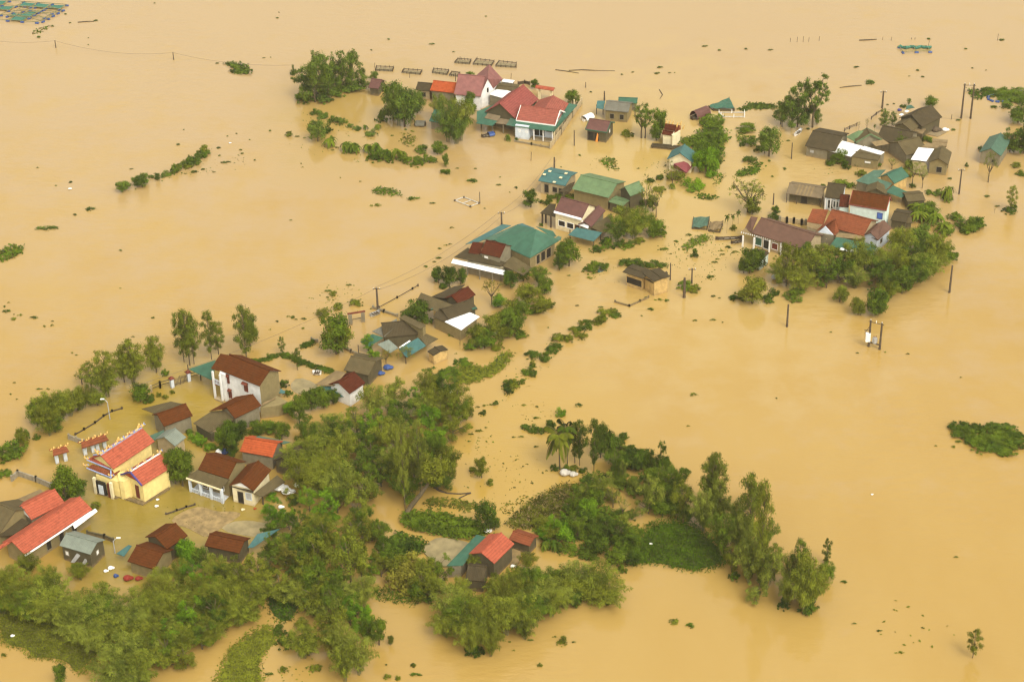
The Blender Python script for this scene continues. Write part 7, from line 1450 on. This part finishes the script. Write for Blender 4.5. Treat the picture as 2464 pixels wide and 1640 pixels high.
pole(6, 2245, 1150, 990, 'thin post at the corner of the lone ochre pavilion', .13, False)
pole(7, 18, 930, 790, 'thick dark post among bushes in the channel', .28, False); pole(7, 72, 830, 722, 'slimmer post with bracket among bushes in the channel', .17)
pole(3, 295, 500, 395, 'thin pole against the mauve roofed house', .1, False)
pole(3, 1930, 580, 510, 'fishing stake in the far water behind the walled yard', .08, False, 'fishing_stake', 'stake')
pole(4, 155, 265, 200, 'leaning fishing stake beyond the long grey shed', .08, False, 'fishing_stake', 'stake')
pole(6, 450, 430, 320, 'tall stake at the corner of the small empty raft', .09, False, 'raft_stake', 'stake')
pole(1, 0, 0, 0, 'x') if False else None
def twin(zf, a, b, at, bt, label, extra=None):
    A, ha = at_h(zf, a[0], a[1], at); B, hb = at_h(zf, b[0], b[1], bt); r = empty('twin_pole', A); tag(r, label, 'pole'); d = B - A; h = (ha + hb) / 2
    for p in (Vector(), d): MB().tube([(p.x, p.y, -1.5), (p.x, p.y, h)], [.26, .17], 7).build('shaft', 'pole', r)
    u_ = d.normalized()
    MB().tube([-u_ * .4 + Vector((0, 0, h - .4)), d + u_ * .4 + Vector((0, 0, h - .4))], .08, 4).build('crossarm', 'pole', r)
    for t in (0, .5, 1): 
        p = d * t; MB().tube([(p.x, p.y, h - .4), (p.x, p.y, h + .15)], .07, 5).build('insulator', 'white', r)
    return r, d, h, A
twin(5, (1835, 430), (1912, 432), 138, 148, 'tall twin power poles beside the farthest grey house')
wire(r1, GZ(5, (1840, 430), 9), .8, 'wire from the farthest house pole to the tall twin poles')
r, d, h_, A = twin(18, (805, 475), (900, 500), 252, 268, 'shorter twin poles carrying a white box and transformer in rippled water')
MB().box(-.75, -.45, 1.3, .15, .3, 3.1).build('white_box', 'white', r)
MB().tube([Vector((0, 0, 1.0)), d + Vector((0, 0, 1.0))], .16, 5).build('platform_beam', 'pole', r)
c = d * .5; MB().tube([(c.x, c.y, 1.15), (c.x, c.y, 2.3)], .42, 9).box(c.x - .5, c.y - .12, 1.4, c.x + .5, c.y + .12, 2.1).build('transformer', 'metal', r)
for t in (-.15, .15): MB().tube([(c.x + t, c.y, 2.3), (c.x + t * 1.6, c.y, 2.75)], .07, 5).build('bushing', 'redbrown', r)
MB().box(-1.1, -.2, h_ * .62, .2, -.05, h_ * .62 + .12).tube([(-1.0, -.1, h_ * .5), (-.2, -.1, h_ * .75)], .06, 4).build('switch_arm', 'pole', r)
# street lamps
def lamp(zf, x, y, yt, label, arm=(-.9, .3)):
    b, h = at_h(zf, x, y, yt); r = empty('street_lamp', b); tag(r, label, 'lamp')
    MB().tube([(0, 0, -1), (0, 0, h), (arm[0] * .5, arm[1] * .5, h + .5)], [.11, .08, .06], 6).build('post', 'metal', r)
    MB().box(arm[0] - .35, arm[1] - .12, h + .45, arm[0] + .35, arm[1] + .12, h + .6).build('lamp_head', 'white', r)
lamp(17, 988, 1375, 1222, 'street lamp in the flooded lane behind the temple'); lm(*S(17, 988, 1375), 'the lane lamp')
lamp(16, 1165, 210, 90, 'curved street lamp beside the slate grey tin roof', (.9, .2))

# floating fish cages: barrels under a frame of poles
def barrel(parent, p, ang, mat='blue'):
    m = MB(); c, s = math.cos(ang) * .48, math.sin(ang) * .48
    m.tube([(p.x - c, p.y - s, .12), (p.x - c * .9, p.y - s * .9, .12), (p.x + c * .9, p.y + s * .9, .12), (p.x + c, p.y + s, .12)], [.26, .31, .31, .26], 9); return m.build('barrel', mat, parent)
def cage(name, label, zf, O, U, V, nu, nv, mat='blue', netc=True, weeds=0, lmk=None, group=None):
    o, u, v = GZ(zf, O), GZ(zf, U), GZ(zf, V); du, dv = (u - o) / nu, (v - o) / nv
    r = empty(name, o); tag(r, label, 'fish cage', group)
    for i in range(nu + 1): MB().tube([du * i + Vector((0, 0, .42)), du * i + dv * nv + Vector((0, 0, .42))], .09, 5).build('frame_pole', 'bamboo_stem', r)
    for j in range(nv + 1): MB().tube([dv * j + Vector((0, 0, .50)), dv * j + du * nu + Vector((0, 0, .50))], .09, 5).build('frame_pole', 'bamboo_stem', r)
    for i in range(nu + 1):
        for j in range(nv + 1):
            if random.random() < .93: barrel(r, du * i + dv * j, math.atan2(du.y, du.x) if random.random() < .7 else math.atan2(dv.y, dv.x), mat)
    if netc:
        for i in range(nu):
            for j in range(nv):
                if random.random() < .4:
                    a = du * i + dv * j; P = [a + du * .1 + dv * .1, a + du * .9 + dv * .1, a + du * .9 + dv * .9, a + du * .1 + dv * .9]
                    MB().plate([Vector((p.x, p.y, .16 + .3 * random.random())) for p in P], .04).build('net_cover', 'net', r)
    if lmk: lm(*proj(o + du * nu / 2 + dv * nv / 2), lmk)
    return r
cage('fish_cage', 'large raft of fish cages on blue barrels with teal nets', 1, (-290, 150), (300, 192), (-150, 20) if False else (-40, 10), 5, 4, lmk='the large fish cages')
cage('fish_cage', 'barrel frame joined to the far corner of the large fish cages', 1, (350, 182), (512, 92), (235, 155), 4, 1, netc=False)
cage('fish_cage', 'row of two fish cages between barrels beside the large cages', 1, (235, 155), (375, 75), (60, 140), 3, 2)
cage('fish_cage', 'single long fish cage with blue barrels and green net roll', 19, (1212, 503), (1470, 498), (1180, 455), 2, 1, netc=False, lmk='the single long fish cage')
b = GZ(19, (1165, 458)); o = MB(); d = GZ(19, (1480, 458)) - b
o.tube([d * t + Vector((0, .4 * math.sin(t * 20), .35 + .12 * math.sin(t * 31))) for t in np.linspace(0, 1, 14)], [.25 + .2 * abs(math.sin(k * 1.7)) for k in range(14)], 6)
tag(o.build('net_roll', 'net', None, b), 'bunched green net lying along the single long fish cage', 'net')
# ring shaped cage
r = empty('fish_cage', GZ(19, (2120, 935))); tag(r, 'oval fish cage ring of blue barrels beside the twin poles', 'fish cage'); k0 = GZ(19, (2120, 935)); lm(*S(19, 2120, 935), 'the oval cage ring')
for i in range(11):
    a = i / 11 * 6.283; p = GZ(19, (2120 + 105 * math.cos(a), 930 + 36 * math.sin(a))) - k0; q = GZ(19, (2120 + 105 * math.cos(a + .4), 930 + 36 * math.sin(a + .4))) - k0
    barrel(r, p, math.atan2(q.y - p.y, q.x - p.x)); MB().tube([p + Vector((0, 0, .42)), q + Vector((0, 0, .42))], .07, 4).build('frame_pole', 'bamboo_stem', r)
cage('fish_cage', 'blue barrel cage choked with weeds at the far edge', 19, (2250, 900), (2400, 900), (2240, 870), 2, 1, netc=False)
# empty bamboo frames near the mauve house
def frame(zf, P, label, group='sunken rearing frames behind the red roofed cluster', rails=.4, fill='net_dark'):
    W = [GZ(zf, p) for p in P]; o = W[0]; r = empty('rearing_frame', o); tag(r, label, 'frame', group)
    for i in range(4):
        a, b_ = W[i] - o, W[(i + 1) % 4] - o; MB().tube([a + Vector((0, 0, rails)), b_ + Vector((0, 0, rails))], .1, 4).build('rail', 'wood', r)
        for t in (0, .25, .5, .75): c = a.lerp(b_, t); MB().tube([(c.x, c.y, -1), (c.x, c.y, rails + .25)], .07, 4).build('stake', 'wood', r)
    MB().plate([(p - o) * .97 + Vector((0, 0, .1)) for p in W], .05).build('netting', fill, r)
MT['net_dark'] = m_plain('dark_netting', (.20, .16, .085, 1), .9, .35, 2)
for P, n in ((((285, 275), (470, 290), (490, 243), (325, 230)), 'leftmost rearing frame of the far row of three'), (((515, 295), (745, 312), (780, 260), (555, 235)), 'middle rearing frame of the far row of three'), (((800, 318), (1055, 335), (1060, 285), (840, 262)), 'rightmost rearing frame of the far row of three'),
             (((2, 400), (185, 425), (210, 375), (20, 355)), 'rearing frame just behind the mauve roofed house'), (((218, 435), (320, 445), (350, 408), (250, 395)), 'rearing frame half hidden by the mauve roof')):
    frame(3, P, n)
for P, n in ((((955, 435), (1115, 442), (1128, 408), (965, 402)), 'rearing frame nearest the far spreading trees'), (((1205, 455), (1375, 472), (1395, 440), (1225, 428)), 'rearing frame behind the round bamboo')): frame(2, P, n)
frame(6, ((215, 405), (360, 462), (440, 430), (300, 375)), 'small empty raft frame floating with a tall stake', 'x', .15) if False else None
W = [GZ(6, p) for p in ((215, 405), (360, 462), (440, 430), (300, 375))]; r = empty('empty_raft', W[0]); tag(r, 'small empty pole raft on pale floats in the wide water', 'raft'); lm(*S(6, 330, 420), 'the small empty raft')
for i in range(4):
    a, b_ = W[i] - W[0], W[(i + 1) % 4] - W[0]; MB().tube([a + Vector((0, 0, .15)), b_ + Vector((0, 0, .15))], .12, 4).build('rail', 'rope', r); MB().ball((a.x, a.y, .1), .3).build('float', 'pole', r)
a, b_ = (W[0] + W[1]) / 2 - W[0], (W[2] + W[3]) / 2 - W[0]; MB().tube([a + Vector((0, 0, .15)), b_ + Vector((0, 0, .15))], .1, 4).build('rail', 'rope', r)
# boats
def boat(zf, a, b, w, label, mat='wood', hood=None, inside='concrete', name='sampan'):
    A, B = GZ(zf, a), GZ(zf, b); d = B - A; L = d.length; r = empty(name, A, math.atan2(d.y, d.x)); tag(r, label, 'boat')
    V = []; Fc = []; n = 9
    for i in range(n):
        t = i / (n - 1); x = L * t; ww = w / 2 * math.sin(math.pi * (.08 + .84 * t)) ** .6; zz = .38 + .35 * (2 * t - 1) ** 4
        V += [(x, -ww, zz), (x, -ww * .6, -.1), (x, ww * .6, -.1), (x, ww, zz)]
    for i in range(n - 1):
        for k in range(3): Fc.append((i * 4 + k, (i + 1) * 4 + k, (i + 1) * 4 + k + 1, i * 4 + k + 1))
        Fc.append((i * 4 + 1, i * 4 + 2, (i + 1) * 4 + 2, (i + 1) * 4 + 1))
    Fc += [(0, 1, 2, 3), tuple((n - 1) * 4 + k for k in (3, 2, 1, 0))]
    link('hull', mesh('hull', V, Fc, mat), r)
    MB().plate([(L * .12, -w * .36, .12), (L * .88, -w * .36, .12), (L * .88, w * .36, .12), (L * .12, w * .36, .12)], .06).build('deck', inside, r)
    for t in (.3, .55, .78): MB().box(L * t - .12, -w * .44, .3, L * t + .12, w * .44, .36).build('thwart', 'wood', r)
    if hood:
        V = []; k = 9
        for x in (L * hood[0], L * hood[1]):
            for i in range(k): a_ = math.pi * i / (k - 1); V.append((x, w * .55 * math.cos(a_), .35 + hood[2] * math.sin(a_)))
        Fc = [(i, i + 1, k + i + 1, k + i) for i in range(k - 1)] + [tuple(k + i for i in range(k))]
        link('canopy', mesh('canopy', V, Fc, hood[3]), r)
boat(4, (1485, 672), (1690, 590), 2.4, 'covered sampan with a rounded dark hood moored beside the creeper bank', 'wood', (.12, .95, 1.7, 'plum'))
lm(*S(4, 1580, 630), 'the covered sampan')
boat(4, (118, 690), (235, 640), 1.9, 'white tarpaulin covered boat tied behind the dark plank shed', 'white', (.1, .95, .9, 'white'))
boat(8, (575, 690), (660, 655), 1.3, 'grey dinghy moored by the yard wall pole', 'metal')
boat(8, (48, 1210), (125, 1215), 1.4, 'white dinghy heaped with baskets at the hedge end', 'white', None, 'wood')
boat(2, (1325, 945), (1432, 950), 2.0, 'dark boat beside the near bamboo of the red cluster', 'pole', (.1, .9, .8, 'slate'))
boat(3, (625, 1205), (790, 1175), 1.7, 'dark boat with blue cover before the ragged brown porch', 'wood', (.5, .92, .6, 'blue'))
boat(7, (240, 520), (430, 512), 1.0, 'long narrow wooden boat beside the long chocolate roof', 'wood'); boat(7, (350, 548), (432, 535), .9, 'short wooden boat near the long chocolate roof', 'wood')
boat(5, (455, 578), (510, 535), 1.1, 'pale upturned looking boat under the spreading trees', 'white')
boat(6, (1565, 1080), (1625, 1050), 1.0, 'small blue grey boat drifting beside the bushes', 'bluetin')
boat(4, (1300, 0), (1400, 0), 1) if False else None
def tarp_float(zf, P, label, mat='net', z=(.3, .9, 1.0, .4), lmk=None):
    W = [GZ(zf, p) for p in P]; o = W[0]; r = empty('covered_raft', o); tag(r, label, 'raft')
    Q = [p - o + Vector((0, 0, z[i])) for i, p in enumerate(W)]; c1 = (Q[0] + Q[3]) / 2; n = 7; V = []
    for i in range(n):
        for j in range(n):
            s, t = i / (n - 1), j / (n - 1); p = Q[0].lerp(Q[1], s).lerp(Q[3].lerp(Q[2], s), t); V.append(p + Vector((0, 0, .22 * math.sin(s * 9 + t * 4) * math.sin(t * 8 + 1))))
    Fc = [(i * n + j, (i + 1) * n + j, (i + 1) * n + j + 1, i * n + j + 1) for i in range(n - 1) for j in range(n - 1)]
    link('tarpaulin', mesh('tarpaulin', V, Fc, mat), r)
    for i in range(4):
        a, b_ = Q[i], Q[(i + 1) % 4]; MB().tube([Vector((a.x, a.y, .15)), Vector((b_.x, b_.y, .15))], .12, 4).build('rail', 'wood', r)
        MB().tube([(a.x, a.y, -1), (a.x, a.y, a.z + .1)], .07, 4).build('stake', 'wood', r)
    if lmk: lm(*proj(o), lmk)
tarp_float(4, [(1700, 512), (1760, 560), (2025, 560), (1955, 455), (1690, 460)][:4], 'raft covered with a sagging teal tarpaulin beyond the creeper bank', 'teal', (.4, .6, .7, 1.4), 'the teal covered raft')
tarp_float(7, [(75, 445), (180, 452), (196, 385), (85, 372)], 'small raft under a pale teal sheet near the spreading tree', 'sea', lmk='the teal float')
tarp_float(7, [(190, 462), (270, 472), (292, 415), (205, 405)], 'small raft under a brown sheet beside the pale teal one', 'fibre_light')
# pale net pen with floats
W = [GZ(4, p) for p in ((1880, 640), (2150, 640), (2150, 585), (1830, 585))]; r = empty('net_pen', W[0]); tag(r, 'net pen edged with white floats behind the creeper bank', 'net pen')
for i in range(4):
    a, b_ = W[i] - W[0], W[(i + 1) % 4] - W[0]; MB().tube([a + Vector((0, 0, .15)), b_ + Vector((0, 0, .15))], .13, 4).build('rail', 'rope', r); n = max(2, int((b_ - a).length / 3))
    for j in range(n): c = a.lerp(b_, j / n); MB().tube([(c.x, c.y, 0), (c.x, c.y, .9)], [.16, .05], 5).build('float', 'white', r)
# walls, gates, hedge line posts
wall_run(9, [(20, 1020), (110, 980), (215, 950)], 1.35, 'low railing wall left of the courtyard gate', 'w_dark', .12, 2.4, 'railing', rails=True, postmat='w_beige')
wall_run(9, [(400, 895), (520, 865)], 1.35, 'low railing wall right of the courtyard gate', 'w_dark', .12, 2.4, 'railing', rails=True, postmat='w_beige')
def yard_gate(zf, a, b, h, label):
    A, B = GZ(zf, a), GZ(zf, b); d = B - A; L = d.length; r = empty('courtyard_gate', A, math.atan2(d.y, d.x)); tag(r, label, 'gate'); lm(*S(zf, *a), 'the courtyard gate')
    for x in (0, L):
        MB().box(x - .3, -.3, -1, x + .3, .3, h).build('gate_post', 'w_blue', r); MB().plate([(x - .5, -.5, h), (x + .5, -.5, h), (x + .5, .5, h), (x - .5, .5, h)], .12).add([(x - .45, -.45, h), (x + .45, -.45, h), (x + .45, .45, h), (x - .45, .45, h), (x, 0, h + .5)], [(0, 1, 4), (1, 2, 4), (2, 3, 4), (3, 0, 4)]).build('post_cap', 'redbrown', r)
    for s_, x0, x1 in ((0, .35, L / 2 - .05), (1, L / 2 + .05, L - .35)):
        m = MB(); n = 6
        for i in range(n):
            x = x0 + (x1 - x0) * i / (n - 1); t = i / (n - 1); top = h - .5 + .35 * (t if s_ == 0 else 1 - t); m.box(x - .03, -.03, 0, x + .03, .03, top)
        m.box(x0, -.04, .4, x1, .04, .48); m.box(x0, -.04, h - .75, x1, .04, h - .67); m.build('gate_leaf', 'pole', r)
yard_gate(9, (232, 975), (400, 910), 2.1, 'iron courtyard gate between two pale capped posts')
gate = empty('field_gateway', GZ(8, (395, 760))); tag(gate, 'flat topped gateway frame beside the grey dinghy', 'gate'); d = GZ(8, (510, 735)) - GZ(8, (395, 760))
for p in (Vector(), d): MB().box(p.x - .35, p.y - .35, -1, p.x + .35, p.y + .35, 2.3).build('gate_post', 'w_grey', gate)
MB().tube([Vector((-.5, 0, 2.4)), d + Vector((.5, 0, 2.4))], .2, 4).build('beam', 'redbrown', gate); MB().tube([Vector((0, 0, 1.0)), d + Vector((0, 0, 1.0))], .07, 4).build('bar', 'wood', gate)
wall_run(8, [(600, 615), (700, 650), (820, 690)], .5, 'low wall running from the dark power pole to the mossy house', 'w_grey', .3, 3.5, pst=.2)
wall_run(8, [(655, 610), (820, 520), (960, 440), (1010, 410)], .25, 'sunken wire fence leading away from the dark power pole', 'wood', .06, 4, rails=True, name='wire_fence')
wall_run(8, [(340, 985), (400, 1020), (490, 1055)], .6, 'low concrete wall beside the round tree', 'w_grey', .3, 3)
wall_run(9, [(1640, 500), (1700, 520)], .6, 'stub of concrete wall behind the round tree', 'w_grey', .3, 3)
wall_run(6, [(1725, 1360), (1860, 1400), (1960, 1355), (2040, 1320)], .3, 'bent line of sunken wall in front of the ochre pavilion', 'w_dark', .3, 3)
wall_run(7, [(695, 395), (745, 400), (795, 405), (850, 415), (880, 415)], 1.2, 'row of pointed fence posts behind the long chocolate roof', 'w_beige', .12, 4.2, 'post_fence', 'the pointed fence posts', 'w_grey', pst=.22)
wall_run(5, [(868, 540), (910, 520), (970, 495)], .8, 'short broken fence by the bare saplings', 'wood', .08, 2, 'broken_fence', rails=True, pst=.08)
wall_run(5, [(1090, 440), (1130, 405), (1180, 375)], .7, 'tilted stick fence by the far power pole', 'wood', .08, 2.4, 'stick_fence', rails=True, pst=.08)
wall_run(11, [(0, 930), (100, 895), (190, 862), (270, 840)], .2, 'half sunken wall edge crossing the temple yard', 'wood', .25, 3, pst=.14)
wall_run(10, [(720, 1180), (860, 1210), (930, 1240)], .8, 'yard wall beside the slate grey tin roof', 'w_dark', .25, 3)
wall_run(3, [(1080, 545), (1165, 530), (1225, 545)], .8, 'short dark fence by the small round tree', 'wood', .12, 2, 'broken_fence', pst=.12)
wall_run(19, [(1700, 0), (1700, 1)], .1, 'x') if False else None
# yards and land just under or above the flood
def ground(zf, pts, label, mat, z=.1, name='yard', kind='structure'):
    Q = smooth([(q.x, q.y) for q in (GZ(zf, p) for p in pts)], 1); c = Vector((sum(q[0] for q in Q) / len(Q), sum(q[1] for q in Q) / len(Q), 0))
    P = [Vector((x, y, 0)) - c for x, y in Q]; n = len(P); a = sum(P[i].x * P[(i + 1) % n].y - P[(i + 1) % n].x * P[i].y for i in range(n))
    if a < 0: P.reverse()
    V = [(p.x, p.y, z) for p in P] + [(p.x * 1.04, p.y * 1.04, -.4) for p in P]
    o = link(name, mesh(name, V, [tuple(range(n))] + [(i, n + i, n + (i + 1) % n, (i + 1) % n) for i in range(n)], mat), None, c); tag(o, label, None, None, kind); return o
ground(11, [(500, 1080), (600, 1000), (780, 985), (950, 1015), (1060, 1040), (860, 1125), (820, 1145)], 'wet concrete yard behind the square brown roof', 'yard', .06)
ground(11, [(40, 975), (180, 890), (330, 850), (470, 905), (640, 900), (720, 925), (610, 1000), (500, 1075), (380, 1150), (300, 1110), (190, 1050), (90, 1030)], 'low mud bank rising out of the water in the big yard', 'mud', .05, 'mud_bank')
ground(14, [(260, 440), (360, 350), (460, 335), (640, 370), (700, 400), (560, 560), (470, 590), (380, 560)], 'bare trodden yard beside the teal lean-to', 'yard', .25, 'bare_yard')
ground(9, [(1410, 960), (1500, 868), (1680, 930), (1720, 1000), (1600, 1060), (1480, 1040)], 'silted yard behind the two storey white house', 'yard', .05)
ground(14, [(1020, 560), (1030, 430), (1110, 430), (1120, 520), (1060, 600)], 'trodden earth beside the bright coral roofed house', 'mud', .2, 'bare_earth')
ground(8, [(60, 1290), (0, 1300), (-40, 1330), (0, 1360), (90, 1350), (110, 1310)], 'x', 'yard', .05) if False else None
# odds and ends
def bag(zf, x, y, s, label, mat='white', cat='bag', sz=.7):
    b = GZ(zf, (x, y)); m = MB(); m.ball((0, 0, .3 * s), .5 * s, 8, 6, sz); m.ball((.45 * s, .1, .22 * s), .32 * s, 7, 5, sz); tag(m.build('tarp_heap' if s > 1.2 else 'sack', mat, None, b), label, cat); return b
bag(12, 1560, 790, 1.7, 'big white tarpaulin heap at the foot of the coconut palm', 'rope', 'tarpaulin'); bag(12, 1640, 800, 1.3, 'smaller white tarpaulin heap beside the big one under the palm', 'rope', 'tarpaulin')
bag(11, 1070, 700, 2.2, 'white sheet heap beside the mossy porch roof', 'white', 'tarpaulin', .4); bag(11, 1140, 735, 2.0, 'white sheet heap nearest the grove beside the mossy porch', 'white', 'tarpaulin', .4); bag(11, 1240, 668, 1.3, 'small white heap at the grove edge', 'white', 'tarpaulin', .4)
bag(11, 505, 358, 1.5, 'white bundle behind the pale blue columned veranda', 'white', 'bundle'); bag(11, 550, 355, 1.6, 'blue bundle behind the pale blue columned veranda', 'blue', 'bundle')
bag(11, 1080, 870, .9, 'upper pale sack in the yard by the grove', 'white'); bag(11, 1085, 935, .9, 'lower pale sack in the yard by the grove', 'white'); bag(11, 720, 890, .6, 'pale sack lying at the water edge of the big yard', 'cream'); bag(11, 835, 880, .5, 'orange sack lying at the water edge of the big yard', 'orange')
bag(10, 1290, 895, .5, 'white sack beside the temple corner', 'white'); bag(10, 1282, 950, .6, 'second white sack in front of the temple corner', 'white')
bag(16, 1120, 372, .9, 'white sack behind the red tarpaulin', 'white'); bag(16, 1070, 400, .7, 'small white sack beside the larger one near the red tarpaulin', 'white'); bag(16, 1170, 450, .7, 'blue plastic drum leaning by the red tarpaulin', 'blue', 'drum', 1.2)
bag(16, 1290, 480, 1.4, 'crumpled red tarpaulin between the bamboo and brown roofs', 'red', 'tarpaulin', .6); bag(16, 1400, 480, 1.1, 'second crumpled red tarpaulin beside the first', 'red', 'tarpaulin', .5); bag(16, 125, 1055, .6, 'white sack alone on the olive grass field', 'white')
bag(12, 485, 20, .7, 'white scrap on top of the bushes at the grove tip', 'white'); bag(14, 825, 285, 1.2, 'white bundle behind the bright coral roof', 'white', 'bundle'); bag(14, 1045, 585, .8, 'white sack before the bright coral roofed house', 'white')
bag(13, 335, 1055, .5, 'white sack lying on the dark green grassy bank', 'white'); bag(4, 1885, 935, .9, 'white scrap caught on the creeper bank', 'white'); bag(7, 665, 800, 1.8, 'grey tarpaulin heap in front of the tiny mint hut', 'metal', 'tarpaulin', .5)
bag(8, 730, 1170, 1.6, 'blue tarpaulin heap at the edge of the centre grove', 'blue', 'tarpaulin', .6); bag(8, 665, 1220, 1.3, 'second blue tarpaulin heap at the edge of the centre grove', 'blue', 'tarpaulin', .6)
bag(5, 1620, 540, 2.0, 'dark bundle on the junk raft beside the farthest houses', 'pole', 'bundle', .6); bag(5, 1700, 535, 1.4, 'white bundle on the junk raft beside the farthest houses', 'white', 'bundle', .5); bag(5, 1560, 510, 1.3, 'grey bundle on the junk raft beside the farthest houses', 'metal', 'bundle', .5)
bag(5, 1320, 368, .9, 'dark barrel floating by the farthest grey house', 'navy', 'barrel'); bag(1, 565, 1534, .7, 'white scrap floating in the wide water', 'white', 'litter', .3); bag(1, 1862, 1162, .5, 'tiny white scrap floating near the weed row', 'white', 'litter', .3); bag(0, 2098, 1190, .4, 'tiny white scrap on the rippled water', 'white', 'litter', .3)
b = GZ(5, (1560, 575)); m = MB(); d = [GZ(5, p) - b for p in ((1530, 560), (1640, 585), (1720, 545), (1640, 500), (1560, 500))]; m.plate([p + Vector((0, 0, .2)) for p in d], .2); tag(m.build('junk_raft', 'w_grey', None, b), 'grey junk laden raft moored beside the farthest houses', 'raft')
def lying_barrel(zf, x, y, mat, label, s=1.0):
    b = GZ(zf, (x, y)); r = empty('barrel', b); tag(r, label, 'barrel'); m = MB(); L = .55 * s; R_ = .42 * s
    m.tube([(-L, 0, R_ + .1), (-L * .9, 0, R_ + .1), (L * .9, 0, R_ + .1), (L, 0, R_ + .1)], [R_ * .85, R_, R_, R_ * .85], 12).build('drum', mat, r)
    for x_ in (-L * .4, L * .4): MB().tube([(x_ - .03, 0, R_ + .1), (x_ + .03, 0, R_ + .1)], R_ * 1.06, 12).build('hoop', mat, r)
lying_barrel(14, 1068, 392, 'blue', 'blue barrel lying beside the bright coral roof', 1.1); lying_barrel(14, 1122, 400, 'metal', 'long grey tank lying beside the blue barrel', 1.8)
# leaning tree over the creeper bank
b = GZ(12, (60, 1165)); r = empty('leaning_tree', b); tag(r, 'leaning dark trunked tree reaching out over the creeper bank', 'tree')
P = [b * 0 + Vector((0, 0, -.2))] + [GZ(12, (x, y), z) - b for x, y, z in ((110, 1090, 1.2), (200, 980, 3.5), (270, 880, 5.5), (330, 760, 8.0), (400, 620, 10.5))]
MB().tube(P, [.5, .42, .36, .28, .2, .08], 7).build('trunk', 'trunk', r)
cme = get_proto('round', 'L_olive')[0][0]; o = link('crown', cme, r); o.location = P[4] - Vector((0, 0, 3)); o.scale = (6.5, 6.5, 7)
# drifting branch
def branch(zf, pts, label, r_=.12, mat='wood'):
    W = [GZ(zf, p, .08) for p in pts]; o = Vector((W[0].x, W[0].y, 0)); tag(MB().tube([p - o for p in W], [r_, r_] + [r_ * .5] * (len(W) - 2), 4).build('drifting_branch', mat, None, o), label, 'branch')
branch(12, [(330, 910), (380, 940), (460, 965), (580, 970), (680, 960)], 'long drifting branch beside the leaning tree', .25)
branch(12, [(570, 1010), (640, 975), (680, 965)], 'short drifting branch crossing the long one', .1)
branch(1, [(630, 182), (700, 176), (760, 174)], 'thin drifting branch by the large fish cages', .18)
branch(3, [(1550, 355), (1700, 375), (1845, 398)], 'straight floating pole far behind the walled yard', .12)
branch(3, [(1720, 365), (1900, 355), (2091, 365)], 'long floating line of reeds in the far water', .12); branch(4, [(90, 42), (200, 48), (340, 52), (520, 55)], 'second floating line of reeds in the far water', .12)
branch(19, [(800, 382), (890, 378), (965, 372)], 'tapering drift pole near the far fishing stakes', .2); branch(19, [(620, 828), (700, 815), (820, 805)], 'reddish drift line trailing from the round far weed clump', .1); branch(5, [(830, 175), (920, 165), (1010, 157)], 'drift line behind the spreading trees', .1)
branch(4, [(1080, 290), (1120, 355), (1085, 410)], 'bent stick poking out of the far water beyond the shrine', .1)
for i, (x, y, t) in enumerate(((145, 398, 360), (210, 398, 350), (267, 398, 345), (320, 395, 352), (418, 388, 345), (1017, 380, 350), (1100, 385, 350), (1290, 375, 355), (1322, 375, 355), (2103, 385, 320), (1452, 440, 385))):
    b, h = at_h(19, x, y, t); tag(MB().tube([(0, 0, -1), (.1, 0, h)], .05, 4).build('fishing_stake', 'wood', None, b), where(*S(19, x, y), 'thin fishing stake'), 'stake', 'thin stakes across the far water')
for zf, x, y, t in ((3, 1240, 1500, 1390), (3, 988, 470, 400), (3, 345, 228, 190), (3, 560, 235, 195), (2, 945, 405, 360), (2, 1275, 500, 450), (5, 1750, 440, 400)):
    b, h = at_h(zf, x, y, t); tag(MB().tube([(0, 0, -1), (.15, .1, h)], .06, 4).build('stake', 'wood', None, b), where(*S(zf, x, y), 'thin leaning stake'), 'stake')
# person-free air: slight haze over the plain
SHOW_HAZE = True
if SHOW_HAZE:
    s = bpy.data.materials.new('haze'); s.use_nodes = True; t = s.node_tree; t.nodes.remove(t.nodes['Principled BSDF'])
    v = t.nodes.new('ShaderNodeVolumePrincipled'); v.inputs['Color'].default_value = (.93, .90, .84, 1); v.inputs['Density'].default_value = .00008; v.inputs['Anisotropy'].default_value = .2
    t.links.new(v.outputs[0], t.nodes['Material Output'].inputs['Volume'])
    hz = MB().box(-2600, -700, -3, 2600, 5600, CAMH + 8).build('haze', s, None); tag(hz, None, None, None, 'stuff')

# parts of parts stay two levels deep
for nm in ('front_hall', 'roof_wing', 'roof_block'):
    for e in [o for o in bpy.data.objects if o.name.startswith(nm)]:
        for ch in list(e.children):
            for g in list(ch.children): g.parent = e
